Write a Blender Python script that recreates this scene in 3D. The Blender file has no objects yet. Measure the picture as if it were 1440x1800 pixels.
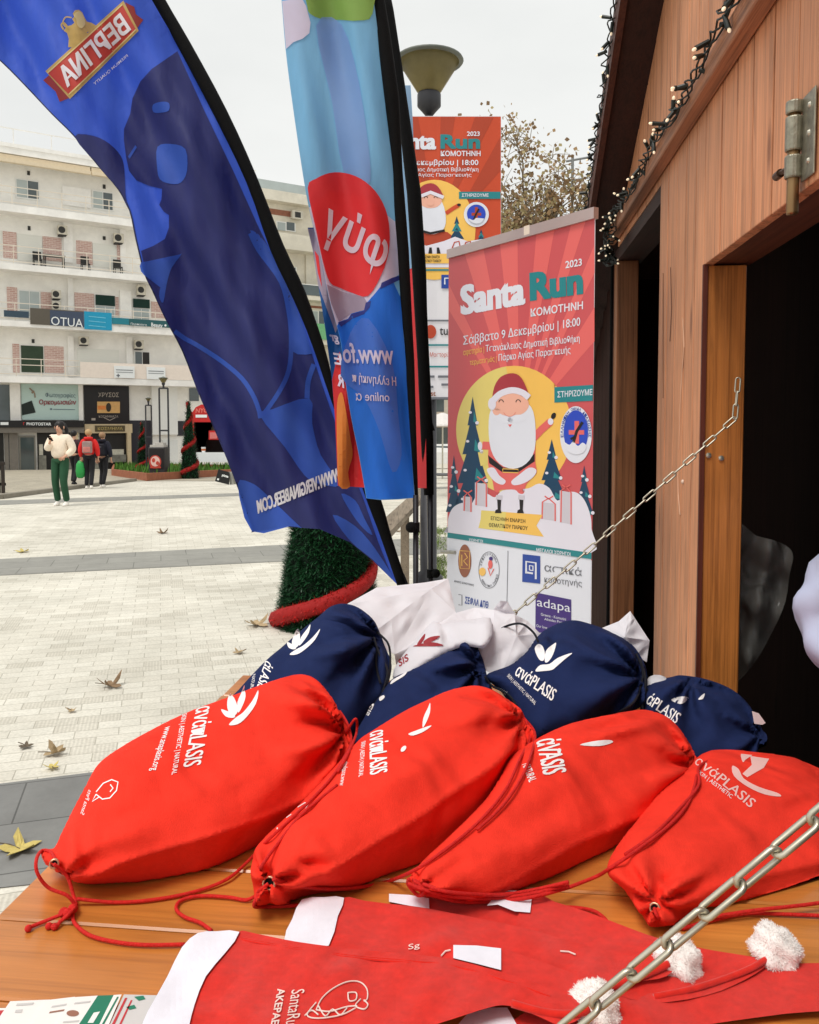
import bpy, bmesh, math, random
import numpy as np
from mathutils import Vector as V, Matrix
random.seed(7); rng = np.random.RandomState(7)
SC = bpy.context.scene; COL = SC.collection
R = math.radians
# ---------------------------------------------------------------- camera, world, sun, exposure
CAMZ, F, CXP, CYP, PITCH = 1.65, 1440.0, 720.0, 815.0, R(3.0)
cd = bpy.data.cameras.new('camera'); cam = bpy.data.objects.new('camera', cd); COL.objects.link(cam)
cam.location = (0, 0, CAMZ); cam.rotation_euler = (R(90) - PITCH, 0, 0)
cd.sensor_fit = 'VERTICAL'; cd.sensor_height = 36; cd.sensor_width = 28.8; cd.lens = 28.8
cd.shift_y = -85 / 1800.0; cd.clip_start = .02; cd.clip_end = 1000
SC.camera = cam
SUN_EL, SUN_AZ = 63.0, 219.0          # azimuth clockwise from +Y (behind the camera, to the left)
w = bpy.data.worlds.new('World'); SC.world = w; w.use_nodes = True
nt = w.node_tree; nt.nodes.clear()
wo = nt.nodes.new('ShaderNodeOutputWorld'); bg = nt.nodes.new('ShaderNodeBackground')
sky = nt.nodes.new('ShaderNodeTexSky'); sky.sky_type = 'NISHITA'; sky.sun_disc = False
sky.sun_elevation = R(SUN_EL); sky.sun_rotation = R(SUN_AZ); sky.air_density = 1.5; sky.dust_density = 4
tcw = nt.nodes.new('ShaderNodeTexCoord'); nz = nt.nodes.new('ShaderNodeTexNoise')
nz.inputs['Scale'].default_value = 2.2; nz.inputs['Detail'].default_value = 5
mpw = nt.nodes.new('ShaderNodeMapping'); mpw.inputs['Scale'].default_value = (1, 1, 2.5)
rp = nt.nodes.new('ShaderNodeValToRGB')
rp.color_ramp.elements[0].position = .3; rp.color_ramp.elements[0].color = (7.5, 7.6, 7.45, 1)
rp.color_ramp.elements[1].position = .7; rp.color_ramp.elements[1].color = (8.9, 8.95, 8.7, 1)
mxw = nt.nodes.new('ShaderNodeMix'); mxw.data_type = 'RGBA'; mxw.inputs['Factor'].default_value = .94
L = nt.links.new
L(tcw.outputs['Generated'], mpw.inputs['Vector']); L(mpw.outputs['Vector'], nz.inputs['Vector'])
L(nz.outputs['Fac'], rp.inputs['Fac']); L(sky.outputs['Color'], mxw.inputs[6]); L(rp.outputs['Color'], mxw.inputs[7])
L(mxw.outputs[2], bg.inputs['Color']); bg.inputs['Strength'].default_value = .096
L(bg.outputs['Background'], wo.inputs['Surface'])
sl = bpy.data.lights.new('sun', 'SUN'); so = bpy.data.objects.new('sun', sl); COL.objects.link(so)
sl.energy = 1.9; sl.angle = R(22); sl.color = (1, .96, .9)
so.rotation_euler = (R(90 - SUN_EL), 0, R(180 - SUN_AZ))
so.location = (-8, -8, 15)
SC.view_settings.view_transform = 'Standard'; SC.view_settings.look = 'None'
SC.view_settings.exposure = 0.22; SC.view_settings.gamma = 1

# ---------------------------------------------------------------- geometry helpers
SP, CP = math.sin(PITCH), math.cos(PITCH)
CAMP = V((0, 0, CAMZ))
def ray(px, py):
    x = (px - CXP) / F; v = -(py - CYP) / F
    dx, dy, dz = x, CP + v * SP, -SP + v * CP
    return V((dx / dy, 1.0, dz / dy))
def at(px, py, d): return CAMP + ray(px, py) * d
def atz(px, py, z):
    r = ray(px, py); return CAMP + r * ((z - CAMZ) / r.z)
def gz(d):
    if d < 15: return 0.0
    if d > 62: return -.037 * 46
    return -.037 * (d - 16) if d > 17 else -.037 * (d - 15) ** 2 / 4
def ground(px, py):
    lo, hi = .5, 200
    for _ in range(60):
        m = (lo + hi) / 2; p = at(px, py, m)
        if p.z > gz(m): lo = m
        else: hi = m
    return at(px, py, lo)
def plane3(a, b, c):
    rows = []; rhs = []
    for (px, py, d) in (a, b, c):
        r = ray(px, py); rows.append((1, r.x, r.z)); rhs.append(1 / d)
    k = np.linalg.solve(np.array(rows), np.array(rhs))
    def d(px, py):
        r = ray(px, py); return 1 / (k[0] + k[1] * r.x + k[2] * r.z)
    return d
def surf(dfun, rip=None):
    """a sheet in space: image direction -> point, moved 'off' metres towards the viewer's side"""
    def S(px, py, off=0.0):
        r = ray(px, py); d = dfun(px, py)
        if rip: d += rip(px, py)
        return CAMP + r * d - r.normalized() * off
    return S
def flat(d): return lambda px, py: d
def spline(pts, n=5, closed=True):
    P = [V((p[0], p[1])) for p in pts]; out = []; N = len(P)
    rngi = range(N) if closed else range(N - 1)
    for i in rngi:
        if closed: a, b, c, d = P[i - 1], P[i], P[(i + 1) % N], P[(i + 2) % N]
        else: a, b, c, d = P[max(i - 1, 0)], P[i], P[i + 1], P[min(i + 2, N - 1)]
        for k in range(n):
            t = k / n
            q = .5 * ((2 * b) + (c - a) * t + (2 * a - 5 * b + 4 * c - d) * t * t + (3 * b - 3 * c + d - a) * t ** 3)
            out.append((q.x, q.y))
    if not closed: out.append((P[-1].x, P[-1].y))
    return out
def spline3(pts, n=6):
    P = [V(p) for p in pts]; N = len(P); out = []
    for i in range(N - 1):
        a, b, c, d = P[max(i - 1, 0)], P[i], P[i + 1], P[min(i + 2, N - 1)]
        for k in range(n):
            t = k / n
            out.append(.5 * ((2 * b) + (c - a) * t + (2 * a - 5 * b + 4 * c - d) * t * t + (3 * b - 3 * c + d - a) * t ** 3))
    out.append(P[-1]); return out
def ell(cx, cy, rx, ry, n=28, a0=0, a1=360, rot=0):
    o = []
    full = abs(a1 - a0) >= 360
    for i in range(n if full else n + 1):
        a = R(a0 + (a1 - a0) * i / n); x, y = rx * math.cos(a), ry * math.sin(a)
        c, s = math.cos(R(rot)), math.sin(R(rot)); o.append((cx + x * c - y * s, cy + x * s + y * c))
    return o
def cut(bm, sx, sy):
    xs = [v.co.x for v in bm.verts]; ys = [v.co.y for v in bm.verts]
    for ax, st, lo, hi in ((0, sx, min(xs), max(xs)), (1, sy, min(ys), max(ys))):
        k = math.floor(lo / st) + 1
        while k * st < hi - 1e-6:
            co = V((k * st, 0, 0)) if ax == 0 else V((0, k * st, 0))
            no = V((1, 0, 0)) if ax == 0 else V((0, 1, 0))
            bmesh.ops.bisect_plane(bm, geom=bm.verts[:] + bm.edges[:] + bm.faces[:], dist=1e-5, plane_co=co, plane_no=no)
            k += 1
def patch(poly, step=None):
    bm = bmesh.new(); last = None; vs = []
    for x, y in poly:
        if last and abs(x - last[0]) + abs(y - last[1]) < 1e-4: continue
        vs.append(bm.verts.new((x, y, 0))); last = (x, y)
    bm.faces.new(vs); bmesh.ops.triangulate(bm, faces=bm.faces[:])
    if step: cut(bm, step, step)
    bm.verts.index_update()
    P = [(v.co.x, v.co.y) for v in bm.verts]; Fc = [tuple(v.index for v in f.verts) for f in bm.faces]
    # one winding for all (image y runs down)
    out = []
    for f in Fc:
        a = sum(P[f[i]][0] * P[f[(i + 1) % len(f)]][1] - P[f[(i + 1) % len(f)]][0] * P[f[i]][1] for i in range(len(f)))
        out.append(f if a < 0 else f[::-1])
    bm.free(); return P, out
class MB:
    def __init__(s): s.v = []; s.f = []; s.m = []
    def add(s, vs, fs, m=0):
        n = len(s.v); s.v += [tuple(p) for p in vs]; s.f += [tuple(i + n for i in f) for f in fs]; s.m += [m] * len(fs); return s
    def box(s, a, b, m=0, M=None):
        x0, y0, z0 = [min(a[i], b[i]) for i in range(3)]; x1, y1, z1 = [max(a[i], b[i]) for i in range(3)]
        vs = [V(p) for p in ((x0, y0, z0), (x1, y0, z0), (x1, y1, z0), (x0, y1, z0), (x0, y0, z1), (x1, y0, z1), (x1, y1, z1), (x0, y1, z1))]
        if M: vs = [M @ p for p in vs]
        return s.add(vs, [(0, 3, 2, 1), (4, 5, 6, 7), (0, 1, 5, 4), (1, 2, 6, 5), (2, 3, 7, 6), (3, 0, 4, 7)], m)
    def tube(s, pts, r, n=8, m=0, closed=False):
        P = [V(p) for p in pts]; N = len(P); rr = r if isinstance(r, (list, tuple)) else [r] * N
        t = (P[1] - P[0]).normalized(); up = V((0, 0, 1)) if abs(t.z) < .9 else V((1, 0, 0))
        a = t.cross(up).normalized(); vs = []
        for i in range(N):
            if closed: t = (P[(i + 1) % N] - P[i - 1]).normalized()
            else: t = (P[min(i + 1, N - 1)] - P[max(i - 1, 0)]).normalized()
            a = (a - t * a.dot(t)).normalized(); b = t.cross(a)
            for k in range(n):
                q = 2 * math.pi * k / n; vs.append(P[i] + (a * math.cos(q) + b * math.sin(q)) * rr[i])
        fs = []
        for i in range(N if closed else N - 1):
            j = (i + 1) % N
            for k in range(n):
                l = (k + 1) % n; fs.append((i * n + k, i * n + l, j * n + l, j * n + k))
        if not closed: fs += [tuple(range(n))[::-1], tuple((N - 1) * n + k for k in range(n))]
        return s.add(vs, fs, m)
    def lathe(s, prof, c=(0, 0, 0), n=24, m=0, M=None):
        vs = []; fs = []; c = V(c)
        for r, z in prof:
            for k in range(n):
                q = 2 * math.pi * k / n; p = V((r * math.cos(q), r * math.sin(q), z))
                vs.append((M @ p if M else p) + c)
        for i in range(len(prof) - 1):
            for k in range(n):
                l = (k + 1) % n; fs.append((i * n + k, i * n + l, (i + 1) * n + l, (i + 1) * n + k))
        fs += [tuple(range(n))[::-1], tuple((len(prof) - 1) * n + k for k in range(n))]
        return s.add(vs, fs, m)
    def ball(s, c, r, m=0, n=12, sq=(1, 1, 1)):
        c = V(c); prof = [(max(math.sin(math.pi * i / n), 1e-3), -math.cos(math.pi * i / n)) for i in range(n + 1)]
        M = Matrix.Diagonal((r * sq[0], r * sq[1], r * sq[2])).to_3x3()
        return s.lathe(prof, c, n * 2, m, M)
    def sheet(s, poly, S, off=0, m=0, step=None):
        P, fs = patch(poly, step); return s.add([S(x, y, off) for x, y in P], fs, m)
    def slab(s, poly, S, thick, m=0, step=None, off=0, ms=None):
        """sheet with thickness (closed)"""
        P, fs = patch(poly, step); n = len(P)
        vs = [S(x, y, off) for x, y in P] + [S(x, y, off - thick) for x, y in P]
        ed = {}
        for f in fs:
            for i in range(len(f)):
                ed[(f[i], f[(i + 1) % len(f)])] = 1
        side = [(b, a, a + n, b + n) for (a, b) in ed if (b, a) not in ed]
        s.add(vs, fs + [tuple(i + n for i in f[::-1]) for f in fs], m); k = len(s.v) - 2 * n
        s.f += [tuple(i + k for i in f) for f in side]; s.m += [m if ms is None else ms] * len(side); return s
    def stroke(s, pts, wd, S, off=0, m=0, step=None):
        pts = [V((p[0], p[1])) for p in pts]
        Lp, Rp = [], []
        for i, p in enumerate(pts):
            t = (pts[min(i + 1, len(pts) - 1)] - pts[max(i - 1, 0)]).normalized(); nn = V((-t.y, t.x)) * wd / 2
            Lp.append(p + nn); Rp.append(p - nn)
        for i in range(len(pts) - 1):
            s.sheet([tuple(Lp[i]), tuple(Lp[i + 1]), tuple(Rp[i + 1]), tuple(Rp[i])], S, off, m, step)
        return s
    def text(s, body, bl, br, tl, S, off=0, m=0, step=None, bold=0.0, shear=0.0):
        al = any(c in 'αάπ' for c in body)
        if bold > .022 or (bold > 0 and al):     # heavier strokes without breaking the small counters
            hgt = math.hypot(tl[0] - bl[0], tl[1] - bl[1]); u = V((br[0] - bl[0], br[1] - bl[1])).normalized() * hgt * bold * .75; w_ = V((tl[0] - bl[0], tl[1] - bl[1])) * bold * (.5 if bold > .022 else 0)
            for i, (k, j) in enumerate(((-1, -1), (-1, 1), (1, -1), (1, 1), (0, 0))): s.text(body, *[(q[0] + u.x * k + w_.x * j, q[1] + u.y * k + w_.y * j) for q in (bl, br, tl)], S, off + .00004 * i, m, step, 0 if al else min(bold, .012))
            return s
        vs, fs = text_mesh(body, bold, step, bl, br, tl, shear)
        s.add([S(x, y, off) for x, y in vs], fs, m); return s
_tc = {}
def text_mesh(body, bold, step, bl, br, tl, shear=0.0):
    key = (body, bold)
    if key not in _tc:
        cu = bpy.data.curves.new('t', 'FONT'); cu.body = body; cu.offset = bold; cu.resolution_u = 3
        o = bpy.data.objects.new('t', cu); me = bpy.data.meshes.new_from_object(o)
        vs = [(v.co.x, v.co.y) for v in me.vertices]; fs = [tuple(p.vertices) for p in me.polygons]
        bpy.data.objects.remove(o); bpy.data.curves.remove(cu); bpy.data.meshes.remove(me)
        x0 = min(v[0] for v in vs); x1 = max(v[0] for v in vs); y0 = min(v[1] for v in vs); y1 = max(v[1] for v in vs)
        _tc[key] = ([((x - x0) / (x1 - x0), (y - y0) / (y1 - y0)) for x, y in vs], fs)
    uv, fs = _tc[key]
    P = [(bl[0] + (br[0] - bl[0]) * (u + shear * v) + (tl[0] - bl[0]) * v, bl[1] + (br[1] - bl[1]) * (u + shear * v) + (tl[1] - bl[1]) * v) for u, v in uv]
    bm = bmesh.new(); B = [bm.verts.new((x, y, 0)) for x, y in P]
    for f in fs:
        try: bm.faces.new([B[i] for i in f])
        except ValueError: pass
    bmesh.ops.remove_doubles(bm, verts=bm.verts[:], dist=1e-4)
    if step: cut(bm, step, step)
    bm.verts.index_update()
    P = [(v.co.x, v.co.y) for v in bm.verts]; out = []
    for f in bm.faces:
        q = [v.index for v in f.verts]
        a = sum(P[q[i]][0] * P[q[(i + 1) % len(q)]][1] - P[q[(i + 1) % len(q)]][0] * P[q[i]][1] for i in range(len(q)))
        out.append(tuple(q) if a < 0 else tuple(q[::-1]))
    bm.free(); return P, out
MX = {}
def thing(name, label, cat, loc=(0, 0, 0), rz=0.0, group=None):
    o = bpy.data.objects.new(name, None); COL.objects.link(o); o.empty_display_size = .1
    o.location = loc; o.rotation_euler = (0, 0, rz)
    MX[o] = Matrix.Translation(V(loc)) @ Matrix.Rotation(rz, 4, 'Z')
    o['label'] = label; o['category'] = cat
    if group: o['group'] = group
    return o
def tag(o, label, cat, group=None, kind=None):
    if label: o['label'] = label
    if cat: o['category'] = cat
    if group: o['group'] = group
    if kind: o['kind'] = kind
    return o
def obj(name, mb, mats, parent=None, smooth=False, world=True, bevel=0, weld=False, tone=None, label=None):
    me = bpy.data.meshes.new(name)
    root = parent
    M = Matrix.Identity(4)
    if parent is not None:
        M = MX[parent]
    vs = mb.v
    if parent is not None and world:
        Mi = M.inverted(); vs = [tuple(Mi @ V(p)) for p in vs]
    me.from_pydata(vs, [], mb.f)
    if not isinstance(mats, (list, tuple)): mats = [mats]
    for m in mats: me.materials.append(m)
    if len(mats) > 1: me.polygons.foreach_set('material_index', mb.m)
    if weld or bevel:
        bm = bmesh.new(); bm.from_mesh(me)
        if weld:
            bmesh.ops.remove_doubles(bm, verts=bm.verts[:], dist=1e-5)
            bmesh.ops.recalc_face_normals(bm, faces=bm.faces[:])
        if bevel: bmesh.ops.bevel(bm, geom=bm.edges[:], offset=bevel, segments=1, affect='EDGES', clamp_overlap=True)
        bm.to_mesh(me); bm.free()
    if tone is not None:
        a = me.color_attributes.new('tone', 'FLOAT_COLOR', 'CORNER')
        for p in me.polygons:
            t = tone[p.index] if p.index < len(tone) else 1
            for li in p.loop_indices: a.data[li].color = (t, t, t, 1)
    if smooth: me.polygons.foreach_set('use_smooth', [True] * len(me.polygons))
    me.update()
    o = bpy.data.objects.new(name, me); COL.objects.link(o)
    if parent is not None: o.parent = parent; MX[o] = M
    else: MX[o] = Matrix.Identity(4)
    if label: o['label'] = label
    return o
# ---------------------------------------------------------------- materials
def lin(c):
    c /= 255.0
    return c / 12.92 if c <= .04045 else ((c + .055) / 1.055) ** 2.4
def rgb(r, g, b): return (lin(r), lin(g), lin(b))
def mat(name, col, rough=.6, var=.1, scale=8.0, bump=0.0, bscale=120.0, metal=0.0, spec=.4, trans=0.0, alpha=1.0, emit=0.0, stretch=(1, 1, 1), sheen=0.0, dirt=0.0, crease=0.0, cscale=9.0):
    m = bpy.data.materials.new(name); m.use_nodes = True; n = m.node_tree; b = n.nodes['Principled BSDF']; L = n.links.new
    tc = n.nodes.new('ShaderNodeTexCoord'); mp = n.nodes.new('ShaderNodeMapping'); mp.inputs['Scale'].default_value = stretch
    L(tc.outputs['Object'], mp.inputs['Vector'])
    nz = n.nodes.new('ShaderNodeTexNoise'); nz.inputs['Scale'].default_value = scale; nz.inputs['Detail'].default_value = 6; nz.inputs['Roughness'].default_value = .6
    L(mp.outputs['Vector'], nz.inputs['Vector'])
    r = n.nodes.new('ShaderNodeValToRGB')
    r.color_ramp.elements[0].position = .3; r.color_ramp.elements[1].position = .7
    r.color_ramp.elements[0].color = tuple(min(1, c * (1 - var)) for c in col) + (1,)
    r.color_ramp.elements[1].color = tuple(min(1, c * (1 + var)) for c in col) + (1,)
    L(nz.outputs['Fac'], r.inputs['Fac']); last = r.outputs['Color']
    if False: pass
    if dirt:
        nd = n.nodes.new('ShaderNodeTexNoise'); nd.inputs['Scale'].default_value = scale * .25; nd.inputs['Detail'].default_value = 8; nd.inputs['Roughness'].default_value = .75
        L(tc.outputs['Object'], nd.inputs['Vector'])
        rd = n.nodes.new('ShaderNodeValToRGB'); rd.color_ramp.elements[0].position = .42; rd.color_ramp.elements[1].position = .62
        rd.color_ramp.elements[0].color = (1 - dirt,) * 3 + (1,); rd.color_ramp.elements[1].color = (1, 1, 1, 1)
        L(nd.outputs['Fac'], rd.inputs['Fac'])
        mm = n.nodes.new('ShaderNodeMix'); mm.data_type = 'RGBA'; mm.blend_type = 'MULTIPLY'; mm.inputs['Factor'].default_value = 1
        L(last, mm.inputs[6]); L(rd.outputs['Color'], mm.inputs[7]); last = mm.outputs[2]
    L(last, b.inputs['Base Color'])
    b.inputs['Roughness'].default_value = rough; b.inputs['Metallic'].default_value = metal
    b.inputs['Specular IOR Level'].default_value = spec; b.inputs['Alpha'].default_value = alpha
    if sheen: b.inputs['Sheen Weight'].default_value = sheen
    if bump:
        nb = n.nodes.new('ShaderNodeTexNoise'); nb.inputs['Scale'].default_value = bscale; nb.inputs['Detail'].default_value = 4
        L(mp.outputs['Vector'], nb.inputs['Vector'])
        bp = n.nodes.new('ShaderNodeBump'); bp.inputs['Strength'].default_value = bump; bp.inputs['Distance'].default_value = .01
        L(nb.outputs['Fac'], bp.inputs['Height']); L(bp.outputs['Normal'], b.inputs['Normal'])
    if crease:
        nc = n.nodes.new('ShaderNodeTexNoise'); nc.noise_type = 'RIDGED_MULTIFRACTAL'; nc.inputs['Scale'].default_value = cscale; nc.inputs['Detail'].default_value = 3; nc.inputs['Distortion'].default_value = 1.2
        L(tc.outputs['Object'], nc.inputs['Vector'])
        bc = n.nodes.new('ShaderNodeBump'); bc.inputs['Strength'].default_value = crease; bc.inputs['Distance'].default_value = .03
        L(nc.outputs['Fac'], bc.inputs['Height'])
        if bump: L(bp.outputs['Normal'], bc.inputs['Normal'])
        L(bc.outputs['Normal'], b.inputs['Normal'])
    if emit:
        b.inputs['Emission Color'].default_value = tuple(col) + (1,); b.inputs['Emission Strength'].default_value = emit
    if trans:
        t = n.nodes.new('ShaderNodeBsdfTranslucent'); L(last, t.inputs['Color']); x = n.nodes.new('ShaderNodeMixShader'); x.inputs[0].default_value = trans
        L(b.outputs['BSDF'], x.inputs[1]); L(t.outputs['BSDF'], x.inputs[2]); L(x.outputs[0], n.nodes['Material Output'].inputs['Surface'])
    return m
def wood(name, col, axis='z', rough=.45, dark=.45, tone=False, scale=1.0, spec=.4, knots=True, bump=.25, coat=0.0, grain=.75):
    m = bpy.data.materials.new(name); m.use_nodes = True; n = m.node_tree; b = n.nodes['Principled BSDF']; L = n.links.new
    tc = n.nodes.new('ShaderNodeTexCoord'); mp = n.nodes.new('ShaderNodeMapping')
    s = {'x': (1.2, 22, 22), 'y': (22, 1.2, 22), 'z': (22, 22, 1.2)}[axis]; mp.inputs['Scale'].default_value = tuple(k * scale for k in s)
    L(tc.outputs['Object'], mp.inputs['Vector'])
    nz = n.nodes.new('ShaderNodeTexNoise'); nz.inputs['Scale'].default_value = 1.6; nz.inputs['Detail'].default_value = 9; nz.inputs['Roughness'].default_value = .68; nz.inputs['Distortion'].default_value = .8
    L(mp.outputs['Vector'], nz.inputs['Vector'])
    r = n.nodes.new('ShaderNodeValToRGB'); e = r.color_ramp.elements
    e[0].position = .28; e[0].color = tuple(c * dark for c in col) + (1,); e[1].position = .72; e[1].color = tuple(min(1, c * 1.25) for c in col) + (1,)
    k = e.new(.48); k.color = tuple(col) + (1,)
    L(nz.outputs['Fac'], r.inputs['Fac']); last = r.outputs['Color']
    mg = n.nodes.new('ShaderNodeMapping'); mg.inputs['Scale'].default_value = tuple((k * 4.2 if k > 5 else k * .9) * scale for k in s); L(tc.outputs['Object'], mg.inputs['Vector'])
    ng = n.nodes.new('ShaderNodeTexNoise'); ng.inputs['Scale'].default_value = 1.7; ng.inputs['Detail'].default_value = 5; ng.inputs['Roughness'].default_value = .7; L(mg.outputs['Vector'], ng.inputs['Vector'])
    rg = n.nodes.new('ShaderNodeValToRGB'); rg.color_ramp.elements[0].position = .36; rg.color_ramp.elements[0].color = (.5, .45, .42, 1); rg.color_ramp.elements[1].position = .52; rg.color_ramp.elements[1].color = (1.05, 1.05, 1.05, 1)
    L(ng.outputs['Fac'], rg.inputs['Fac']); mq = n.nodes.new('ShaderNodeMix'); mq.data_type = 'RGBA'; mq.blend_type = 'MULTIPLY'; mq.inputs['Factor'].default_value = grain
    L(last, mq.inputs[6]); L(rg.outputs['Color'], mq.inputs[7]); last = mq.outputs[2]
    n2 = n.nodes.new('ShaderNodeTexNoise'); n2.inputs['Scale'].default_value = 2.2; n2.inputs['Detail'].default_value = 4
    L(tc.outputs['Object'], n2.inputs['Vector'])
    r2 = n.nodes.new('ShaderNodeValToRGB'); r2.color_ramp.elements[0].position = .3; r2.color_ramp.elements[0].color = (.72, .7, .68, 1); r2.color_ramp.elements[1].position = .75; r2.color_ramp.elements[1].color = (1.12, 1.1, 1.08, 1)
    L(n2.outputs['Fac'], r2.inputs['Fac'])
    mm = n.nodes.new('ShaderNodeMix'); mm.data_type = 'RGBA'; mm.blend_type = 'MULTIPLY'; mm.inputs['Factor'].default_value = 1
    L(last, mm.inputs[6]); L(r2.outputs['Color'], mm.inputs[7]); last = mm.outputs[2]
    if knots:
        vm = n.nodes.new('ShaderNodeMapping'); vm.inputs['Scale'].default_value = {'x': (2.2, 9, 9), 'y': (9, 2.2, 9), 'z': (9, 9, 2.2)}[axis]
        L(tc.outputs['Object'], vm.inputs['Vector'])
        vo = n.nodes.new('ShaderNodeTexVoronoi'); vo.inputs['Scale'].default_value = 1.0; L(vm.outputs['Vector'], vo.inputs['Vector'])
        r3 = n.nodes.new('ShaderNodeValToRGB'); r3.color_ramp.elements[0].position = .05; r3.color_ramp.elements[0].color = (.3, .25, .22, 1); r3.color_ramp.elements[1].position = .13; r3.color_ramp.elements[1].color = (1, 1, 1, 1)
        L(vo.outputs['Distance'], r3.inputs['Fac'])
        m3 = n.nodes.new('ShaderNodeMix'); m3.data_type = 'RGBA'; m3.blend_type = 'MULTIPLY'; m3.inputs['Factor'].default_value = .8
        L(last, m3.inputs[6]); L(r3.outputs['Color'], m3.inputs[7]); last = m3.outputs[2]
    if tone:
        at_ = n.nodes.new('ShaderNodeAttribute'); at_.attribute_name = 'tone'
        m4 = n.nodes.new('ShaderNodeMix'); m4.data_type = 'RGBA'; m4.blend_type = 'MULTIPLY'; m4.inputs['Factor'].default_value = 1
        L(last, m4.inputs[6]); L(at_.outputs['Color'], m4.inputs[7]); last = m4.outputs[2]
    L(last, b.inputs['Base Color']); b.inputs['Roughness'].default_value = rough; b.inputs['Specular IOR Level'].default_value = spec
    if coat: b.inputs['Coat Weight'].default_value = coat; b.inputs['Coat Roughness'].default_value = .2
    bp = n.nodes.new('ShaderNodeBump'); bp.inputs['Strength'].default_value = bump; bp.inputs['Distance'].default_value = .004
    L(nz.outputs['Fac'], bp.inputs['Height']); L(bp.outputs['Normal'], b.inputs['Normal'])
    return m
MT = {}
def M_(name, *a, **k):
    if name not in MT: MT[name] = mat(name, *a, **k)
    return MT[name]
WHITE_PRINT = mat('white_print', rgb(238, 236, 236), .55, .03)
BLACK = mat('black_fabric', rgb(9, 9, 10), .85, .25, 30, .3, 300, spec=.15)
DARKMETAL = mat('dark_metal', rgb(38, 38, 42), .45, .15, metal=.6)
STEEL = mat('galvanised_steel', rgb(190, 186, 172), .35, .12, 30, metal=.85, bump=.1)
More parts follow.
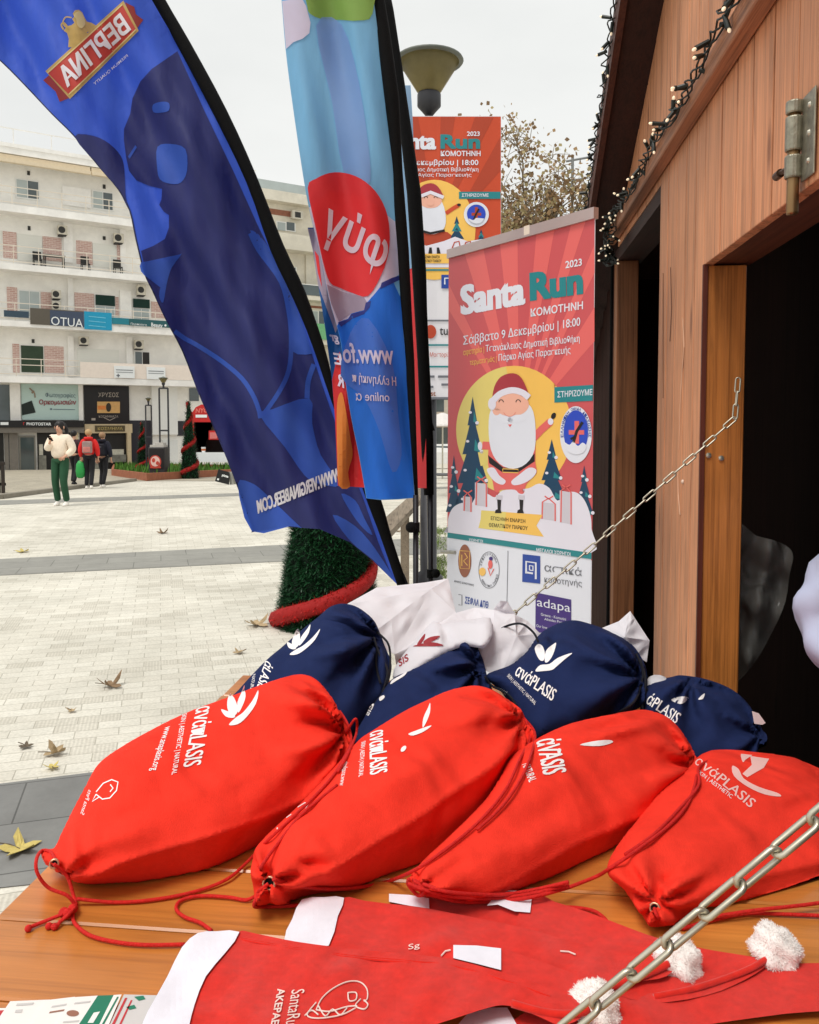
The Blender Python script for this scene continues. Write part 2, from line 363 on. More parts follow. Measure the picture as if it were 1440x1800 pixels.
# ================================================================ SETTING: ground
def paver_mat():
    m = bpy.data.materials.new('square_pavers'); m.use_nodes = True; n = m.node_tree; b = n.nodes['Principled BSDF']; L = n.links.new
    tc = n.nodes.new('ShaderNodeTexCoord'); mp = n.nodes.new('ShaderNodeMapping'); mp.inputs['Rotation'].default_value = (0, 0, R(-17))
    L(tc.outputs['Object'], mp.inputs['Vector'])
    br = n.nodes.new('ShaderNodeTexBrick'); br.inputs['Scale'].default_value = 1; br.inputs['Brick Width'].default_value = .22; br.inputs['Row Height'].default_value = .11
    br.inputs['Mortar Size'].default_value = .003; br.inputs['Mortar Smooth'].default_value = .3; br.inputs['Bias'].default_value = 0
    br.inputs['Color1'].default_value = rgb(219, 216, 206) + (1,); br.inputs['Color2'].default_value = rgb(208, 204, 193) + (1,); br.inputs['Mortar'].default_value = rgb(176, 172, 160) + (1,)
    nzd = n.nodes.new('ShaderNodeTexNoise'); nzd.inputs['Scale'].default_value = 1.3; L(mp.outputs['Vector'], nzd.inputs['Vector'])
    sc = n.nodes.new('ShaderNodeVectorMath'); sc.operation = 'MULTIPLY_ADD'; sc.inputs[1].default_value = (.02, .02, 0); L(nzd.outputs['Color'], sc.inputs[0]); L(mp.outputs['Vector'], sc.inputs[2])
    L(sc.outputs['Vector'], br.inputs['Vector'])
    nz = n.nodes.new('ShaderNodeTexNoise'); nz.inputs['Scale'].default_value = .9; nz.inputs['Detail'].default_value = 8; nz.inputs['Roughness'].default_value = .7; L(tc.outputs['Object'], nz.inputs['Vector'])
    r = n.nodes.new('ShaderNodeValToRGB'); r.color_ramp.elements[0].position = .3; r.color_ramp.elements[0].color = (.74, .73, .70, 1); r.color_ramp.elements[1].position = .65; r.color_ramp.elements[1].color = (1.06, 1.05, 1.03, 1)
    L(nz.outputs['Fac'], r.inputs['Fac'])
    nf = n.nodes.new('ShaderNodeTexNoise'); nf.inputs['Scale'].default_value = 60; nf.inputs['Detail'].default_value = 5; L(tc.outputs['Object'], nf.inputs['Vector'])
    rf = n.nodes.new('ShaderNodeValToRGB'); rf.color_ramp.elements[0].position = .3; rf.color_ramp.elements[0].color = (.86, .86, .85, 1); rf.color_ramp.elements[1].position = .6; rf.color_ramp.elements[1].color = (1.04,) * 3 + (1,)
    L(nf.outputs['Fac'], rf.inputs['Fac'])
    x = n.nodes.new('ShaderNodeMix'); x.data_type = 'RGBA'; x.blend_type = 'MULTIPLY'; x.inputs['Factor'].default_value = 1; L(br.outputs['Color'], x.inputs[6]); L(r.outputs['Color'], x.inputs[7])
    y = n.nodes.new('ShaderNodeMix'); y.data_type = 'RGBA'; y.blend_type = 'MULTIPLY'; y.inputs['Factor'].default_value = 1; L(x.outputs[2], y.inputs[6]); L(rf.outputs['Color'], y.inputs[7])
    # ribbed tactile pavers here and there: fine grooves where a second brick pattern says so
    b2 = n.nodes.new('ShaderNodeTexBrick'); b2.inputs['Scale'].default_value = 1; b2.inputs['Brick Width'].default_value = .22; b2.inputs['Row Height'].default_value = .11; b2.inputs['Mortar Size'].default_value = 0
    b2.inputs['Color1'].default_value = (0, 0, 0, 1); b2.inputs['Color2'].default_value = (1, 1, 1, 1); L(sc.outputs['Vector'], b2.inputs['Vector'])
    rr = n.nodes.new('ShaderNodeValToRGB'); rr.color_ramp.interpolation = 'CONSTANT'; rr.color_ramp.elements[0].color = (0, 0, 0, 1); rr.color_ramp.elements[1].position = .8; rr.color_ramp.elements[1].color = (1, 1, 1, 1); L(b2.outputs['Color'], rr.inputs['Fac'])
    wv = n.nodes.new('ShaderNodeTexWave'); wv.inputs['Scale'].default_value = 16; wv.bands_direction = 'X'; L(mp.outputs['Vector'], wv.inputs['Vector'])
    mu = n.nodes.new('ShaderNodeMath'); mu.operation = 'MULTIPLY'; L(rr.outputs['Color'], mu.inputs[0]); L(wv.outputs['Fac'], mu.inputs[1])
    m2 = n.nodes.new('ShaderNodeMath'); m2.operation = 'MULTIPLY'; m2.inputs[1].default_value = .2; L(mu.outputs[0], m2.inputs[0])
    z = n.nodes.new('ShaderNodeMix'); z.data_type = 'RGBA'; L(m2.outputs[0], z.inputs['Factor']); L(y.outputs[2], z.inputs[6]); z.inputs[7].default_value = rgb(120, 112, 96) + (1,)
    L(z.outputs[2], b.inputs['Base Color']); b.inputs['Roughness'].default_value = .75; b.inputs['Specular IOR Level'].default_value = .25
    bp = n.nodes.new('ShaderNodeBump'); bp.inputs['Strength'].default_value = .4; bp.inputs['Distance'].default_value = .006
    L(br.outputs['Fac'], bp.inputs['Height']); bp.invert = True; L(bp.outputs['Normal'], b.inputs['Normal'])
    return m
PAVE = paver_mat()
ys = [-12, -4, 0, 4, 8, 12, 14] + [15 + .25 * i for i in range(9)] + list(range(18, 64, 2)) + [80, 120, 300, 700]
g = MB()
xs = [-500, -120, -60, -30, -15, 0, 15, 30, 60, 120, 500]
vs = [(x, y, gz(y)) for y in ys for x in xs]; nx = len(xs)
g.add(vs, [(j * nx + i, j * nx + i + 1, (j + 1) * nx + i + 1, (j + 1) * nx + i) for j in range(len(ys) - 1) for i in range(nx - 1)])
tag(obj('ground', g, PAVE), None, None, kind='structure')
def onground(poly, mb, lift, step=None, m=0):
    """polygon on the ground given by image points -> sheet lying on the ground"""
    P, fs = patch(poly, step)
    vs = []
    for x, y in P:
        p = ground(x, y); vs.append((p.x, p.y, gz(p.y) + lift))
    mb.add(vs, fs, m)
def band(name, a0, a1, b0, b1, m, lift=.004):
    """strip between two image edges a0-a1 (far) and b0-b1 (near), extended sideways along its direction"""
    p, q, r, s = [ground(*k) for k in (a0, a1, b0, b1)]
    d = (q - p); e = (s - r); mb = MB(); n = 24; vs = []
    for i in range(n + 1):
        t = -1.0 + 4.0 * i / n
        for u in (p + d * t, r + e * t): vs.append((u.x, u.y, gz(u.y) + lift))
    mb.add(vs, [(2 * i, 2 * i + 1, 2 * i + 3, 2 * i + 2) for i in range(n)])
    return tag(obj(name, mb, m), None, None, kind='structure')
def slab_mat(name, c1, c2, wdt, row, rot):
    m = bpy.data.materials.new(name); m.use_nodes = True; n = m.node_tree; b = n.nodes['Principled BSDF']; L = n.links.new
    tc = n.nodes.new('ShaderNodeTexCoord'); mp = n.nodes.new('ShaderNodeMapping'); mp.inputs['Rotation'].default_value = (0, 0, R(rot)); L(tc.outputs['Object'], mp.inputs['Vector'])
    br = n.nodes.new('ShaderNodeTexBrick'); br.inputs['Scale'].default_value = 1; br.inputs['Brick Width'].default_value = wdt; br.inputs['Row Height'].default_value = row
    br.inputs['Mortar Size'].default_value = .004; br.inputs['Color1'].default_value = c1 + (1,); br.inputs['Color2'].default_value = c2 + (1,); br.inputs['Mortar'].default_value = tuple(c * .45 for c in c1) + (1,)
    L(mp.outputs['Vector'], br.inputs['Vector'])
    nz = n.nodes.new('ShaderNodeTexNoise'); nz.inputs['Scale'].default_value = 3; nz.inputs['Detail'].default_value = 10; nz.inputs['Roughness'].default_value = .75; L(tc.outputs['Object'], nz.inputs['Vector'])
    r = n.nodes.new('ShaderNodeValToRGB'); r.color_ramp.elements[0].position = .3; r.color_ramp.elements[0].color = (.8, .8, .8, 1); r.color_ramp.elements[1].position = .7; r.color_ramp.elements[1].color = (1.1, 1.1, 1.1, 1); L(nz.outputs['Fac'], r.inputs['Fac'])
    x = n.nodes.new('ShaderNodeMix'); x.data_type = 'RGBA'; x.blend_type = 'MULTIPLY'; x.inputs['Factor'].default_value = 1; L(br.outputs['Color'], x.inputs[6]); L(r.outputs['Color'], x.inputs[7]); L(x.outputs[2], b.inputs['Base Color'])
    b.inputs['Roughness'].default_value = .8; b.inputs['Specular IOR Level'].default_value = .25
    return m
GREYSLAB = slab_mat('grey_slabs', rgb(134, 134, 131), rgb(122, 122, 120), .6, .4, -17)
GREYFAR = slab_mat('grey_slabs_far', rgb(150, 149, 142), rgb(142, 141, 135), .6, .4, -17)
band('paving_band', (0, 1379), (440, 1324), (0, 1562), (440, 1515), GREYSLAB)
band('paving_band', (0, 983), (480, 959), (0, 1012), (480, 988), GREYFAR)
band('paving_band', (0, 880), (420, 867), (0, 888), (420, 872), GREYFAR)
# pavement in front of the shops with its kerb
sw = MB(); onground([(-260, 898), (0, 876), (150, 856), (235, 846), (420, 846), (420, 826), (-260, 826)], sw, .012, 40)
tag(obj('pavement', sw, slab_mat('shop_pavement', rgb(176, 168, 150), rgb(160, 153, 138), .4, .4, -30)), None, None, kind='structure')
kb = MB()
K = [ground(*p) for p in ((-260, 898), (0, 877), (150, 857), (236, 846))]
for i in range(3):
    a, b_ = K[i], K[i + 1]; d = (b_ - a).normalized(); nn = V((-d.y, d.x, 0)) * .09
    z0, z1 = gz(a.y), gz(b_.y)
    kb.add([(a - nn).to_tuple()[:2] + (z0 - .1,), (b_ - nn).to_tuple()[:2] + (z1 - .1,), (b_ + nn).to_tuple()[:2] + (z1 - .1,), (a + nn).to_tuple()[:2] + (z0 - .1,),
            (a - nn).to_tuple()[:2] + (z0 + .1,), (b_ - nn).to_tuple()[:2] + (z1 + .1,), (b_ + nn).to_tuple()[:2] + (z1 + .1,), (a + nn).to_tuple()[:2] + (z0 + .1,)],
           [(0, 3, 2, 1), (4, 5, 6, 7), (0, 1, 5, 4), (1, 2, 6, 5), (2, 3, 7, 6), (3, 0, 4, 7)])
tag(obj('kerb', kb, M_('kerb_stone', rgb(132, 126, 114), .8, .15, 6)), None, None, kind='structure')
# ================================================================ apartment building on the left
PLASTER = mat('white_plaster', rgb(246, 244, 238), .85, .05, 1.2, dirt=.1)
PLASTER2 = mat('slab_plaster', rgb(248, 246, 241), .85, .04, 1.5, dirt=.12)
CREAM = mat('cream_awning', rgb(222, 206, 178), .8, .06)
def brickmat(name, c1, c2):
    m = bpy.data.materials.new(name); m.use_nodes = True; n = m.node_tree; b = n.nodes['Principled BSDF']; L = n.links.new
    tc = n.nodes.new('ShaderNodeTexCoord'); mp = n.nodes.new('ShaderNodeMapping'); mp.inputs['Rotation'].default_value = (R(90), 0, 0); L(tc.outputs['Object'], mp.inputs['Vector'])
    br = n.nodes.new('ShaderNodeTexBrick'); br.inputs['Scale'].default_value = 1; br.inputs['Brick Width'].default_value = .3; br.inputs['Row Height'].default_value = .1; br.inputs['Mortar Size'].default_value = .012
    br.inputs['Color1'].default_value = c1 + (1,); br.inputs['Color2'].default_value = c2 + (1,); br.inputs['Mortar'].default_value = rgb(222, 208, 198) + (1,)
    L(mp.outputs['Vector'], br.inputs['Vector']); L(br.outputs['Color'], b.inputs['Base Color']); b.inputs['Roughness'].default_value = .85
    return m
PINK = brickmat('pink_brick', rgb(206, 172, 162), rgb(192, 152, 142))
SHUT = mat('roller_shutter', rgb(226, 226, 218), .6, .03, stretch=(1, 1, 40), scale=1, bump=.3, bscale=2)
GREENSH = mat('green_shutter', rgb(52, 70, 52), .7, .1)
DKGREEN = mat('dark_green_awning', rgb(14, 48, 40), .8, .1)
GLASS = mat('window_glass', rgb(70, 82, 84), .08, .25, .6, spec=.9)
GLASSL = mat('curtained_glass', rgb(168, 178, 176), .15, .12, .8, spec=.8)
FRAME = mat('white_frame', rgb(228, 228, 224), .5, .03)
RAIL = mat('cream_railing', rgb(226, 216, 200), .5, .04)
ACBODY = mat('air_conditioner_body', rgb(214, 208, 192), .6, .06, dirt=.15)
ACFAN = mat('air_conditioner_fan', rgb(48, 48, 46), .6, .2)
DARKIN = mat('dark_shop_inside', rgb(34, 32, 30), .5, .3, 1.5)
P0 = V((-19.6, 47, 0)); FD = V((.845, .535, 0)).normalized(); FN = V((FD.y, -FD.x, 0))
BRZ = math.atan2(FD.y, FD.x)
def make_fac(P0):
    def fac(px, py, off=0.0):
        r = ray(px, py); o = P0 + FN * off
        t = ((o - CAMP).dot(FN)) / r.dot(FN); p = CAMP + r * t
        return (p - P0).dot(FD), p.z
    return fac
fac = make_fac(P0)
def facS(off0):
    def S(px, py, off=0.0):
        s, z = fac(px, py, off0); return P0 + FD * s + FN * (off0 + off) + V((0, 0, z))
    return S
bld = thing('apartment_building', 'white apartment block with balconies, pink brick panels and street level shops, far left', 'building', P0, BRZ)
def fb(mb, x0, y0, x1, y1, o0, o1, m=0, f=None):
    f = f or fac
    s0, z1 = f(x0, y0, o1); s1, z0 = f(x1, y1, o1); mb.box((s0, -o1, z0), (s1, -o0, z1), m); return (s0, z0, s1, z1)
def part(name, mb, m, parent=None, **k): return obj(name, mb, m, parent or bld, world=False, **k)
SL, SR = -14.0, 11.2
BASE = -2.6
zroof = fac(0, 257, .9)[1]
mb = MB(); mb.box((SL, 0, BASE), (SR, 12, zroof - .15)); part('wall', mb, PLASTER)
def slabz(yt, yb, x, off): return fac(x, yt, off)[1], fac(x, yb, off)[1]
slabs = []
for (x, yt, yb, off) in ((4, 357, 370, 1.2), (4, 461, 472.5, 1.2), (4, 562, 572.6, 1.2), (4, 660.5, 672, 1.2)):
    a, b_ = slabz(yt, yb, x, off); slabs.append((a, b_)); mb = MB(); mb.box((SL, -off, b_), (SR, -.002, a)); part('balcony_slab', mb, PLASTER2)
a, b_ = slabz(256, 267, 0, 1.0); mb = MB(); mb.box((SL, -1.0, b_), (SR, 12, a)); part('roof_slab', mb, PLASTER2)
mb = MB(); mb.box((SL, -1.04, a + .01), (SR, -.98, a + .22)); mb.box((SL, -1.0, a + .98), (SR, -.95, a + 1.03))
for i in range(14): mb.box((SL + i * 1.9, -.995, a + .2), (SL + i * 1.9 + .05, -.955, a + .98))
part('roof_railing', mb, PLASTER2)
for (x0, y0, x1, y1) in ((-60, 270, 158, 307), (160, 302, 300, 330)):
    s0 = fac(x0, y0, .8)[0]; s1 = fac(x1, y1, .8)[0]; z1 = b_ - .04
    mb = MB(); mb.box((s0, -.95, z1 - .25), (s1, -.6, z1)); mb.box((s0, -1.15, z1 - .45), (s1, -.9, z1 - .27)); part('awning', mb, CREAM)
def railing(zs, s0, s1, off=1.14, posts=1.25, h=.95):
    mb = MB()
    for k in (.12, .62, .95): mb.box((s0, -off - .02, zs + k - .02), (s1, -off + .02, zs + k + .02))
    i = s0
    while i < s1: mb.box((i, -off - .018, zs), (i + .036, -off + .018, zs + h - .021)); i += posts
    part('railing', mb, RAIL)
railing(slabs[0][0], SL, SR, h=.95); railing(slabs[1][0], SL, SR); railing(slabs[2][0], SL, SR); railing(slabs[3][0], SL, fac(140, 650, 1.14)[0])
mb = MB(); mb.box((fac(141, 650, 1.1)[0], -1.17, slabs[3][0] + .03), (SR, -1.12, slabs[3][0] + .9)); part('balcony_panel', mb, mat('cream_balcony_panel', rgb(232, 220, 208), .6, .04))
def panels(lst, m, name, o0=.0, o1=.03):
    for q in lst:
        mb = MB(); fb(mb, *q, o0, o1); part(name, mb, m)
panels([(5, 406, 30, 455), (75, 415, 109, 460), (134, 422, 163, 466), (206, 430, 213, 470), (12, 504, 31, 548), (72, 513, 91, 550), (131, 514, 166, 552), (203, 522, 209, 556), (266, 530, 300, 560),
        (22, 604, 35, 655), (78, 608, 113, 656), (-60, 400, -10, 446), (-70, 500, -20, 546)], PINK, 'brick_panel')
panels([(30, 410, 75, 461), (163, 427, 205, 472), (136, 612, 210, 658), (-10, 404, 4, 450)], SHUT, 'roller_shutter', .0, .045)
panels([(37, 607, 77, 655)], GREENSH, 'green_shutter', 0, .05)
panels([(111, 378, 129, 462), (211, 396, 222, 475), (119, 488, 130, 575), (211, 510, 232, 580), (119, 590, 131, 662), (222, 592, 234, 665), (110, 326, 160, 366)], PLASTER2, 'pilaster', 0, .14)
def window(x0, y0, x1, y1, panes, green=0):
    mb = MB(); s0, z0, s1, z1 = fb(mb, x0, y0, x1, y1, 0, .05)
    wf = part('window', mb, FRAME)
    zt = z1 - .08
    if green:
        zz = z1 - (z1 - z0) * green; a = MB(); a.box((s0 + .03, -.16, zz), (s1 - .03, -.052, z1)); ch = obj('sun_blind', a, DKGREEN, wf, world=False); zt = zz - .06
    n = len(panes); wd = (s1 - s0 - .08) / n
    for i, m in enumerate(panes):
        a = MB(); a.box((s0 + .06 + i * wd, -.06, z0 + .08), (s0 + .02 + (i + 1) * wd, -.052, zt)); obj('pane', a, m, wf, world=False)
window(27, 312, 70, 353, [GLASSL, GLASS]); window(162, 333, 200, 372, [GLASSL, GLASS])
window(32, 508, 72, 560, [GLASSL, GLASSL]); window(167, 518, 203, 560, [GLASSL, GLASSL], .45); window(233, 525, 264, 565, [GLASSL, GLASSL], .4)
window(236, 616, 265, 665, [GLASS, DARKIN]); window(-50, 306, -10, 345, [GLASS, GLASSL]); window(-48, 606, -8, 655, [GLASS, GLASSL])
def aircon(x0, y0, x1, y1):
    mb = MB(); s0, z0, s1, z1 = fb(mb, x0, y0, x1, y1, .2, .52)
    u = part('air_conditioner', mb, ACBODY); f = MB(); r = min(s1 - s0, z1 - z0) * .38
    f.lathe([(r, -.522), (r * .9, -.528), (r * .3, -.53)], ((s0 + s1) / 2 - (s1 - s0) * .1, 0, (z0 + z1) / 2), 16, 0, Matrix(((1, 0, 0), (0, 0, 1), (0, 1, 0))))
    obj('fan_grille', f, ACFAN, u, world=False)
    k = MB(); k.box((s0 + .05, -.5, z0 - .05), (s1 - .05, 0, z0 - .003)); obj('bracket', k, ACFAN, u, world=False)
for q in ((102, 395, 119, 413), (201, 409, 218, 427), (92, 509, 108, 525), (92, 529, 108, 546), (242, 500, 257, 519), (140, 591, 157, 606), (238, 597, 253, 613)): aircon(*q)
panels([(48, 300, 53, 308), (181, 324, 186, 332), (49, 397, 54, 405), (181, 415, 186, 422), (56, 596, 61, 603)], ACFAN, 'vent_cover', 0, .04)
# balcony furniture hinted at between the rails: a table and chairs of their own
def balcony_chair(px, z, label):
    s = fac(px, 450, .6)[0]; base = P0 + FD * s + FN * .6 + V((0, 0, z))
    t = thing('balcony_chair', label, 'chair', base, BRZ, 'chairs on the balcony above the long sign')
    a = MB(); a.box((-.22, -.22, .4), (.22, .22, .44)); obj('seat', a, ACFAN, t, world=False)
    a = MB(); a.box((-.22, .19, .45), (.22, .23, .9)); obj('backrest', a, ACFAN, t, world=False)
    for x in (-.2, .2):
        for y in (-.2, .2):
            a = MB(); a.box((x - .02, y - .02, 0), (x + .02, y + .02, .398)); obj('leg', a, ACFAN, t, world=False)
balcony_chair(66, slabs[1][0], 'dark chair on the third balcony, left of the balcony table'); balcony_chair(150, slabs[1][0], 'dark chair on the third balcony, right of the white pilaster'); balcony_chair(207, slabs[1][0], 'dark chair on the third balcony nearest the blue flag')
s_ = fac(95, 450, .6)[0]; bt = thing('balcony_table', 'grey table on the third floor balcony beside the dark chair', 'table', P0 + FD * s_ + FN * .6 + V((0, 0, slabs[1][0])), BRZ)
a = MB(); a.box((-.55, -.35, .68), (.55, .35, .72)); obj('tabletop', a, M_('grey_table', rgb(120, 118, 112)), bt, world=False)
for x in (-.48, .48):
    for y in (-.28, .28):
        a = MB(); a.box((x - .025, y - .025, 0), (x + .025, y + .025, .678)); obj('leg', a, ACFAN, bt, world=False)
# signboards on the second balcony
SB = mat('slate_sign', rgb(52, 72, 88), .5, .08); BR = mat('brown_sign', rgb(92, 86, 76), .55, .05); NV = mat('navy_sign', rgb(62, 74, 96), .5, .08); TQ = mat('turquoise_sign', rgb(20, 150, 190), .5, .06); TG = mat('dark_teal_sign', rgb(34, 88, 92), .5, .05); SG = mat('sign_white', rgb(232, 236, 236), .5, .03)
def signboard(x0, y0, x1, y1, m, o=1.2, name='signboard'):
    mb = MB(); fb(mb, x0, y0, x1, y1, o, o + .05); return part(name, mb, m)
def signtext(parent, items, o):
    mb = MB()
    for it in items: mb.text(it[0], it[1], it[2], it[3], facS(o), .012, it[4] if len(it) > 4 else 0, bold=it[5] if len(it) > 5 else 0)
    return mb
o_ = 1.25
signboard(7, 545, 51, 559, SB, 1.18)
bs = signboard(53, 541, 148, 575, BR, 1.2); mb = MB(); fb(mb, 88, 545, 148, 575, 1.25, 1.262); obj('sign_field', mb, NV, bs, world=False)
mb = MB(); mb.text('OTUA', (90, 571), (146, 576), (90, 556), facS(1.266), .01, bold=.0); obj('lettering', mb, SG, bs)
tq = signboard(148, 547, 197, 581, TQ, 1.22); mb = MB()
for k in range(3): mb.stroke([(156, 556 + k * 8), (186, 559 + k * 8)], 1.2, facS(1.28), 0)
obj('lettering', mb, mat('pale_blue_print', rgb(120, 200, 220), .5), tq)
signboard(197, 558, 227, 571, mat('teal_sign', rgb(30, 124, 140), .5), 1.2)
tg = signboard(227, 560, 312, 577, TG, 1.2); mb = MB(); mb.text('Περιποίηση', (230, 572), (258, 574), (230, 567), facS(1.26), 0); mb.text('Beauty', (266, 576), (286, 578), (266, 567), facS(1.26), 0, bold=.02); mb.text('•', (289, 574), (293, 574), (289, 570), facS(1.26)); obj('lettering', mb, SG, tg)
for (x0, y0, x1, y1) in ((201, 643, 237, 665), (258, 645, 291, 667)):
    ws = signboard(x0, y0, x1, y1, SG, 1.2); mb = MB(); mb.stroke([(x0 + 3, y0 + 7), (x1 - 3, y0 + 8)], 1.4, facS(1.26)); mb.stroke([(x0 + 3, y0 + 11), (x1 - 3, y0 + 12)], 1, facS(1.26))
    if x0 < 220: mb.stroke([(x0 + 7, y0 + 14), (x0 + 7, y0 + 20)], 2, facS(1.26)); mb.stroke([(x0 + 4, y0 + 17), (x0 + 10, y0 + 17)], 2, facS(1.26))
    obj('lettering', mb, M_('grey_print', rgb(120, 124, 130)), ws)
# street level
FAS = mat('black_fascia', rgb(24, 22, 22), .4, .1); GREYF = mat('grey_shopfront', rgb(120, 114, 106), .6, .1); BEIGE = mat('beige_stone', rgb(206, 186, 150), .7, .08)
mb = MB(); fb(mb, -200, 672, 27, 742, 0, .05); part('mezzanine_window', mb, GLASS)
panels([(17, 668, 37, 742), (138, 672, 147, 744)], PLASTER2, 'pilaster', 0, .25)
bb = signboard(37, 674, 139, 738, mat('pale_teal_billboard', rgb(190, 214, 208), .5, .02), .05, 'billboard')
S_ = facS(.13); mb = MB()
mb.sheet([(38, 711), (56, 704), (63, 725), (39, 730)], S_, 0, 0); mb.stroke([(52, 682), (57, 687), (61, 691), (62, 699)], 2.2, S_, 0, 1); mb.stroke([(56, 691), (60, 687)], 3, S_, .01, 1)
mb.text('Φωτογραφίες', (80, 700), (133, 701), (80, 690), S_, 0, 2, bold=.01); mb.text('Ορκομωσιών', (69, 713), (134, 713.5), (69, 702), S_, 0, 3, bold=.03); mb.stroke([(94, 719.5), (132, 720)], 1.2, S_, 0, 2); mb.sheet(ell(90, 719, 2, 2, 8), S_, 0, 2)
obj('lettering', mb, [mat('dark_green_print', rgb(28, 40, 36), .6), mat('tan_print', rgb(150, 130, 112), .6), mat('blue_grey_print', rgb(110, 130, 140), .6), mat('red_brown_print', rgb(150, 88, 92), .6)], bb)
mb = MB(); fb(mb, -200, 739, 148, 751, .1, .6); fa = part('shop_fascia', mb, FAS)
mb = MB(); mb.text('PHOTOSTAR', (47, 747.5), (90, 748), (47, 742.5), facS(.62), 0, bold=.03); mb.sheet([(1, 742), (15, 742), (15, 747), (1, 747)], facS(.62)); mb.text('Γ', (41, 747), (44, 747), (41, 742.5), facS(.62), 0, 1, bold=.04); obj('lettering', mb, [SG, mat('red_print', rgb(190, 40, 40), .5)], fa)
mb = MB(); fb(mb, -200, 751.5, 148, 760, .08, .5); part('shop_canopy', mb, GREYF)
bs = signboard(147.5, 677, 228, 745, mat('black_signboard', rgb(18, 16, 18), .35, .1), .1, 'signboard')
S_ = facS(.17); mb = MB(); mb.text('ΧΡΥΣΟΣ', (173, 698), (209, 698), (173, 690), S_, 0, 0, bold=.01); mb.sheet([(171, 706), (211, 706), (211, 726), (171, 726)], S_, 0, 1); mb.sheet(ell(191, 716, 4.5, 8, 14), S_, .02, 2); mb.text('ΚΟΣΜΗΜΑΤΑ', (174, 734), (208, 734), (174, 730), S_, 0, 0); mb.stroke([(183, 734), (193, 739), (203, 734)], 1.2, S_, 0, 0); mb.sheet([(161, 735), (168, 735), (168, 739), (161, 739)], S_, 0, 0); mb.sheet([(172, 713), (186, 713), (186, 720), (172, 720)], S_, .01, 3)
obj('lettering', mb, [mat('silver_print', rgb(170, 160, 150), .4), mat('gold_card', rgb(214, 168, 104), .4), mat('dark_coin', rgb(50, 40, 28), .5), mat('orange_print', rgb(220, 130, 60), .5)], bs)
mb = MB(); fb(mb, 149, 745.5, 233, 761, .12, .3); jf = part('shop_fascia', mb, BEIGE); mb = MB(); fb(mb, 167, 748, 220, 758.5, .3, .33); obj('sign_plate', mb, mat('dark_gold_plate', rgb(86, 74, 48), .5), jf, world=False); mb = MB(); mb.text('ΚΟΣΜΗΜΑ', (172, 756), (216, 756), (172, 750.5), facS(.34), 0, bold=.01); obj('lettering', mb, mat('gold_print', rgb(180, 160, 100), .4), jf)
yb = 834
panels([(133, 760, 139, yb), (224, 761, 232, yb)], BEIGE, 'pillar', 0, .35)
panels([(-200, 760, -30, yb), (8, 760, 16, yb), (16, 760, 33, yb)], GREYF, 'shop_pillar', 0, .2)
panels([(-30, 760, 8, yb), (65, 760, 132, yb), (140, 761, 224, yb)], DARKIN, 'shop_window', 0, .02)
mb = MB(); fb(mb, 33, 766, 64, 833, 0, .1); dr = part('shop_door', mb, mat('aluminium_door', rgb(130, 128, 120), .4, metal=.4)); mb = MB(); fb(mb, 36, 769, 61, 828, .1, .112); obj('pane', mb, GLASS, dr, world=False)
panels([(69, 801, 82, 828), (100, 812, 128, 826), (180, 800, 222, 812), (150, 806, 176, 826)], mat('shop_display', rgb(120, 118, 108), .6, .4, 3), 'display_case', .02, .3)
panels([(69, 781, 76, 800), (195, 790, 218, 799)], mat('lit_display', rgb(190, 186, 170), .5, .2, 6), 'display_shelf', .02, .2)
panels([(228, 739, 268, 838), (312, 740, 420, 765)], mat('dark_plinth', rgb(46, 44, 52), .6, .1), 'plinth', 0, .06)
panels([(267, 678, 313, 764)], mat('white_column', rgb(236, 236, 232), .6, .02), 'white_column', 0, .3)
panels([(286, 774, 313, 815)], mat('white_door', rgb(226, 228, 224), .6, .04), 'white_door', .0, .1)
panels([(333, 682, 350, 705)], GLASS, 'side_window', .0, .05)
# ================================================================ second building, beyond
P1 = V((-10.5, 62, 0)); fac2 = make_fac(P1)
b2 = thing('apartment_building', 'cream apartment block seen in the gap between the royal blue and sky blue flags', 'building', P1, BRZ)
CRM = mat('cream_plaster', rgb(230, 223, 206), .85, .06, 1.2, dirt=.15); CRM2 = mat('cream_slab', rgb(222, 216, 200), .85, .05, 1.2, dirt=.15); REDB = mat('red_brick', rgb(150, 100, 80), .85, .15, 6)
def p2(name, x0, y0, x1, y1, o0, o1, m, par=None):
    mb = MB(); fb(mb, x0, y0, x1, y1, o0, o1, 0, fac2); return obj(name, mb, m, par or b2, world=False)
mb = MB(); mb.box((-8, 0, -3), (13, 10, fac2(470, 352)[1])); obj('wall', mb, CRM, b2, world=False)
p2('roof_slab', 380, 336, 720, 372, -10, .9, CRM2); p2('stair_tower', 440, 322, 464, 350, -4, -.5, CRM2)
mb = MB(); s0, z0 = fac2(420, 342, .6); zt = fac2(468, 338, .8)[1]; mb.box((s0, -.82, zt + .1), (s0 + 12, -.78, zt + .9)); obj('roof_railing', mb, GLASSL, b2, world=False)
for (yt, yb_) in ((400, 437), (506, 523), (588, 602), (672, 690)):
    zA = fac2(500, yt, 1.3)[1]; zB = fac2(500, yb_, 1.3)[1]
    mb = MB(); mb.box((-8, -1.3, zB), (13, -.002, zB + .3)); obj('balcony_slab', mb, CRM2, b2, world=False)
    if yt != 506: mb = MB(); mb.box((-8, -1.28, zB + .302), (13, -1.2, zB + 1.15)); obj('balcony_parapet', mb, CRM2, b2, world=False)
    else:
        mb = MB(); mb.box((-8, -1.26, zB + .35), (13, -1.22, zB + 1.1)); obj('balcony_glass', mb, GLASS, b2, world=False)
        mb = MB(); mb.box((-8, -1.28, zB + 1.102), (13, -1.2, zB + 1.16)); obj('railing', mb, FRAME, b2, world=False)
for q in ((474, 366, 516, 382), (534, 536, 570, 543)): p2('brick_panel', *q, 0, .03, REDB)
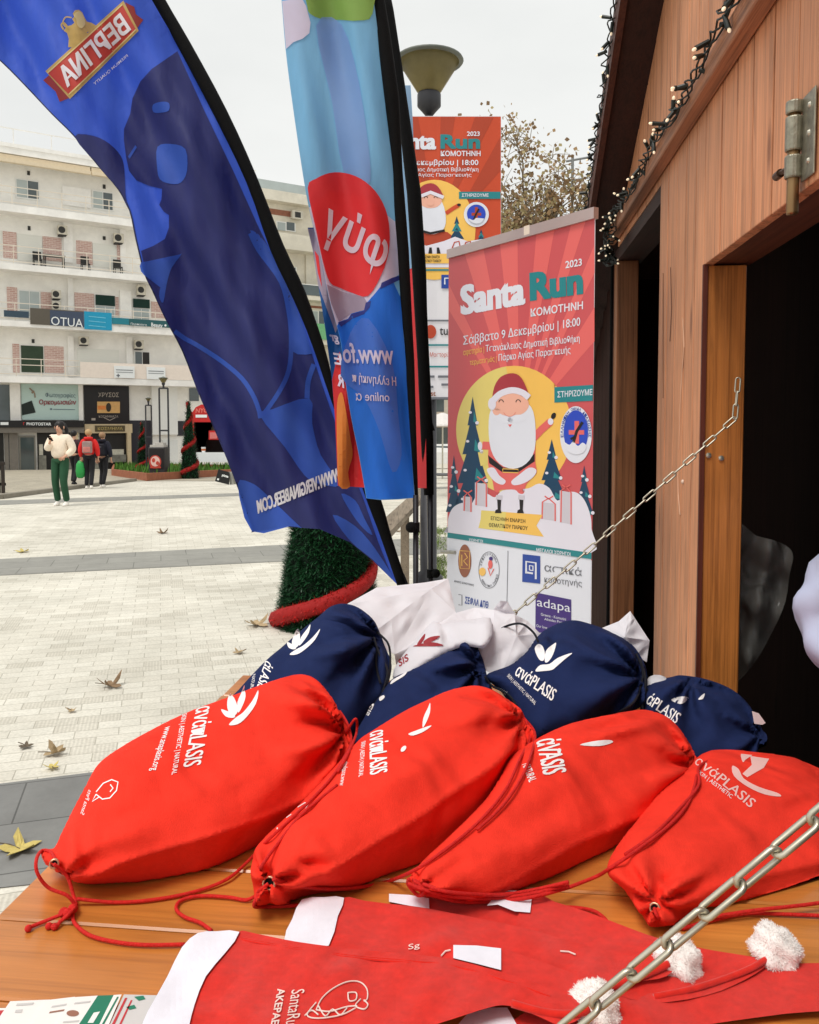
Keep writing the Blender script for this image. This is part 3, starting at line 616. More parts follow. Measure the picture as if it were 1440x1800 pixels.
for q in ((486, 388, 520, 408, 1), (505, 468, 522, 500, 1), (548, 545, 572, 575, 0)):
    wd = p2('window', *q[:4], 0, .06, FRAME); x0, y0, x1, y1 = q[:4]; p2('pane', x0 + 2, y0 + 2, (x0 + x1) / 2 - 1, y1 - 2, .06, .07, GLASSL, wd); p2('pane', (x0 + x1) / 2 + 1, y0 + 2, x1 - 2, y1 - 2, .06, .07, GLASS, wd)
ac = p2('air_conditioner', 514, 369, 533, 386, .2, .5, ACBODY); p2('fan_grille', 519, 372, 529, 383, .5, .52, ACFAN, ac)
p2('awning', 550, 568, 590, 598, .5, 1.4, mat('green_awning', rgb(110, 170, 120), .7)); p2('pilaster', 538, 440, 556, 505, 0, .2, CRM2)
p2('shop_fascia', 540, 640, 720, 668, .3, 1.2, mat('pale_fascia', rgb(200, 196, 186), .7)); p2('shop_window', 540, 690, 720, 790, 0, .03, DARKIN)
# pale far building behind the lamp post banner
P3_ = at(690, 740, 78); b3 = thing('corner_building', 'pale low building far down the street between the flags and the roll-up banner', 'building', (P3_.x, P3_.y, gz(78)))
mb = MB(); mb.box((0, 0, -.5), (14, 8, 6.5)); obj('wall', mb, CRM2, b3, world=False)
mb = MB(); mb.box((-.3, -.4, 6.502), (14.3, 8.3, 6.9)); obj('roof', mb, CRM, b3, world=False)
mb = MB(); mb.box((0, -.9, 2.9), (14, -.002, 3.6)); obj('shop_fascia', mb, mat('pink_fascia', rgb(196, 150, 150), .7), b3, world=False)
for i in range(5):
    mb = MB(); mb.box((.5 + i * 2.7, -.03, .2), (2.7 + i * 2.7, -.002, 2.7)); obj('shop_window', mb, GLASS, b3, world=False)
    mb = MB(); mb.box((.8 + i * 2.7, -.03, 4.2), (2.2 + i * 2.7, -.002, 5.8)); obj('window', mb, GLASS, b3, world=False)
# ================================================================ PLAZA FURNITURE
GRASS = mat('grass_blades', rgb(74, 118, 36), .8, .3, 3)
KERBR = mat('red_brick_kerb', rgb(150, 92, 66), .85, .2, 5)
def basez(px, py): p = ground(px, py); return V((p.x, p.y, gz(p.y)))
def px2m(n, d): return n * d / F
# planter with grass
pl = basez(196, 836); 
def planter(name, label, pts, h):
    q = [basez(*p) for p in pts]; c = q[0]; t = thing(name, label, 'planter', c)
    mb = MB(); n = len(q)
    top = [p + V((0, 0, h)) for p in q]; cen = sum(q, V()) / n
    inn = [cen + (p - cen) * .965 + V((0, 0, h)) for p in q]; inl = [p - V((0, 0, .12)) for p in inn]
    low = [p - V((0, 0, .3)) for p in q]
    vs = low + top + inn + inl; fs = []
    for i in range(n):
        j = (i + 1) % n
        fs += [(i, j, n + j, n + i), (n + i, n + j, 2 * n + j, 2 * n + i), (2 * n + i, 2 * n + j, 3 * n + j, 3 * n + i)]
    mb.add(vs, fs); obj('kerb_wall', mb, KERBR, t, weld=True)
    a = MB(); a.add(inl, [tuple(range(n))]); obj('soil', a, M_('soil', rgb(70, 58, 44), .9, .2), t)
    # blades
    gm = MB(); lo = [min(p[k] for p in inl) for k in range(2)]; hi = [max(p[k] for p in inl) for k in range(2)]
    def inside(x, y):
        r = False
        for i in range(n):
            a_, b_ = inl[i], inl[i - 1]
            if (a_.y > y) != (b_.y > y) and x < (b_.x - a_.x) * (y - a_.y) / (b_.y - a_.y) + a_.x: r = not r
        return r
    k = 0
    while k < 2600:
        x, y = random.uniform(lo[0], hi[0]), random.uniform(lo[1], hi[1]); k += 1
        if not inside(x, y): continue
        hh = random.uniform(.18, .42); a_ = random.uniform(0, 6.28); wv = random.uniform(.03, .06); lx, ly = random.uniform(-.12, .12), random.uniform(-.12, .12); z = inl[0].z - .02 + (gz(y) - gz(inl[0].y))
        gm.add([(x - wv * math.cos(a_), y - wv * math.sin(a_), z), (x + wv * math.cos(a_), y + wv * math.sin(a_), z), (x + lx, y + ly, z + hh)], [(0, 1, 2)])
    gr = obj('grass', gm, GRASS, t); gr['kind'] = 'stuff'
    return t
planter('grass_planter', 'low brick kerbed bed of green grass behind the black litter bin', [(196, 836), (258, 846), (415, 836), (440, 826), (200, 822)], .28)
# litter bin / advertising box
def box_prop(name, x0, y0, x1, y1, depth, d=None):
    b = basez((x0 + x1) / 2, y1) if d is None else None
    return b
b0 = basez(276, 843); d0 = b0.y; wd = px2m(29, d0); ht = px2m(57, d0)
t = thing('litter_bin', 'black square litter bin with a red round poster, left of the striped cone tree', 'litter bin', b0)
mb = MB(); mb.box((-wd / 2, 0, 0), (wd / 2, wd, ht)); obj('body', mb, mat('charcoal_bin', rgb(46, 44, 44), .5, .15), t, world=False, bevel=.03)
mb = MB(); mb.box((-wd / 2 + .04, -.012, ht * .33), (wd / 2 - .04, -.001, ht * .95)); obj('poster', mb, mat('black_poster', rgb(26, 20, 22), .4), t, world=False)
Sb = surf(flat(d0 - .016)); mb = MB(); mb.sheet(ell(273, 812, 10.5, 12, 24), Sb, 0, 0); mb.sheet(ell(273, 811, 8, 9, 20), Sb, .006, 1); mb.sheet(ell(270, 809, 3, 4, 10), Sb, .012, 0); mb.sheet(ell(277, 814, 3, 3.5, 10), Sb, .012, 0); mb.sheet([(264, 820), (283, 820), (283, 823), (264, 823)], Sb, .012, 0)
obj('poster_print', mb, [mat('red_poster_print', rgb(190, 66, 52), .5), mat('pale_poster_print', rgb(226, 190, 180), .5)], t)
mb = MB(); mb.box((-wd * .42, .05, ht + .001), (wd * .42, wd * .9, ht + .08)); mb.box((-.1, .1, ht + .08), (.22, .5, ht + .16)); obj('lid', mb, M_('bin_lid', rgb(180, 176, 170), .5), t, world=False)
# lamp posts
AMBER = mat('amber_lamp_glass', rgb(200, 188, 142), .15, .1, spec=.6, trans=.6, alpha=.42)
LAMPGREY = mat('lamp_grey', rgb(58, 58, 62), .5, .12, metal=.3)
def lamp_head(t, z, s, lbl=None):
    mb = MB(); mb.lathe([(.05 * s, z - .12 * s), (.10 * s, z - .06 * s), (.155 * s, z + .0), (.155 * s, z + .15 * s), (.14 * s, z + .17 * s)], n=20); obj('lamp_collar', mb, LAMPGREY, t, smooth=True, world=False)
    mb = MB(); mb.lathe([(.14 * s, z + .171 * s), (.16 * s, z + .19 * s), (.40 * s, z + .57 * s), (.395 * s, z + .575 * s), (.15 * s, z + .2 * s)], n=28); sh = obj('lamp_shade', mb, AMBER, t, smooth=True, world=False)
    mb = MB(); mb.lathe([(.07 * s, z + .18 * s), (.07 * s, z + .55 * s)], n=12); obj('lamp_tube', mb, mat('lamp_tube', rgb(120, 108, 80), .4), t, smooth=True, world=False)
    mb = MB(); mb.lathe([(.44 * s, z + .562 * s), (.452 * s, z + .578 * s), (.44 * s, z + .60 * s), (.30 * s, z + .655 * s), (.16 * s, z + .665 * s), (.15 * s, z + .70 * s), (.02 * s, z + .735 * s)], n=32); obj('lamp_cap', mb, mat('lamp_cap', rgb(96, 100, 92), .45, .1), t, smooth=True, world=False)
D = 7.2; p = at(755, 190, D); LPX, LPZ = p.x, p.z
t = thing('street_lamp', 'large street lamp with an amber cone shade above the hanging orange Santa Run banner', 'street lamp', (LPX, D + .12, 0))
mb = MB(); mb.lathe([(.14, 0), (.13, .25), (.075, .3), (.06, LPZ - .09)], n=16); obj('post', mb, LAMPGREY, t, smooth=True, world=False)
s_ = px2m(120, D) / .9; lamp_head(t, LPZ + .06, s_)
mb = MB()
for py in (204, 700):
    zz = at(760, py, D).z; mb.box((-px2m(84, D), -.06, zz - .012), (px2m(124, D), -.04, zz + .012)); mb.box((-.02, -.06, zz - .012), (.02, .02, zz + .012))
obj('banner_arm', mb, LAMPGREY, t, world=False)
def far_lamp(pxc, ptop, pbase, wpx, label, dback=0.0):
    b = basez(pxc, pbase); d = b.y; zt = at(pxc, ptop, d).z - b.z; s = px2m(wpx, d) / .9
    t = thing('street_lamp', label, 'street lamp', b)
    gap = px2m(wpx * .9, d) / 2
    mb = MB(); zc = zt - .735 * s - .1
    for sx in (-1, 1): mb.tube([(sx * gap, 0, 0), (sx * gap, 0, zc - .1)], .035, 8)
    obj('post', mb, LAMPGREY, t, world=False)
    for zz in (zc - .1, zc * .52): mb = MB(); mb.box((-gap, -.03, zz - .03), (gap, .03, zz + .03)); obj('crossbar', mb, LAMPGREY, t, world=False)
    mb = MB(); mb.tube([(0, 0, zc - .12), (0, 0, zc)], .04); obj('neck', mb, LAMPGREY, t, world=False)
    lamp_head(t, zc + .04, s)
far_lamp(290, 659, 842, 17, 'tall twin post lamp in front of the white column across the plaza')
far_lamp(263, 696, 832, 11, 'short twin post lamp rising behind the black litter bin')
# tinsel cone trees
TIN = mat('green_tinsel', rgb(26, 72, 40), .45, .5, 40, spec=.5); TIN2 = mat('red_tinsel', rgb(190, 24, 20), .45, .3, 40, spec=.5); TDARK = mat('dark_green_core', rgb(10, 32, 18), .9, .3, 8)
def cone_tree(name, label, pxc, pbase, wpx, h, turns, nblade, red_r, phase=0, slope=None, blade=.03, trunc=.12):
    b = basez(pxc, pbase); d = b.y; r0 = px2m(wpx, d) / 2; b.y += r0 * .6; b.z = gz(b.y)
    t = thing(name, label, 'cone tree', b)
    rad = lambda z: r0 * (1 - (1 - trunc) * z / h)
    mb = MB(); mb.lathe([(r0 * .97, 0), (rad(h) * .97, h), (.01, h + .02)], n=32); obj('core', mb, TDARK, t, smooth=False, world=False)
    g = MB()
    for i in range(nblade):
        z = h * (1 - math.sqrt(random.random())) if random.random() < .8 else h * random.random(); a = random.uniform(0, 6.283); rr = rad(z) * .96
        c = V((rr * math.cos(a), rr * math.sin(a), z)); o = V((math.cos(a), math.sin(a), 0)); q = (o * random.uniform(.5, 1) + V((random.uniform(-1, 1), random.uniform(-1, 1), random.uniform(-.7, .9))) * .8).normalized()
        sd = q.cross(V((0, 0, 1))).normalized() * blade * .16; l = blade * random.uniform(.7, 1.4)
        g.add([c - sd, c + sd, c + q * l * 1.25 + sd * .4, c + q * l * 1.25 - sd * .4], [(0, 1, 2, 3)])
    gr = obj('tinsel', g, TIN, t, world=False)
    # garland spiral
    pts = []; N = int(48 * turns)
    for i in range(N + 1):
        a = phase + 2 * math.pi * i / 48; z = h * .02 + h * .97 * i / N; pts.append(V((rad(z) * 1.03 * math.cos(a), rad(z) * 1.03 * math.sin(a), z)))
    mb = MB(); mb.tube(pts, [red_r * (1 - .5 * i / N) for i in range(N + 1)], 8); gl = obj('garland', mb, mat('garland_core', rgb(150, 16, 14), .8), t, world=False, smooth=True)
    g = MB()
    for i in range(int(nblade * .6)):
        k = random.random() * N; i0 = int(k); c0 = pts[i0].lerp(pts[min(i0 + 1, N)], k - i0); q = V((random.gauss(0, 1), random.gauss(0, 1), random.gauss(0, 1))).normalized(); rr = red_r * (1 - .5 * k / N)
        c = c0 + q * rr * .8; q2 = (q + V((random.gauss(0, .5), random.gauss(0, .5), random.gauss(0, .5)))).normalized(); sd = q2.cross(V((.3, .2, 1))).normalized() * blade * .16; l = blade * random.uniform(.5, 1)
        g.add([c - sd, c + sd, c + q2 * l], [(0, 1, 2)])
    obj('garland_tinsel', g, TIN2, gl, world=False)
    return t
cone_tree('tinsel_cone_tree', 'big dark green tinsel cone tree with a red garland, behind the royal blue flag', 572, 1108, 186, 1.75, 2.0, 16000, .07, phase=R(184), blade=.045, trunc=.3)
cone_tree('tinsel_cone_tree', 'distant green cone tree with red bands standing right of the black litter bin', 331, 842, 31, px2m(128, 33), 3.2, 2500, .1, phase=R(150), blade=.1)
cone_tree('tinsel_cone_tree', 'dark cone tree with red bands beside the jewellery shop, left of the black litter bin', 249, 828, 20, px2m(100, 37), 3.2, 1800, .1, phase=R(120), blade=.1)
# red arched booth with a counter
b0 = basez(362, 832); b0.y += 1.2; d0 = b0.y
t = thing('market_booth', 'red arched market booth with a white counter, half hidden by the blue flag', 'booth', b0)
REDP = mat('red_booth_paint', rgb(196, 34, 32), .5, .1); Sk = surf(flat(d0 - .05)); u = px2m(1, d0)
xl = (333 - 362) * u; xr = (420 - 362) * u; zc = lambda py: at(362, py, d0).z - b0.z
mb = MB(); outer = [(333, 832), (333, 745), (336, 728), (344, 716), (354, 711), (398, 711), (410, 716), (418, 728), (420, 745), (420, 832)]; inner = [(411, 832), (411, 742), (341, 742), (341, 832)]
mb.slab(outer[:5] + [(376, 711), (376, 742), (341, 742), (341, 832)], Sk, 1.6); mb.slab([(376, 711), (398, 711), (410, 716), (418, 728), (420, 745), (420, 832), (411, 832), (411, 742), (376, 742)], Sk, 1.6); obj('arch', mb, REDP, t)
mb = MB(); mb.sheet([(344, 729), (364, 729), (364, 734), (344, 734)], Sk, .02, 0); mb.text('NYO', (344, 726), (366, 725), (345, 718), Sk, .02, 1, bold=.03); obj('lettering', mb, [SG, mat('pink_print', rgb(226, 120, 110), .5)], t)
mb = MB(); mb.sheet([(341, 742.5), (411, 742.5), (411, 763), (341, 763)], Sk, -.3); obj('roller_blind', mb, mat('olive_blind', rgb(112, 118, 92), .7), t)
mb = MB(); mb.sheet([(341, 763), (411, 763), (411, 795), (341, 795)], Sk, -1.5); obj('back_panel', mb, mat('dark_slats', rgb(60, 60, 58), .7, .3, 3), t)
mb = MB(); mb.slab([(338, 795), (424, 795), (424, 812), (338, 812)], Sk, .8, off=.5); obj('counter', mb, SG, t)
sgn = thing('price_sign', 'small red and white sign hanging in the arched red booth', 'sign', at(375, 764, d0 - .2)); Sg = surf(flat(d0 - .3)); mb = MB(); mb.slab([(367, 757), (384, 757), (384, 773), (367, 773)], Sg, .05); obj('frame', mb, REDP, sgn); mb = MB(); mb.sheet([(369, 760), (382, 760), (382, 771), (369, 771)], Sg, .02); obj('panel', mb, mat('pink_panel', rgb(214, 120, 116), .5), sgn)
cup = thing('paper_cup', 'small orange and white cup on the counter of the red booth', 'cup', at(358, 795, d0 - .35)); mb = MB(); mb.lathe([(.08, 0), (.11, .25)], n=12); obj('body', mb, SG, cup, world=False); mb = MB(); mb.lathe([(.101, .08), (.112, .17)], n=12); obj('band', mb, mat('orange_band', rgb(200, 110, 60), .5), cup, world=False)
# pavement board
b0 = basez(392, 852); b0.y -= 0; d0 = b0.y
t = thing('pavement_board', 'tilted black advertising board on the plaza at the edge of the blue flag', 'sign', b0); Sk = surf(flat(d0))
mb = MB(); mb.slab([(384, 825), (404, 830), (403, 852), (378, 846)], Sk, .06); obj('panel', mb, mat('black_board', rgb(20, 20, 22), .4), t)
mb = MB(); mb.text('pizza', (390, 838), (401, 841), (391, 833), Sk, .02, bold=.04); mb.stroke([(382, 842), (385, 843)], 3, Sk, .02); obj('lettering', mb, SG, t)
mb = MB(); mb.tube([at(405, 832, d0 + .2), at(408, 864, d0 + .2)], .05); mb.tube([at(410, 832, d0 + .5), at(415, 866, d0 + .5)], .05); mb.tube([at(400, 832, d0 + .1), at(416, 832, d0 + .6)], .05); obj('stand', mb, M_('grey_stand', rgb(150, 148, 140), .5), t)
# cafe barrier at the left edge
b0 = basez(0, 868); d0 = b0.y; u = px2m(1, d0)
t = thing('slatted_barrier', 'dark slatted wooden barrier standing at the left edge of the plaza', 'barrier', b0); SLT = mat('dark_brown_slats', rgb(44, 36, 30), .7, .2)
for i in range(6):
    mb = MB(); mb.box((-.5 + i * .11, -.03, .02), (-.43 + i * .11, .03, .72)); obj('slat', mb, SLT, t, world=False)
mb = MB(); mb.box((-.55, -.04, .722), (.13, .04, .79)); mb.box((-.55, .031, .2), (.13, .06, .27)); obj('rail', mb, SLT, t, world=False)
# timber handrail between the flag poles
TIMB = wood('weathered_timber', rgb(140, 128, 112), 'y', .8, .6, bump=.3)
A_, B_ = at(686, 917, 6.5), at(748, 857, 9.6); A_ += (A_ - B_) * .25
t = thing('timber_handrail', 'weathered grey timber handrail and post behind the flag poles', 'railing', (A_.x, A_.y, 0))
dv = (B_ - A_).normalized(); nn = V((dv.y, -dv.x, 0)).normalized() * .075; up = V((0, 0, .05))
mb = MB(); vs = [A_ - nn - up, B_ - nn - up, B_ + nn - up, A_ + nn - up, A_ - nn, B_ - nn, B_ + nn, A_ + nn]; mb.add(vs, [(0, 3, 2, 1), (4, 5, 6, 7), (0, 1, 5, 4), (1, 2, 6, 5), (2, 3, 7, 6), (3, 0, 4, 7)]); obj('rail', mb, TIMB, t, weld=True)
for q in ((at(712, 888, 8.0)), (at(745, 862, 9.4))):
    mb = MB(); mb.box((q.x - .042, q.y - .042, 0), (q.x + .042, q.y + .042, q.z - .03)); obj('post', mb, TIMB, t)
# weeds between pavers beyond the poles
g = MB()
for (px, py, n, spx, spy) in ((760, 955, 420, 26, 14), (772, 935, 260, 20, 6), (766, 990, 360, 26, 14), (745, 945, 120, 10, 10), (775, 1010, 200, 20, 8)):
    for i in range(n):
        p = ground(random.gauss(px, spx * .5), random.gauss(py, spy * .5)); a_ = random.uniform(0, 6.28); h = random.uniform(.015, .06); wv = .008
        g.add([(p.x - wv * math.cos(a_), p.y - wv * math.sin(a_), 0), (p.x + wv * math.cos(a_), p.y + wv * math.sin(a_), 0), (p.x + random.gauss(0, .03), p.y + random.gauss(0, .03), h)], [(0, 1, 2)])
tag(obj('weeds', g, mat('weed_green', rgb(112, 128, 74), .85, .25, 20)), 'low green weeds growing between the pavers behind the flag poles', 'weeds', kind='stuff')
# parked car far behind
b0 = basez(778, 824); d0 = b0.y; t = thing('parked_car', 'white car parked far off between the flag poles and the roll-up banner', 'car', b0)
prof = [(-2.1, .35), (-2.15, .7), (-1.9, .95), (-1.1, 1.02), (-.6, 1.45), (.8, 1.47), (1.5, 1.0), (2.05, .9), (2.15, .55), (2.1, .35)]
mb = MB(); n = len(prof)
for wy, s_ in ((-.82, 1), (-.74, 1)): pass
vs = [(x, -.82 if z < 1.1 else -.66, z) for x, z in prof] + [(x, .82 if z < 1.1 else .66, z) for x, z in prof]
mb.add(vs, [tuple(range(n))[::-1], tuple(range(n, 2 * n))] + [(i, (i + 1) % n, n + (i + 1) % n, n + i) for i in range(n)]); obj('body', mb, mat('white_car_paint', rgb(216, 216, 214), .3, .03, spec=.6), t, world=False, weld=True)
mb = MB(); mb.add([(-1.0, -.80, 1.03), (1.3, -.80, 1.03), (.78, -.69, 1.38), (-.55, -.69, 1.38)], [(0, 1, 2, 3)]); obj('side_window', mb, GLASS, t, world=False)
for x in (-1.3, 1.3):
    for y in (-.82, .82):
        mb = MB(); mb.lathe([(.3, -.1), (.32, -.08), (.32, .08), (.3, .1)], (x, y, .32), 18, 0, Matrix(((1, 0, 0), (0, 0, 1), (0, 1, 0)))); wh = obj('wheel', mb, mat('tyre', rgb(24, 24, 24), .8), t, world=False); mb = MB(); mb.lathe([(.19, -.11), (.19, .11)], (x, y, .32), 14, 0, Matrix(((1, 0, 0), (0, 0, 1), (0, 1, 0)))); obj('rim', mb, STEEL, wh, world=False)
b0 = basez(772, 850); t = thing('scooter', 'grey motor scooter parked in front of the distant white car', 'scooter', b0); GM = mat('scooter_grey', rgb(96, 96, 98), .4, .1)
for x in (-.55, .55):
    mb = MB(); mb.tube([V((x + .22 * math.cos(a * .393), 0, .25 + .22 * math.sin(a * .393))) for a in range(16)], .06, 8, closed=True); obj('wheel', mb, BLACK, t, world=False)
mb = MB(); mb.box((-.8, -.14, .4), (-.1, .14, .72)); mb.box((-.1, -.13, .25), (.35, .13, .34)); mb.box((.32, -.16, .25), (.46, .16, .95)); obj('body', mb, GM, t, world=False, bevel=.04)
mb = MB(); mb.box((-.75, -.13, .722), (-.12, .13, .8)); obj('seat', mb, BLACK, t, world=False, bevel=.02); mb = MB(); mb.tube([(.36, -.32, 1.05), (.4, 0, 1.0), (.36, .32, 1.05)], .025); mb.tube([(.4, 0, .9), (.4, 0, 1.0)], .03); obj('handlebar', mb, DARKMETAL, t, world=False)
# market umbrella, distant
b0 = basez(778, 842); t = thing('market_umbrella', 'white market umbrella far down the street beside the roll-up banner', 'umbrella', b0); mb = MB(); mb.tube([(0, 0, 0), (0, 0, 2.35)], .03); obj('pole', mb, STEEL, t, world=False)
mb = MB(); mb.lathe([(1.25, 2.0), (1.24, 2.06), (.05, 2.5)], n=8); obj('canopy', mb, mat('white_canvas', rgb(230, 226, 224), .8, .05, trans=.3), t, world=False)
# tall thin mast with a crossarm by the hut roof
P = at(1006, 345, 26); t = thing('aerial_mast', 'thin grey mast with a crossarm rising between the plane tree and the hut roof', 'mast', (P.x, P.y, gz(26)))
zt = at(1006, 275, 26).z - gz(26); mb = MB(); mb.tube([(0, 0, 0), (0, 0, zt)], .045); obj('pole', mb, M_('mast_grey', rgb(120, 122, 122), .6), t, world=False)
mb = MB(); mb.tube([(-.2, 0, zt - .15), (.55, 0, zt - .02)], .035); mb.tube([(-.1, 0, zt - .75), (.5, 0, zt - .65)], .03); obj('crossarm', mb, M_('mast_grey'), t, world=False)
# ---------------------------------------------------------------- plane tree with brown leaves
def plane_tree():
    d = 20.0; P = at(945, 700, d); b = V((P.x, d, gz(d))); t = thing('plane_tree', 'tall plane tree with sparse brown autumn leaves behind the roll-up banner', 'tree', b)
    rnd = random.Random(5); br = MB(); lf = MB(); tips = []
    def grow(p, dirv, ln, r, lev):
        pts = [p]; q = p; dv = dirv
        for i in range(4):
            dv = (dv + V((rnd.gauss(0, .14), rnd.gauss(0, .14), rnd.gauss(.03, .08)))).normalized(); q = q + dv * ln / 4; pts.append(q)
        br.tube(pts, [r * (1 - .13 * i) for i in range(5)], 6 if lev < 3 else 4)
        if lev >= 2:
            for k in range(5 if lev < 4 else 9): q0 = pts[rnd.randint(1, 4)]; q1 = q0 + V((rnd.gauss(0, .24), rnd.gauss(0, .24), rnd.gauss(.05, .22))); tips.append(q1); br.tube([q0, q0.lerp(q1, .5) + V((0, 0, .03)), q1], [.011, .009, .006], 3)
        if lev < 5:
            for k in range(3 if lev < 3 else 2):
                ax = V((rnd.gauss(0, 1), rnd.gauss(0, 1), rnd.gauss(.25, .5))).normalized(); nd = (dv * 1.0 + ax * rnd.uniform(.5, .95)).normalized()
                grow(pts[rnd.randint(2, 4)], nd, ln * rnd.uniform(.66, .86), r * .58, lev + 1)
    zt = at(945, 205, d).z - b.z
    grow(V((0, 0, 0)), V((0, 0, 1)), zt * .36, .24, 0)
    for s in range(4):
        a = s * 1.6 + .4; grow(V((0, 0, zt * (.3 + .04 * s))), V((math.cos(a) * .6, math.sin(a) * .6, .8)).normalized(), zt * .24, .12, 1)
    mx = max(v[2] for v in br.v); k = zt / mx; br.v = [(x * k, y * k, z * k) for x, y, z in br.v]; tips = [p * k for p in tips]
    obj('trunk', br, mat('plane_bark', rgb(132, 118, 98), .85, .25, 6), t, world=False)
    for p in tips:
        for j in range(6):
            c = p + V((rnd.gauss(0, .11), rnd.gauss(0, .11), rnd.gauss(0, .11))); u = V((rnd.gauss(0, 1), rnd.gauss(0, 1), rnd.gauss(0, 1))).normalized(); v = u.cross(V((rnd.gauss(0, 1), rnd.gauss(0, 1), rnd.gauss(0, 1)))).normalized(); s = rnd.uniform(.03, .065)
            lf.add([c - u * s, c - v * s * .7 - u * .2 * s, c + u * s * .3 - v * .9 * s, c + u * s, c + v * s * .8, c - u * .3 * s + v * .6 * s], [(0, 1, 2, 3, 4, 5)], rnd.randint(0, 2))
    lv = obj('foliage', lf, [mat('brown_leaf', rgb(172, 142, 106), .7, .25, 3, trans=.4), mat('dark_brown_leaf', rgb(134, 108, 80), .7, .25, 3, trans=.35), mat('olive_leaf', rgb(178, 164, 122), .7, .25, 3, trans=.4)], t, world=False)
plane_tree()
# ---------------------------------------------------------------- fallen leaves on the plaza
LEAFC = {'brown': mat('fallen_brown_leaf', rgb(128, 104, 78), .8, .3, 40, bump=.4), 'yellow': mat('fallen_yellow_leaf', rgb(196, 178, 104), .7, .15, 30, bump=.3), 'tan': mat('fallen_tan_leaf', rgb(172, 150, 116), .8, .25, 40, bump=.4), 'dark': mat('fallen_dark_leaf', rgb(96, 84, 68), .8, .3, 40)}
def leaf(px, py, size, kind, label, lift=.012, curl=.35, seed=0):
    size *= .8; curl = curl * 1.5 + .15; rnd = random.Random(seed + int(px)); p = basez(px, py); a0 = rnd.uniform(0, 6.28); mb = MB(); pts = []
    lob = 5
    for i in range(lob * 4):
        a = 2 * math.pi * i / (lob * 4); rr = (1, .72, .42, .72)[i % 4] * rnd.uniform(.85, 1.1)
        if i == 2: rr = .25
        pts.append((a, rr))
    def put(a, rr): return V((math.cos(a + a0) * rr * size, math.sin(a + a0) * rr * size, lift + curl * size * rr * rr * (.5 + .5 * math.sin(a * 2 + seed))))
    vs = [V((0, 0, lift))] + [put(a, r_) for a, r_ in pts] + [put(a, r_ * .5) for a, r_ in pts]; n = len(pts); fs = []
    for i in range(n):
        j = (i + 1) % n; fs += [(0, 1 + n + i, 1 + n + j), (1 + n + i, 1 + i, 1 + j, 1 + n + j)]
    bot = [v - V((0, 0, .002)) for v in vs]; m = len(vs)
    mb.add(vs + bot, fs + [tuple(i + m for i in f[::-1]) for f in fs] + [(1 + i, 1 + i + m, 1 + (i + 1) % n + m, 1 + (i + 1) % n) for i in range(n)])
    t = thing('fallen_leaf', label, 'leaf', p, 0, 'fallen leaves on the plaza'); obj('blade', mb, LEAFC[kind], t, world=False)
    st = MB(); a = a0 + 2 * math.pi * 2 / 20; st.tube([(0, 0, lift), (math.cos(a) * size * .7, math.sin(a) * size * .7, lift + .004), (math.cos(a + .2) * size * 1.3, math.sin(a + .2) * size * 1.3, lift + .01)], .0025, 5); obj('stalk', st, LEAFC['dark'], t, world=False)
leaf(35, 1497, .10, 'yellow', 'large yellow maple shaped leaf on the grey band left of the front red bag', curl=.25, seed=1)
leaf(97, 1327, .075, 'tan', 'curled tan leaf lying just above the small yellow leaf', curl=.7, seed=2)
leaf(92, 1352, .05, 'yellow', 'small pale yellow leaf below the curled tan leaf', curl=.3, seed=3)
leaf(195, 1208, .10, 'brown', 'crumpled brown leaf in the middle of the pale paving', curl=.6, seed=4)
leaf(126, 1252, .04, 'tan', 'thin tan leaf on the pavers below the crumpled brown one', curl=.3, seed=5)
leaf(286, 938, .11, 'brown', 'brown leaf lying beyond the far grey band', curl=.5, seed=6)
leaf(40, 971, .12, 'yellow', 'yellowish leaf just beyond the far grey band on the left', curl=.2, seed=7)
0 and leaf(340, 982, .10, 'dark', 'dark leaf lying on the far grey band', curl=.2, seed=8)
leaf(452, 1100, .14, 'tan', 'long tan leaf touching the red rim of the big cone tree', curl=.4, seed=9)
0 and leaf(478, 1052, .07, 'brown', 'small brown leaf left of the big cone tree', curl=.4, seed=10)
0 and leaf(82, 1115, .06, 'dark', 'small dark leaf on the left of the pale paving', curl=.1, seed=11)
0 and leaf(249, 1165, .05, 'dark', 'tiny dark leaf above and right of the crumpled brown leaf', curl=.1, seed=12)
0 and leaf(305, 1222, .045, 'dark', 'tiny dark leaf left of the counter corner', curl=.1, seed=13)
leaf(46, 1315, .05, 'dark', 'dark flat leaf left of the curled tan leaf', curl=.1, seed=14)
leaf(420, 1149, .06, 'tan', 'pinkish tan leaf above the counter corner', curl=.3, seed=15)
0 and leaf(275, 903, .08, 'tan', 'small tan leaf on the far paving behind the grey band', curl=.3, seed=16)
leaf(700, 935, .09, 'brown', 'brown leaf on the ground beside the timber handrail post', curl=.3, seed=17)
# ================================================================ WOODEN HUT (own axes: y along its front wall, x into it)
TH = R(6.2); HRZ = -TH; HM = Matrix.Rotation(HRZ, 4, 'Z'); XW = .45
def hp(x, y, z): return HM @ V((x, y, z))
def hplane(px, py, xc):
    r = ray(px, py); lx = r.x * math.cos(TH) - math.sin(TH); ly = r.x * math.sin(TH) + math.cos(TH); t = xc / lx
    return V((xc, ly * t, CAMZ + r.z * t))
HUTW = wood('hut_plank_wood', rgb(212, 148, 108), 'z', .55, .55, tone=True, bump=.35, grain=.55)
HUTD = wood('dark_shaded_wood', rgb(46, 22, 15), 'z', .8, .5, tone=False, spec=.1)  # dark wood; shade on the far end boards is put into this colour
HUTDY = wood('dark_roof_wood', rgb(54, 26, 20), 'y', .7, .5)
JAMBW = wood('varnished_jamb_wood', rgb(190, 120, 58), 'z', .4, .5, coat=.2)
POSTW = wood('rough_post_wood', rgb(146, 96, 62), 'z', .6, .45)
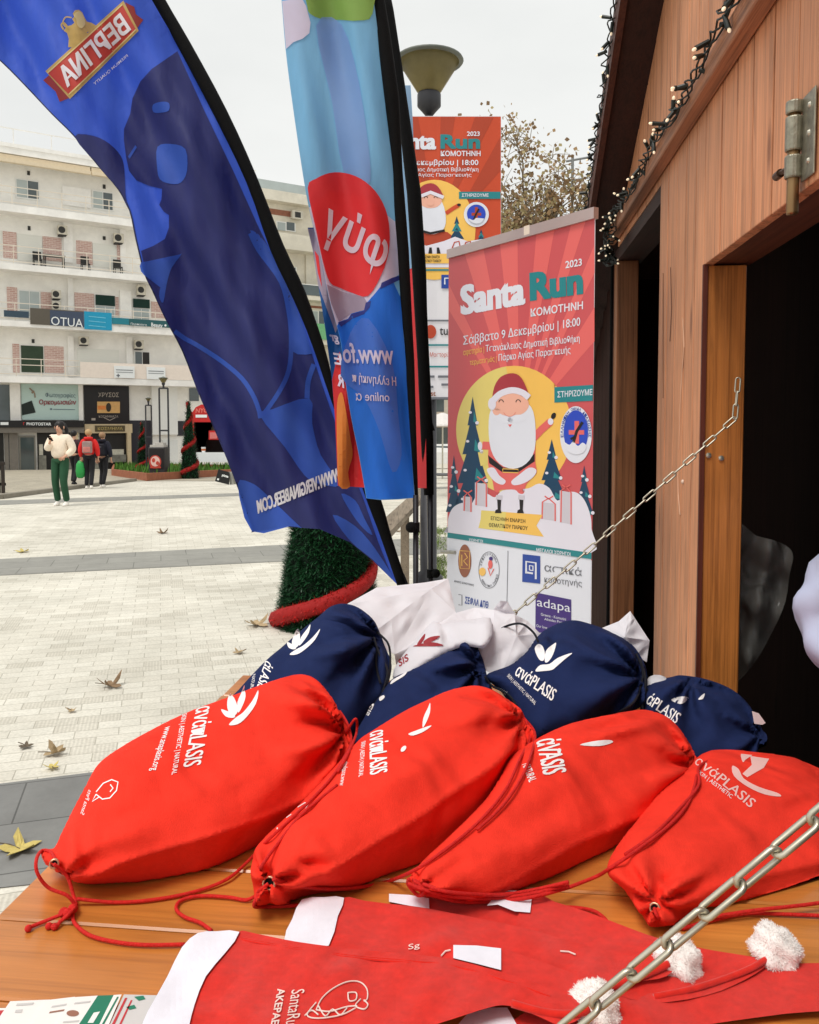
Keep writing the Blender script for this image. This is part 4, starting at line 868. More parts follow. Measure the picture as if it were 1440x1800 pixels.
BATW = wood('batten_wood', rgb(166, 112, 80), 'y', .55, .5)
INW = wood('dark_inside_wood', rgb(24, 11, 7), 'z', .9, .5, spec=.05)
hut = thing('wooden_hut', 'reddish brown plank market hut with a wide counter opening, right of the banners', 'hut', (0, 0, 0), HRZ)
def hpart(name, mb, m, **k): return obj(name, mb, m, k.pop('parent', hut), world=False, **k)
zr = lambda y: 1.65 + .78 + (3.13 - y) * .54 if y > .2 else 1.65 + .78 + (3.13 - .2) * .54 - (.2 - y) * .54
ZO = 1.995; YO = 1.90; YD0, YD1 = 2.41, 3.25; ZD = 2.265
mb = MB(); tone = []
def plank(y0, y1, zf, x0=XW, t=.022, g=.003):
    yy0, yy1 = y0 + g, y1 - g; zt0, zt1 = zr(yy0), zr(yy1); j = random.uniform(0, .002)
    x0 += j; vs = [(x0, yy0, zf), (x0 + t, yy0, zf), (x0 + t, yy1, zf), (x0, yy1, zf), (x0, yy0, zt0), (x0 + t, yy0, zt0), (x0 + t, yy1, zt1), (x0, yy1, zt1)]
    mb.add(vs, [(0, 3, 2, 1), (4, 5, 6, 7), (0, 1, 5, 4), (1, 2, 6, 5), (2, 3, 7, 6), (3, 0, 4, 7)]); tn = random.uniform(.8, 1.2); tone.extend([tn] * 6)
edges = [-.9, -.75, -.6, -.45, -.3, -.16, -.02, .12, .26, .40, .54, .68, .80, .91, 1.02, 1.12, 1.235, 1.335, 1.45, 1.56, 1.66, 1.77, YO]
for a, b in zip(edges, edges[1:]): plank(a, b, ZO)
for a, b in ((YO, 1.985), (1.985, 2.085), (2.085, 2.19), (2.19, 2.30), (2.30, YD0)): plank(a, b, -.02 if True else 0)
for a, b in ((YD0, 2.52), (2.52, 2.65), (2.65, 2.8), (2.8, 2.95), (2.95, 3.1), (3.1, YD1)): plank(a, b, ZD + .05)
wl = hpart('plank_wall', mb, HUTW, tone=tone, bevel=.0012)
# wall below the opening (under the counter)
mb = MB(); tone = []
for i in range(19):
    y0 = -.9 + i * .145; mb.box((XW, y0 + .001, -.02), (XW + .022, min(y0 + .144, YO), 1.0)); tone += [random.uniform(.8, 1.1)] * 6
hpart('plank_wall', mb, HUTW, tone=tone)
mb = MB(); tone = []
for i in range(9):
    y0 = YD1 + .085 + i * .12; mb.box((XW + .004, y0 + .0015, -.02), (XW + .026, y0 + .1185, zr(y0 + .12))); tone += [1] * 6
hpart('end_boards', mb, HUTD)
mb = MB(); mb.box((XW + .009, YO - .007, .0), (XW + .092, YO - .0005, ZO - .002)); mb.box((XW + .0225, YO, 0), (XW + .092, YO + .045, ZO - .002)); hpart('opening_jamb', mb, JAMBW, bevel=.002)
mb = MB(); mb.box((XW - .002, YO - .010, 1.05), (XW + .0085, YO - .0015, ZO)); hpart('opening_trim', mb, wood('dark_trim', rgb(96, 44, 30), 'z', .5))
mb = MB(); mb.box((XW + .0225, -.9, ZO + .002), (XW + .105, YO + .045, ZO + .045)); hpart('opening_lintel', mb, wood('lintel_wood', rgb(96, 52, 34), 'y', .6, .5))
mb = MB(); mb.box((XW - .036, .1, 2.335), (XW - .0015, YD1 + .08, 2.385)); hpart('batten', mb, BATW, bevel=.003)
mb = MB(); mb.box((XW + .0, YD1 + .003, 0), (XW + .082, YD1 + .08, ZD)); hpart('door_post', mb, POSTW, bevel=.003)
mb = MB(); mb.box((XW + .003, YD0, ZD + .001), (XW + .1, YD1 + .08, ZD + .047)); hpart('door_head', mb, HUTDY)
mb = MB(); mb.box((XW + .0225, YD0 - .06, 0), (XW + .1, YD0 - .001, ZD)); hpart('door_post', mb, POSTW)
for k_, pts_ in enumerate((((1201, 560), (1203, 610), (1199, 660), (1196, 720), (1194, 790)), ((1192, 830), (1193, 870), (1196, 905)), ((1179, 470), (1181, 540), (1178, 600)), ((1166, 480), (1166, 700)))):
    mb = MB(); mb.tube([(XW - .0004, hplane(x, y, XW).y, hplane(x, y, XW).z) for x, y in pts_], [.0006 + (.0012 if k_ < 2 else .0002) * (1 - abs(i - 1.5) / 3) for i in range(len(pts_))], 5); hpart('paint_crack', mb, M_('pale_crack', rgb(206, 168, 140), .8) if k_ < 2 else M_('dark_crack', rgb(70, 40, 28), .8))
mb = MB(); q_ = hplane(1201, 847, XW); mb.lathe([(.006, 0), (.005, .003), (.001, .005)], tuple(q_), 10, 0, Matrix(((0, 0, -1), (0, 1, 0), (1, 0, 0)))); hpart('nail_head', mb, M_('pale_nail', rgb(214, 190, 170), .5))
# screws in the jamb, nail heads
mb = MB()
for px, py in ((1244, 800), (1266, 805)):
    r = ray(px, py); ly = r.x * math.sin(TH) + math.cos(TH); t_ = YO / ly; lx = (r.x * math.cos(TH) - math.sin(TH)) * t_
    mb.lathe([(.006, 0), (.006, .003), (.002, .004)], (lx, YO - .007, CAMZ + r.z * t_), 10, 0, Matrix(((1, 0, 0), (0, 0, -1), (0, 1, 0))))
hpart('screw_head', mb, STEEL)
# roof: two slopes with ridge at y=.2
def roof_slab(x0, x1, t0, t1, y0=.2, y1=3.75):
    mb = MB()
    for s in (1, -1):
        ya, yb = (.2, 4.2) if s > 0 else (.2, -3.35)
        f = lambda y: 1.65 + .78 + (3.13 - .2) * .54 - abs(y - .2) * .54
        vs = [(x0, ya, f(ya) + t0), (x1, ya, f(ya) + t0), (x1, yb, f(yb) + t0), (x0, yb, f(yb) + t0), (x0, ya, f(ya) + t1), (x1, ya, f(ya) + t1), (x1, yb, f(yb) + t1), (x0, yb, f(yb) + t1)]
        fs = [(0, 3, 2, 1), (4, 5, 6, 7), (0, 1, 5, 4), (1, 2, 6, 5), (2, 3, 7, 6), (3, 0, 4, 7)]
        mb.add(vs, fs if s < 0 else [q[::-1] for q in fs])
    return mb
hpart('roof', roof_slab(.352, 2.5, .002, .09), HUTDY)
hpart('rake_board', roof_slab(.33, .35, -.012, .1), wood('rake_board_wood', rgb(84, 44, 32), 'y', .6, .5))
# shell inside
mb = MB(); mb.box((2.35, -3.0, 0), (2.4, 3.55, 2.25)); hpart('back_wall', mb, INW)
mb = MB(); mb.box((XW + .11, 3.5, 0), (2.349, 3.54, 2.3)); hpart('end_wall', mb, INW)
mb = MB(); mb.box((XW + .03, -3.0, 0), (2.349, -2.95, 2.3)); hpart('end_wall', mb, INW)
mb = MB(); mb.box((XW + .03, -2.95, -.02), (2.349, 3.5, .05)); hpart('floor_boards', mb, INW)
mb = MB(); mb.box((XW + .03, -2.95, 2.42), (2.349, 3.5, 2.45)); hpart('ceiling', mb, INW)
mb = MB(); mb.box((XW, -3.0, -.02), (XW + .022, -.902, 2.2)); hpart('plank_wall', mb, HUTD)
mb = MB(); mb.box((XW + .35, 2.0, 0), (XW + .39, 3.49, 2.4)); hpart('partition', mb, INW)
# black cable down the door post
mb = MB(); mb.tube([hp(XW - .008, YD1 + .085, z) for z in (.3, .9, 1.5, 2.0, 2.33)], .006, 8)
tag(obj('black_cable', mb, BLACK), 'thin black cable hanging down the dark end boards of the hut', 'cable')
# ---------------------------------------------------------------- barrel bolt on the wall over the opening
Q = hplane(1411, 275, XW); t = thing('barrel_bolt', 'galvanised barrel bolt with a knob handle fixed above the counter opening at the right edge', 'bolt', hp(XW - .001, Q.y, Q.z), HRZ)
zA, zB = hplane(1411, 178, XW).z - Q.z, hplane(1411, 375, XW).z - Q.z; BR_ = mat('aged_zinc', rgb(150, 146, 130), .4, .3, 60, metal=.7, bump=.15, bscale=300)
mb = MB(); mb.box((-.003, -.055, zB + .045), (0, -.006, zA)); obj('plate', mb, BR_, t, world=False, bevel=.001)
mb = MB()
for za, zb in ((zA - .02, zA - .002), (zA - .075, zA - .025), (zA - .115, zA - .082)): mb.lathe([(.0115, za), (.0125, za + .002), (.0125, zb - .002), (.0115, zb)], (-.012, 0, 0), 16)
obj('keeper', mb, BR_, t, world=False)
mb = MB(); mb.lathe([(.008, zB), (.0088, zB + .003), (.0088, zA - .001), (.007, zA)], (-.012, 0, 0), 14); rd = obj('bolt_rod', mb, mat('bolt_bronze', rgb(140, 112, 78), .4, .2, metal=.8), t, world=False, smooth=True)
mb = MB(); zk = zA - .095; mb.tube([(-.012, .004, zk), (-.017, .04, zk)], .0042, 10); mb.tube([(-.017, .04, zk), (-.017, .06, zk)], .0068, 12); obj('handle', mb, mat('bolt_handle', rgb(92, 70, 54), .4, .2, metal=.7), rd, world=False)
mb = MB()
for zz in (zA - .02, zA - .06, zA - .1): mb.lathe([(.005, 0), (.003, .003)], (-.003, -.035, zz), 10, 0, Matrix(((0, 0, -1), (0, 1, 0), (1, 0, 0))))
obj('screw', mb, STEEL, t, world=False)
# ---------------------------------------------------------------- counter flap
ZT = 1.05
CNT = wood('orange_varnished_plank', rgb(206, 132, 60), 'x', .32, .7, tone=True, coat=.35, bump=.12, scale=.6, grain=.3)
cn = thing('plank_counter', 'orange varnished plank counter covered with bags and red hats in front of the hut opening', 'counter', hp(-.08, 1.0, ZT), HRZ)
mb = MB(); tone = []; ye = [.28, .395, .515, .64, .77, .90, 1.032, 1.165, 1.30, 1.435, 1.57, 1.71, 1.855]
for a, b in zip(ye, ye[1:]):
    mb.box((-.6 + random.uniform(-.003, .003) + .08, a + .0016 - 1.0, -.028), (XW - .004 + .08, b - .0016 - 1.0, 0)); tone += [random.uniform(.86, 1.12)] * 6
obj('tabletop', mb, CNT, cn, world=False, tone=tone, bevel=.0025)
mb = MB(); mb.box((-.598 + .08, .285 - 1.0, -.036), (XW - .006 + .08, 1.85 - 1.0, -.0285)); obj('under_board', mb, HUTD, cn, world=False)
mb = MB()
for y in (.45, 1.05, 1.65): mb.box((-.56 + .08, y - .03 - 1.0, -.066), (XW - .02 + .08, y + .03 - 1.0, -.0365))
obj('cross_batten', mb, HUTD, cn, world=False)
# ---------------------------------------------------------------- chains
def link_mesh(p, r, hw):
    pts = []; a = p / 2 + r - hw * .9
    for i in range(7): q = -math.pi / 2 + math.pi * i / 6; pts.append((a + hw * math.cos(q) * .9, hw * math.sin(q), 0))
    for i in range(7): q = math.pi / 2 + math.pi * i / 6; pts.append((-a + hw * math.cos(q) * .9, hw * math.sin(q), 0))
    mb = MB(); mb.tube(pts, r, 8, closed=True); return mb
def chain(label, P, Q, pitch, r, hw, roll, group=None, m=None, extra=None):
    dv = (Q - P); n = max(1, round(dv.length / pitch)); pitch = dv.length / n; t = thing('chain', label, 'chain', P); x = dv.normalized(); first = None
    y0 = x.cross(((P + Q) / 2 if n < 60 else P.lerp(Q, .6)) - CAMP).normalized(); z0 = x.cross(y0)
    for i in range(n):
        c = P + x * (pitch * (i + .5)); c.z -= .02 * math.sin(math.pi * (i + .5) / n) ** 1 * (dv.length / 1.0) * .6
        a = roll + (math.pi / 2) * (i % 2) + random.uniform(-.07, .07); y = y0 * math.cos(a) + z0 * math.sin(a); z = x.cross(y)
        if first is None: first = obj('link', link_mesh(pitch, r, hw), m or STEEL, t, world=False, smooth=True); o = first
        else: o = first.copy(); COL.objects.link(o); o.parent = t
        o.matrix_local = Matrix.Translation(c - P) @ Matrix((x, y, z)).transposed().to_4x4()
    return t
Y1 = 1.74
far_top = at(1292, 735, 1.78); far_bot = at(752, 1203, 1.78)
CH = mat('zinc_chain', rgb(196, 190, 172), .38, .12, 40, metal=.75)
chain('thin steel chain running from the hut jamb down past the roll-up banner', far_bot, far_top, .0285, .0018, .0048, R(4), 'steel chains holding up the counter', CH)
tp = at(1298, 665, 1.79); chain('short steel chain tail hanging from the hook on the inner edge of the hut jamb', far_top, tp, .0285, .0018, .0048, R(10), None, CH)
nb, ntp = at(975, 1800, .50), at(1440, 1410, .50); dv = (ntp - nb); k0 = (ZT + .004 - nb.z) / dv.z
nb2 = nb + dv * k0; nt2 = nb + dv * 2.35
chain('large steel chain crossing the lower right corner close to the camera', nb2, nt2, .0296, .0020, .0048, R(45), 'steel chains holding up the counter', CH)
# ---------------------------------------------------------------- fairy lights
WIRE = mat('dark_green_wire', rgb(22, 30, 26), .5, .2); BULB = mat('warm_bulb', (1.0, .82, .58), .3, .02, emit=.4); SOCK = mat('bulb_socket', rgb(26, 34, 30), .45, .2)
def fairy(label, pts, nb, spread, seed):
    rnd = random.Random(seed); P = spline3(pts, 10); t = thing('fairy_lights', label, 'fairy lights', P[0])
    mb = MB()
    for k in range(3):
        ph = k * 2.1; W = []
        for i, p in enumerate(P):
            a = i * .9 + ph; W.append(p + V((math.cos(a), math.sin(a * 1.3), math.sin(a))) * spread * (.25 + .15 * k))
        mb.tube(W, .0022, 5)
    obj('wire', mb, WIRE, t)
    sm = MB(); sm.tube([(0, 0, -.004), (0, 0, .024)], [.0048, .0056], 8); bm_ = MB(); bm_.ball((0, 0, .0275), .0034, n=6, sq=(1, 1, 1.5))
    f = None
    for i in range(nb):
        k = (i + rnd.random()) / nb * (len(P) - 1); i0 = int(k); p = P[i0].lerp(P[min(i0 + 1, len(P) - 1)], k - i0)
        q = V((rnd.gauss(-.35, .8), rnd.gauss(-.2, .6), rnd.gauss(0, .9))).normalized(); p = p + q * spread * .35
        if f is None:
            f = obj('socket', sm, SOCK, t, world=False); b = obj('bulb', bm_, BULB, f, world=False, smooth=True); o = f
        else:
            o = f.copy(); COL.objects.link(o); o.parent = t; bb_ = b.copy(); COL.objects.link(bb_); bb_.parent = o
        o.matrix_local = Matrix.Translation(p - P[0]) @ q.to_track_quat('Z', 'Y').to_matrix().to_4x4()
    return t
pts = [hp(XW - .05, y, 2.372 + .012 * math.sin(y * 9)) for y in (3.06, 2.95, 2.8, 2.6, 2.4, 2.2, 2.0, 1.8, 1.6, 1.45, 1.3, 1.1, .9)]
fairy('string of warm white fairy lights pinned along the batten across the plank wall', pts, 48, .022, 3)
pts = [hp(.325, y, zr(y) + .05 + .01 * math.sin(y * 11)) for y in (3.7, 3.5, 3.3, 3.1, 2.95, 2.8, 2.65, 2.5, 2.35, 2.2, 2.0)]
fairy('string of dark fairy lights hanging along the edge of the hut roof against the sky', pts, 46, .03, 4)
pts = [hp(XW - .05, 3.07, 2.37), hp(XW - .055, 3.04, 2.33), hp(XW - .055, 3.08, 2.29), hp(XW - .05, 3.1, 2.25), hp(XW - .055, 3.06, 2.22)]
fairy('bunched end of fairy lights dangling beside the top of the door post', pts, 18, .035, 6)
# ---------------------------------------------------------------- clear plastic sheet inside the hut
def dpl(px, py): return 1.93 + .02 * math.sin(px * .11 + py * .02) + .018 * math.sin(py * .06 - px * .03)
mb = MB(); mb.sheet(spline([(1283, 930), (1330, 942), (1375, 955), (1394, 975), (1388, 1010), (1380, 1060), (1358, 1110), (1330, 1160), (1300, 1195), (1280, 1200)], 3), surf(dpl), 0, 0, 7)
pm = mat('clear_plastic', rgb(196, 196, 190), .18, .05, spec=.8, alpha=.3, crease=1.0, cscale=9)
tag(obj('plastic_sheet', mb, pm, smooth=True), 'crumpled clear plastic sheet hanging inside the dark hut beside the jamb', 'plastic sheet')
# ================================================================ FEATHER FLAGS
FB1 = mat('royal_blue_fabric', rgb(62, 96, 210), .6, .04, 3, trans=.42, bump=.5, bscale=5, stretch=(5, 5, 1)); FB2 = mat('navy_print_fabric', rgb(58, 63, 124), .6, .05, 3, trans=.42, bump=.5, bscale=5, stretch=(5, 5, 1)); FB3 = mat('light_blue_print', rgb(66, 106, 212), .6, .04, trans=.4)
RB = mat('ribbon_red', rgb(198, 66, 56), .6, .05, trans=.25); RBD = mat('ribbon_dark_red', rgb(150, 50, 48), .6, .05, trans=.2); GOLD = mat('gold_print_fabric', rgb(196, 164, 96), .6, .1, 40, trans=.2); WF = mat('white_print_fabric', rgb(232, 228, 234), .6, .02, trans=.25)
GOLDL = mat('pale_gold_print', rgb(216, 196, 140), .6, .08, trans=.2)
def rip1(px, py):
    u = px - (290 + .42 * py)
    return .036 * math.sin(u * .04 + py * .004) + .016 * math.sin(u * .085 - py * .012 + 1) + .012 * math.sin(py * .02 + u * .02) + .004 * math.sin(u * .13 + py * .05)
_s1 = surf(flat(2.85), rip1); S1 = lambda x, y, off=0.0: _s1(x, y, off * .85); ST = 7
f1 = thing('feather_flag', 'royal blue feather flag leaning left with a red ribbon emblem and mirrored white web address', 'flag', (at(715, 1028, 2.85).x, 2.85, 0), 0, 'feather flags in front of the hut')
le = [(-200, -110), (-130, -20), (-60, 55), (0, 107), (43, 150), (90, 200), (130, 240), (173, 293), (207, 333), (227, 370), (238, 420), (253, 480), (267, 510), (290, 560), (320, 617), (347, 687), (370, 740), (400, 810), (440, 920), (441, 936)]
re_ = [(160, -170), (225, -80), (267, 0), (315, 83), (377, 200), (433, 317), (476, 430), (516, 512), (550, 607), (578, 690), (612, 785), (647, 876), (672, 950), (699, 1028)]
bot = [(504, 926), (562, 930), (615, 953), (656, 986)]
les = spline(le, 3, False); res = spline(re_, 3, False)
mb = MB(); mb.sheet(les + bot + res[::-1], S1, 0, 0, ST); obj('fabric', mb, FB1, f1, smooth=True)
mb = MB()  # black hem on the free edge
e_in = [(x + 2.5, y - .3) for x, y in les]
for i in range(3, len(les) - 1): mb.sheet([les[i], les[i + 1], e_in[i + 1], e_in[i]], S1, .003)
obj('hem', mb, mat('dark_hem', rgb(24, 28, 70), .7), f1)
# printed design
pr = MB(); q = lambda *a, off=.003, m=0: pr.sheet(list(a), S1, off, m, ST)
dk = [(312, 90), (267, 121), (247, 143), (233, 173), (229, 200), (218, 227), (218, 247), (222, 277), (227, 300), (240, 317), (263, 327), (285, 332), (284, 350), (280, 360), (288, 372), (297, 378), (297, 400), (290, 420), (270, 432), (248, 441), (256, 478)]
lower = [p for p in les if p[1] > 485] + bot
rside = [(690, 1016), (664, 950), (640, 880), (606, 790), (571, 690), (541, 600), (505, 500), (455, 400), (410, 300), (362, 200), (330, 130)]
q(*(dk + lower + rside), m=1)
q(*spline([(131, 240), (165, 239), (193, 253), (213, 275), (219, 300), (221, 345), (226, 368), (207, 332), (173, 292)], 3), m=1)
q(*spline([(277, 258), (300, 253), (326, 262), (329, 300), (318, 321), (300, 323), (281, 315), (276, 290)], 3), off=.005, m=2)
q(*spline([(269, 184), (284, 179), (297, 181), (297, 194), (284, 198), (270, 197)], 3), off=.005, m=2)
q((225, 275), (238, 255), (241, 259), (228, 279), off=.005, m=2)
q(*spline([(248, 461), (282, 462), (303, 457), (320, 445), (308, 462), (300, 475), (293, 500), (287, 532), (280, 520), (284, 498), (292, 484), (254, 484)], 3), off=.005, m=2)
def st1(pts, w_, off=.005, m=2): pr.stroke(spline(pts, 4, False), w_, S1, off, m, ST)
st1([(307, 582), (325, 595), (347, 607), (390, 635), (425, 665), (445, 695), (455, 720), (458, 735)], 8)
st1([(460, 733), (490, 690), (508, 650), (512, 600), (508, 550), (494, 495), (455, 440), (440, 410)], 8)
q(*spline([(440, 405), (466, 425), (510, 505), (545, 610), (548, 622), (512, 616), (509, 556), (494, 495), (458, 440)], 3), off=.0045, m=2)
q(*spline([(457, 730), (480, 719), (544, 700), (549, 745), (564, 800), (598, 852), (560, 850), (535, 835), (500, 785)], 3), off=.005, m=2)
st1([(552, 640), (542, 670), (540, 700)], 9)
q(*spline([(418, 851), (440, 848), (464, 865), (483, 890), (497, 910), (530, 928), (510, 925), (443, 934)], 3), off=.005, m=2)
q(*spline([(585, 905), (625, 925), (660, 965), (692, 1018), (656, 984), (615, 950)], 3), off=.005, m=2)
q(*spline([(600, 868), (625, 880), (640, 910), (655, 940), (640, 930), (620, 905)], 3), off=.005, m=2)
# ribbon emblem
q((76, 141), (96, 124), (128, 170), (105, 179), (98, 161), off=.005, m=4); q((220, 4), (236, 12), (239, 25), (252, 35), (238, 54), off=.005, m=4)
q((80, 125), (217, 1), (244, 54), (123, 174), off=.007, m=5); q((84, 128), (215, 8), (239, 52), (121, 166), off=.009, m=3)
st1([(84, 128), (150, 68), (215, 8)], 2.2, .011, 6); st1([(121, 166), (180, 110), (239, 52)], 2.2, .011, 6)
pr.text('ΒΕΡΓΙΝΑ', (230, 52), (119, 153), (211, 23), S1, .0125, 7, ST, bold=.035)
pr.text('PREMIUM QUALITY', (226, 100), (167, 151), (223, 95), S1, .006, 7, ST, bold=.01)
q((128, 24), (132, 18), (139, 17), (145, 22), (149, 31), (153, 38), (161, 40), (168, 44), (173, 53), (170, 63), (165, 58), (160, 54), (153, 57), (150, 63), (156, 66), (148, 68), (144, 60), (139, 60), (142, 68), (131, 71), (136, 64), (131, 57), (127, 66), (125, 80), (129, 83), (120, 83), (121, 68), (118, 58), (112, 54), (118, 46), (126, 44), (131, 40), (127, 33), (131, 29), off=.006, m=5)
st1([(118, 46), (112, 40), (108, 44), (112, 52)], 3, .006, 5)
q(*spline([(133, 22), (141, 20), (147, 28), (150, 42), (143, 50), (136, 44), (134, 34), (130, 28)], 3), off=.008, m=6)
st1([(126, 31), (116, 30), (111, 38), (114, 46), (122, 50)], 2.2, .008, 5)
pr.text('WWW.VERGINABEER.COM', (600, 844), (454, 903), (597, 821), S1, .008, 7, ST, bold=.03)
obj('printed_design', pr, [FB1, FB2, FB3, RB, RBD, GOLD, GOLDL, WF], f1, smooth=True)
# black pole sleeve
rr = spline([(185, -185), (250, -80), (289, 0), (337, 83), (400, 200), (453, 317), (498, 440), (536, 525), (569, 607), (592, 690), (630, 785), (669, 885), (690, 950), (716, 1030)], 3, False)
mb = MB()
pc = [((a[0] + b_[0]) / 2, (a[1] + b_[1]) / 2, max(7, math.hypot(a[0] - b_[0], a[1] - b_[1]) * .52)) for a, b_ in zip(res, rr)]
mb.tube([at(x, y, 2.85) + V((0, 0, 0)) for x, y, r_ in pc], [r_ * 2.85 / F for x, y, r_ in pc], 12); obj('pole_sleeve', mb, BLACK, f1, smooth=True)
mb = MB(); pA = at(705, 1010, 2.85); pB = at(712, 1027, 2.85); pd = (pB - pA).normalized(); pend = pB + pd * 1.0; pend.z = max(pend.z, .05); mb.tube([pA, pB, at(740, 1110, 2.86), V((at(760, 1200, 2.9).x, 2.9, .03))], .012, 10); obj('pole', mb, DARKMETAL, f1)
mb = MB(); px_ = at(760, 1200, 2.9).x; mb.box((px_ - .2, 2.7, .0), (px_ + .2, 3.1, .03)); obj('base_plate', mb, DARKMETAL, f1)
mb = MB(); mb.sheet([(691, 988), (696, 986), (700, 1006), (695, 1010)], S1, .012); obj('label_tab', mb, WF, f1)
# ---------------------------------------------------------------- sky blue flag
def rip2(px, py): 
    u = px - (560 + .15 * py)
    return .02 * math.sin(u * .06 + py * .006) + .007 * math.sin(u * .11 - py * .014) + .008 * math.sin(py * .018)
_s2 = surf(flat(2.45), rip2); S2 = lambda x, y, off=0.0: _s2(x, y, off * .85); S2b = surf(flat(2.49), lambda px, py: .015 * math.sin(px * .12 + py * .01))
f2 = thing('feather_flag', 'sky blue feather flag with a red disc and mirrored white lettering', 'flag', (at(735, 1010, 2.45).x, 2.45, 0), 0, 'feather flags in front of the hut')
CY = mat('sky_blue_fabric', rgb(128, 186, 226), .6, .07, 4, trans=.45, bump=.4, bscale=5, stretch=(5, 5, 1)); BL = mat('bright_blue_fabric', rgb(44, 124, 228), .6, .1, 4, trans=.45, bump=.4, bscale=5, stretch=(5, 5, 1)); PB = mat('periwinkle_fabric', rgb(84, 132, 222), .6, .06, trans=.45); RD = mat('red_disc_fabric', rgb(238, 56, 62), .6, .04, trans=.35); LV = mat('lavender_white_fabric', rgb(222, 210, 228), .6, .03, trans=.3); GR = mat('leaf_green_fabric', rgb(150, 186, 92), .6, .08, 8, trans=.35); NVY = mat('torn_navy_fabric', rgb(50, 60, 140), .6, .05, trans=.3); GL = mat('mauve_grey_fabric', rgb(168, 152, 172), .6, .06, trans=.3)
l2 = spline([(481, -120), (490, -40), (495, 0), (502, 85), (513, 173), (530, 290), (543, 365), (561, 440), (578, 523), (592, 573), (600, 607), (606, 662), (617, 732), (631, 801), (644, 876)], 3, False)
r2 = spline([(640, -120), (650, -40), (657, 0), (666, 67), (681, 167), (691, 300), (697, 390), (701, 440), (708, 565), (714, 634), (722, 760), (729, 875)], 3, False)
mb = MB(); mb.sheet(l2 + [(670, 879), (700, 878)] + r2[::-1], S2, 0, 0, ST); obj('fabric', mb, CY, f2, smooth=True)
pr = MB(); q = lambda *a, off=.003, m=0: pr.sheet(list(a), S2, off, m, ST)
inner_l = [(x + .6, y) for x, y in l2]; inner_r = [(x - .6, y) for x, y in r2]
def clipL(y0, y1): return [p for p in inner_l if y0 <= p[1] <= y1]
def clipR(y0, y1): return [p for p in inner_r if y0 <= p[1] <= y1]
q(*(spline([(538, -60), (650, -60), (655, 24), (630, 36), (600, 35), (570, 34), (548, 26), (540, 10)], 3)), m=1)
q(*([(496, 2), (530, -4), (538, 10), (546, 40), (544, 58), (532, 68), (516, 74), (503, 86)]), off=.004, m=2)
q(*spline([(556, 45), (600, 42), (632, 150), (652, 300), (640, 322), (604, 300), (584, 180)], 3), off=.0035, m=8)
q(*(clipL(345, 585) + [(618, 553), (646, 541), (672, 505), (702, 482)] + clipR(385, 482)[::-1] + [(690, 386), (640, 345), (580, 335)]), off=.004, m=2)
q(*(clipL(570, 880) + [(670, 878), (700, 877)] + clipR(487, 876)[::-1] + [(690, 492), (672, 500), (660, 515), (645, 532), (640, 545), (618, 551), (612, 560), (596, 566)]), off=.005, m=3)
q(*([(594, 567), (612, 561), (618, 552), (640, 546), (643, 532), (652, 529), (650, 540), (640, 552), (620, 560), (600, 574)]), off=.006, m=4)
q(*([(671, 497), (690, 488), (703, 484), (703, 492), (690, 498), (668, 508)]), off=.006, m=4)
q(*([(575, 500), (600, 512), (640, 523), (645, 531), (640, 545), (618, 551), (596, 566), (582, 532)]), off=.0055, m=6)
disc = spline([(541, 330), (556, 314), (580, 304), (606, 304), (634, 314), (660, 336), (678, 368), (685, 405), (683, 445), (670, 484), (647, 520), (620, 515), (598, 506), (580, 496), (568, 460), (555, 400)], 3)
q(*disc, off=.007, m=5)
pr.text('φύγ', (666, 492), (556, 430), (694, 410), S2, .010, 2, ST, bold=.018)
q(*spline([(599, 660), (616, 585), (648, 560), (690, 640), (700, 730), (706, 800), (690, 830), (668, 760), (640, 700)], 3), off=.0055, m=7)
pr.text('www.fo', (693, 641), (604, 638), (690, 605), S2, .010, 2, ST, bold=.02)
pr.text('Η ελληνική π', (697, 683), (620, 675), (696, 662), S2, .010, 2, ST, bold=.012)
pr.text('online α', (685, 706), (626, 704), (684, 690), S2, .010, 2, ST, bold=.012)
obj('printed_design', pr, [CY, GR, LV, BL, NVY, RD, GL, PB, mat('lilac_blue_fabric', rgb(146, 180, 226), .6, .06, 4, trans=.45)], f2, smooth=True)
# folded-over edge
fl = [(541, 400), (550, 440), (561, 509), (572, 579), (583, 662), (589, 732), (592, 801), (594, 855), (642, 858)]
mb = MB(); mb.sheet(fl + [(650, 800), (630, 700), (615, 610), (595, 540), (575, 450), (560, 400)], S2b, 0, 0, ST); fo = obj('folded_edge', mb, mat('blue_fold_fabric', rgb(26, 84, 150), .6, .1, trans=.3), f2)
pr = MB(); q = lambda *a, off=.003, m=0: pr.sheet(list(a), S2b, off, m, ST)
q((541, 402), (550, 440), (559, 500), (590, 585), (600, 560), (582, 450), (562, 402), m=0); q((553, 440), (559, 480), (566, 505), (560, 450), off=.005, m=1)
q((584, 668), (590, 640), (597, 618), (606, 640), (640, 700), (650, 800), (642, 857), (594, 854), (592, 801), (589, 735), off=.004, m=2)
q(*spline([(592, 735), (594, 700), (601, 690), (607, 715), (616, 770), (620, 800), (612, 830), (615, 856), (596, 854), (593, 800)], 3), off=.007, m=3)
pr.text('gr', (597, 606), (582, 604), (594, 590), S2b, .007, 4, None, bold=.03); pr.text('E', (602, 642), (589, 640), (599, 622), S2b, .009, 4, None, bold=.03); pr.text('R', (605, 682), (594, 678), (603, 660), S2b, .009, 4, None, bold=.03)
obj('printed_design', pr, [GL, RD, mat('crimson_fold', rgb(214, 40, 44), .6, .05, trans=.3), mat('orange_fold', rgb(226, 134, 56), .6, .05, trans=.3), LV], f2)
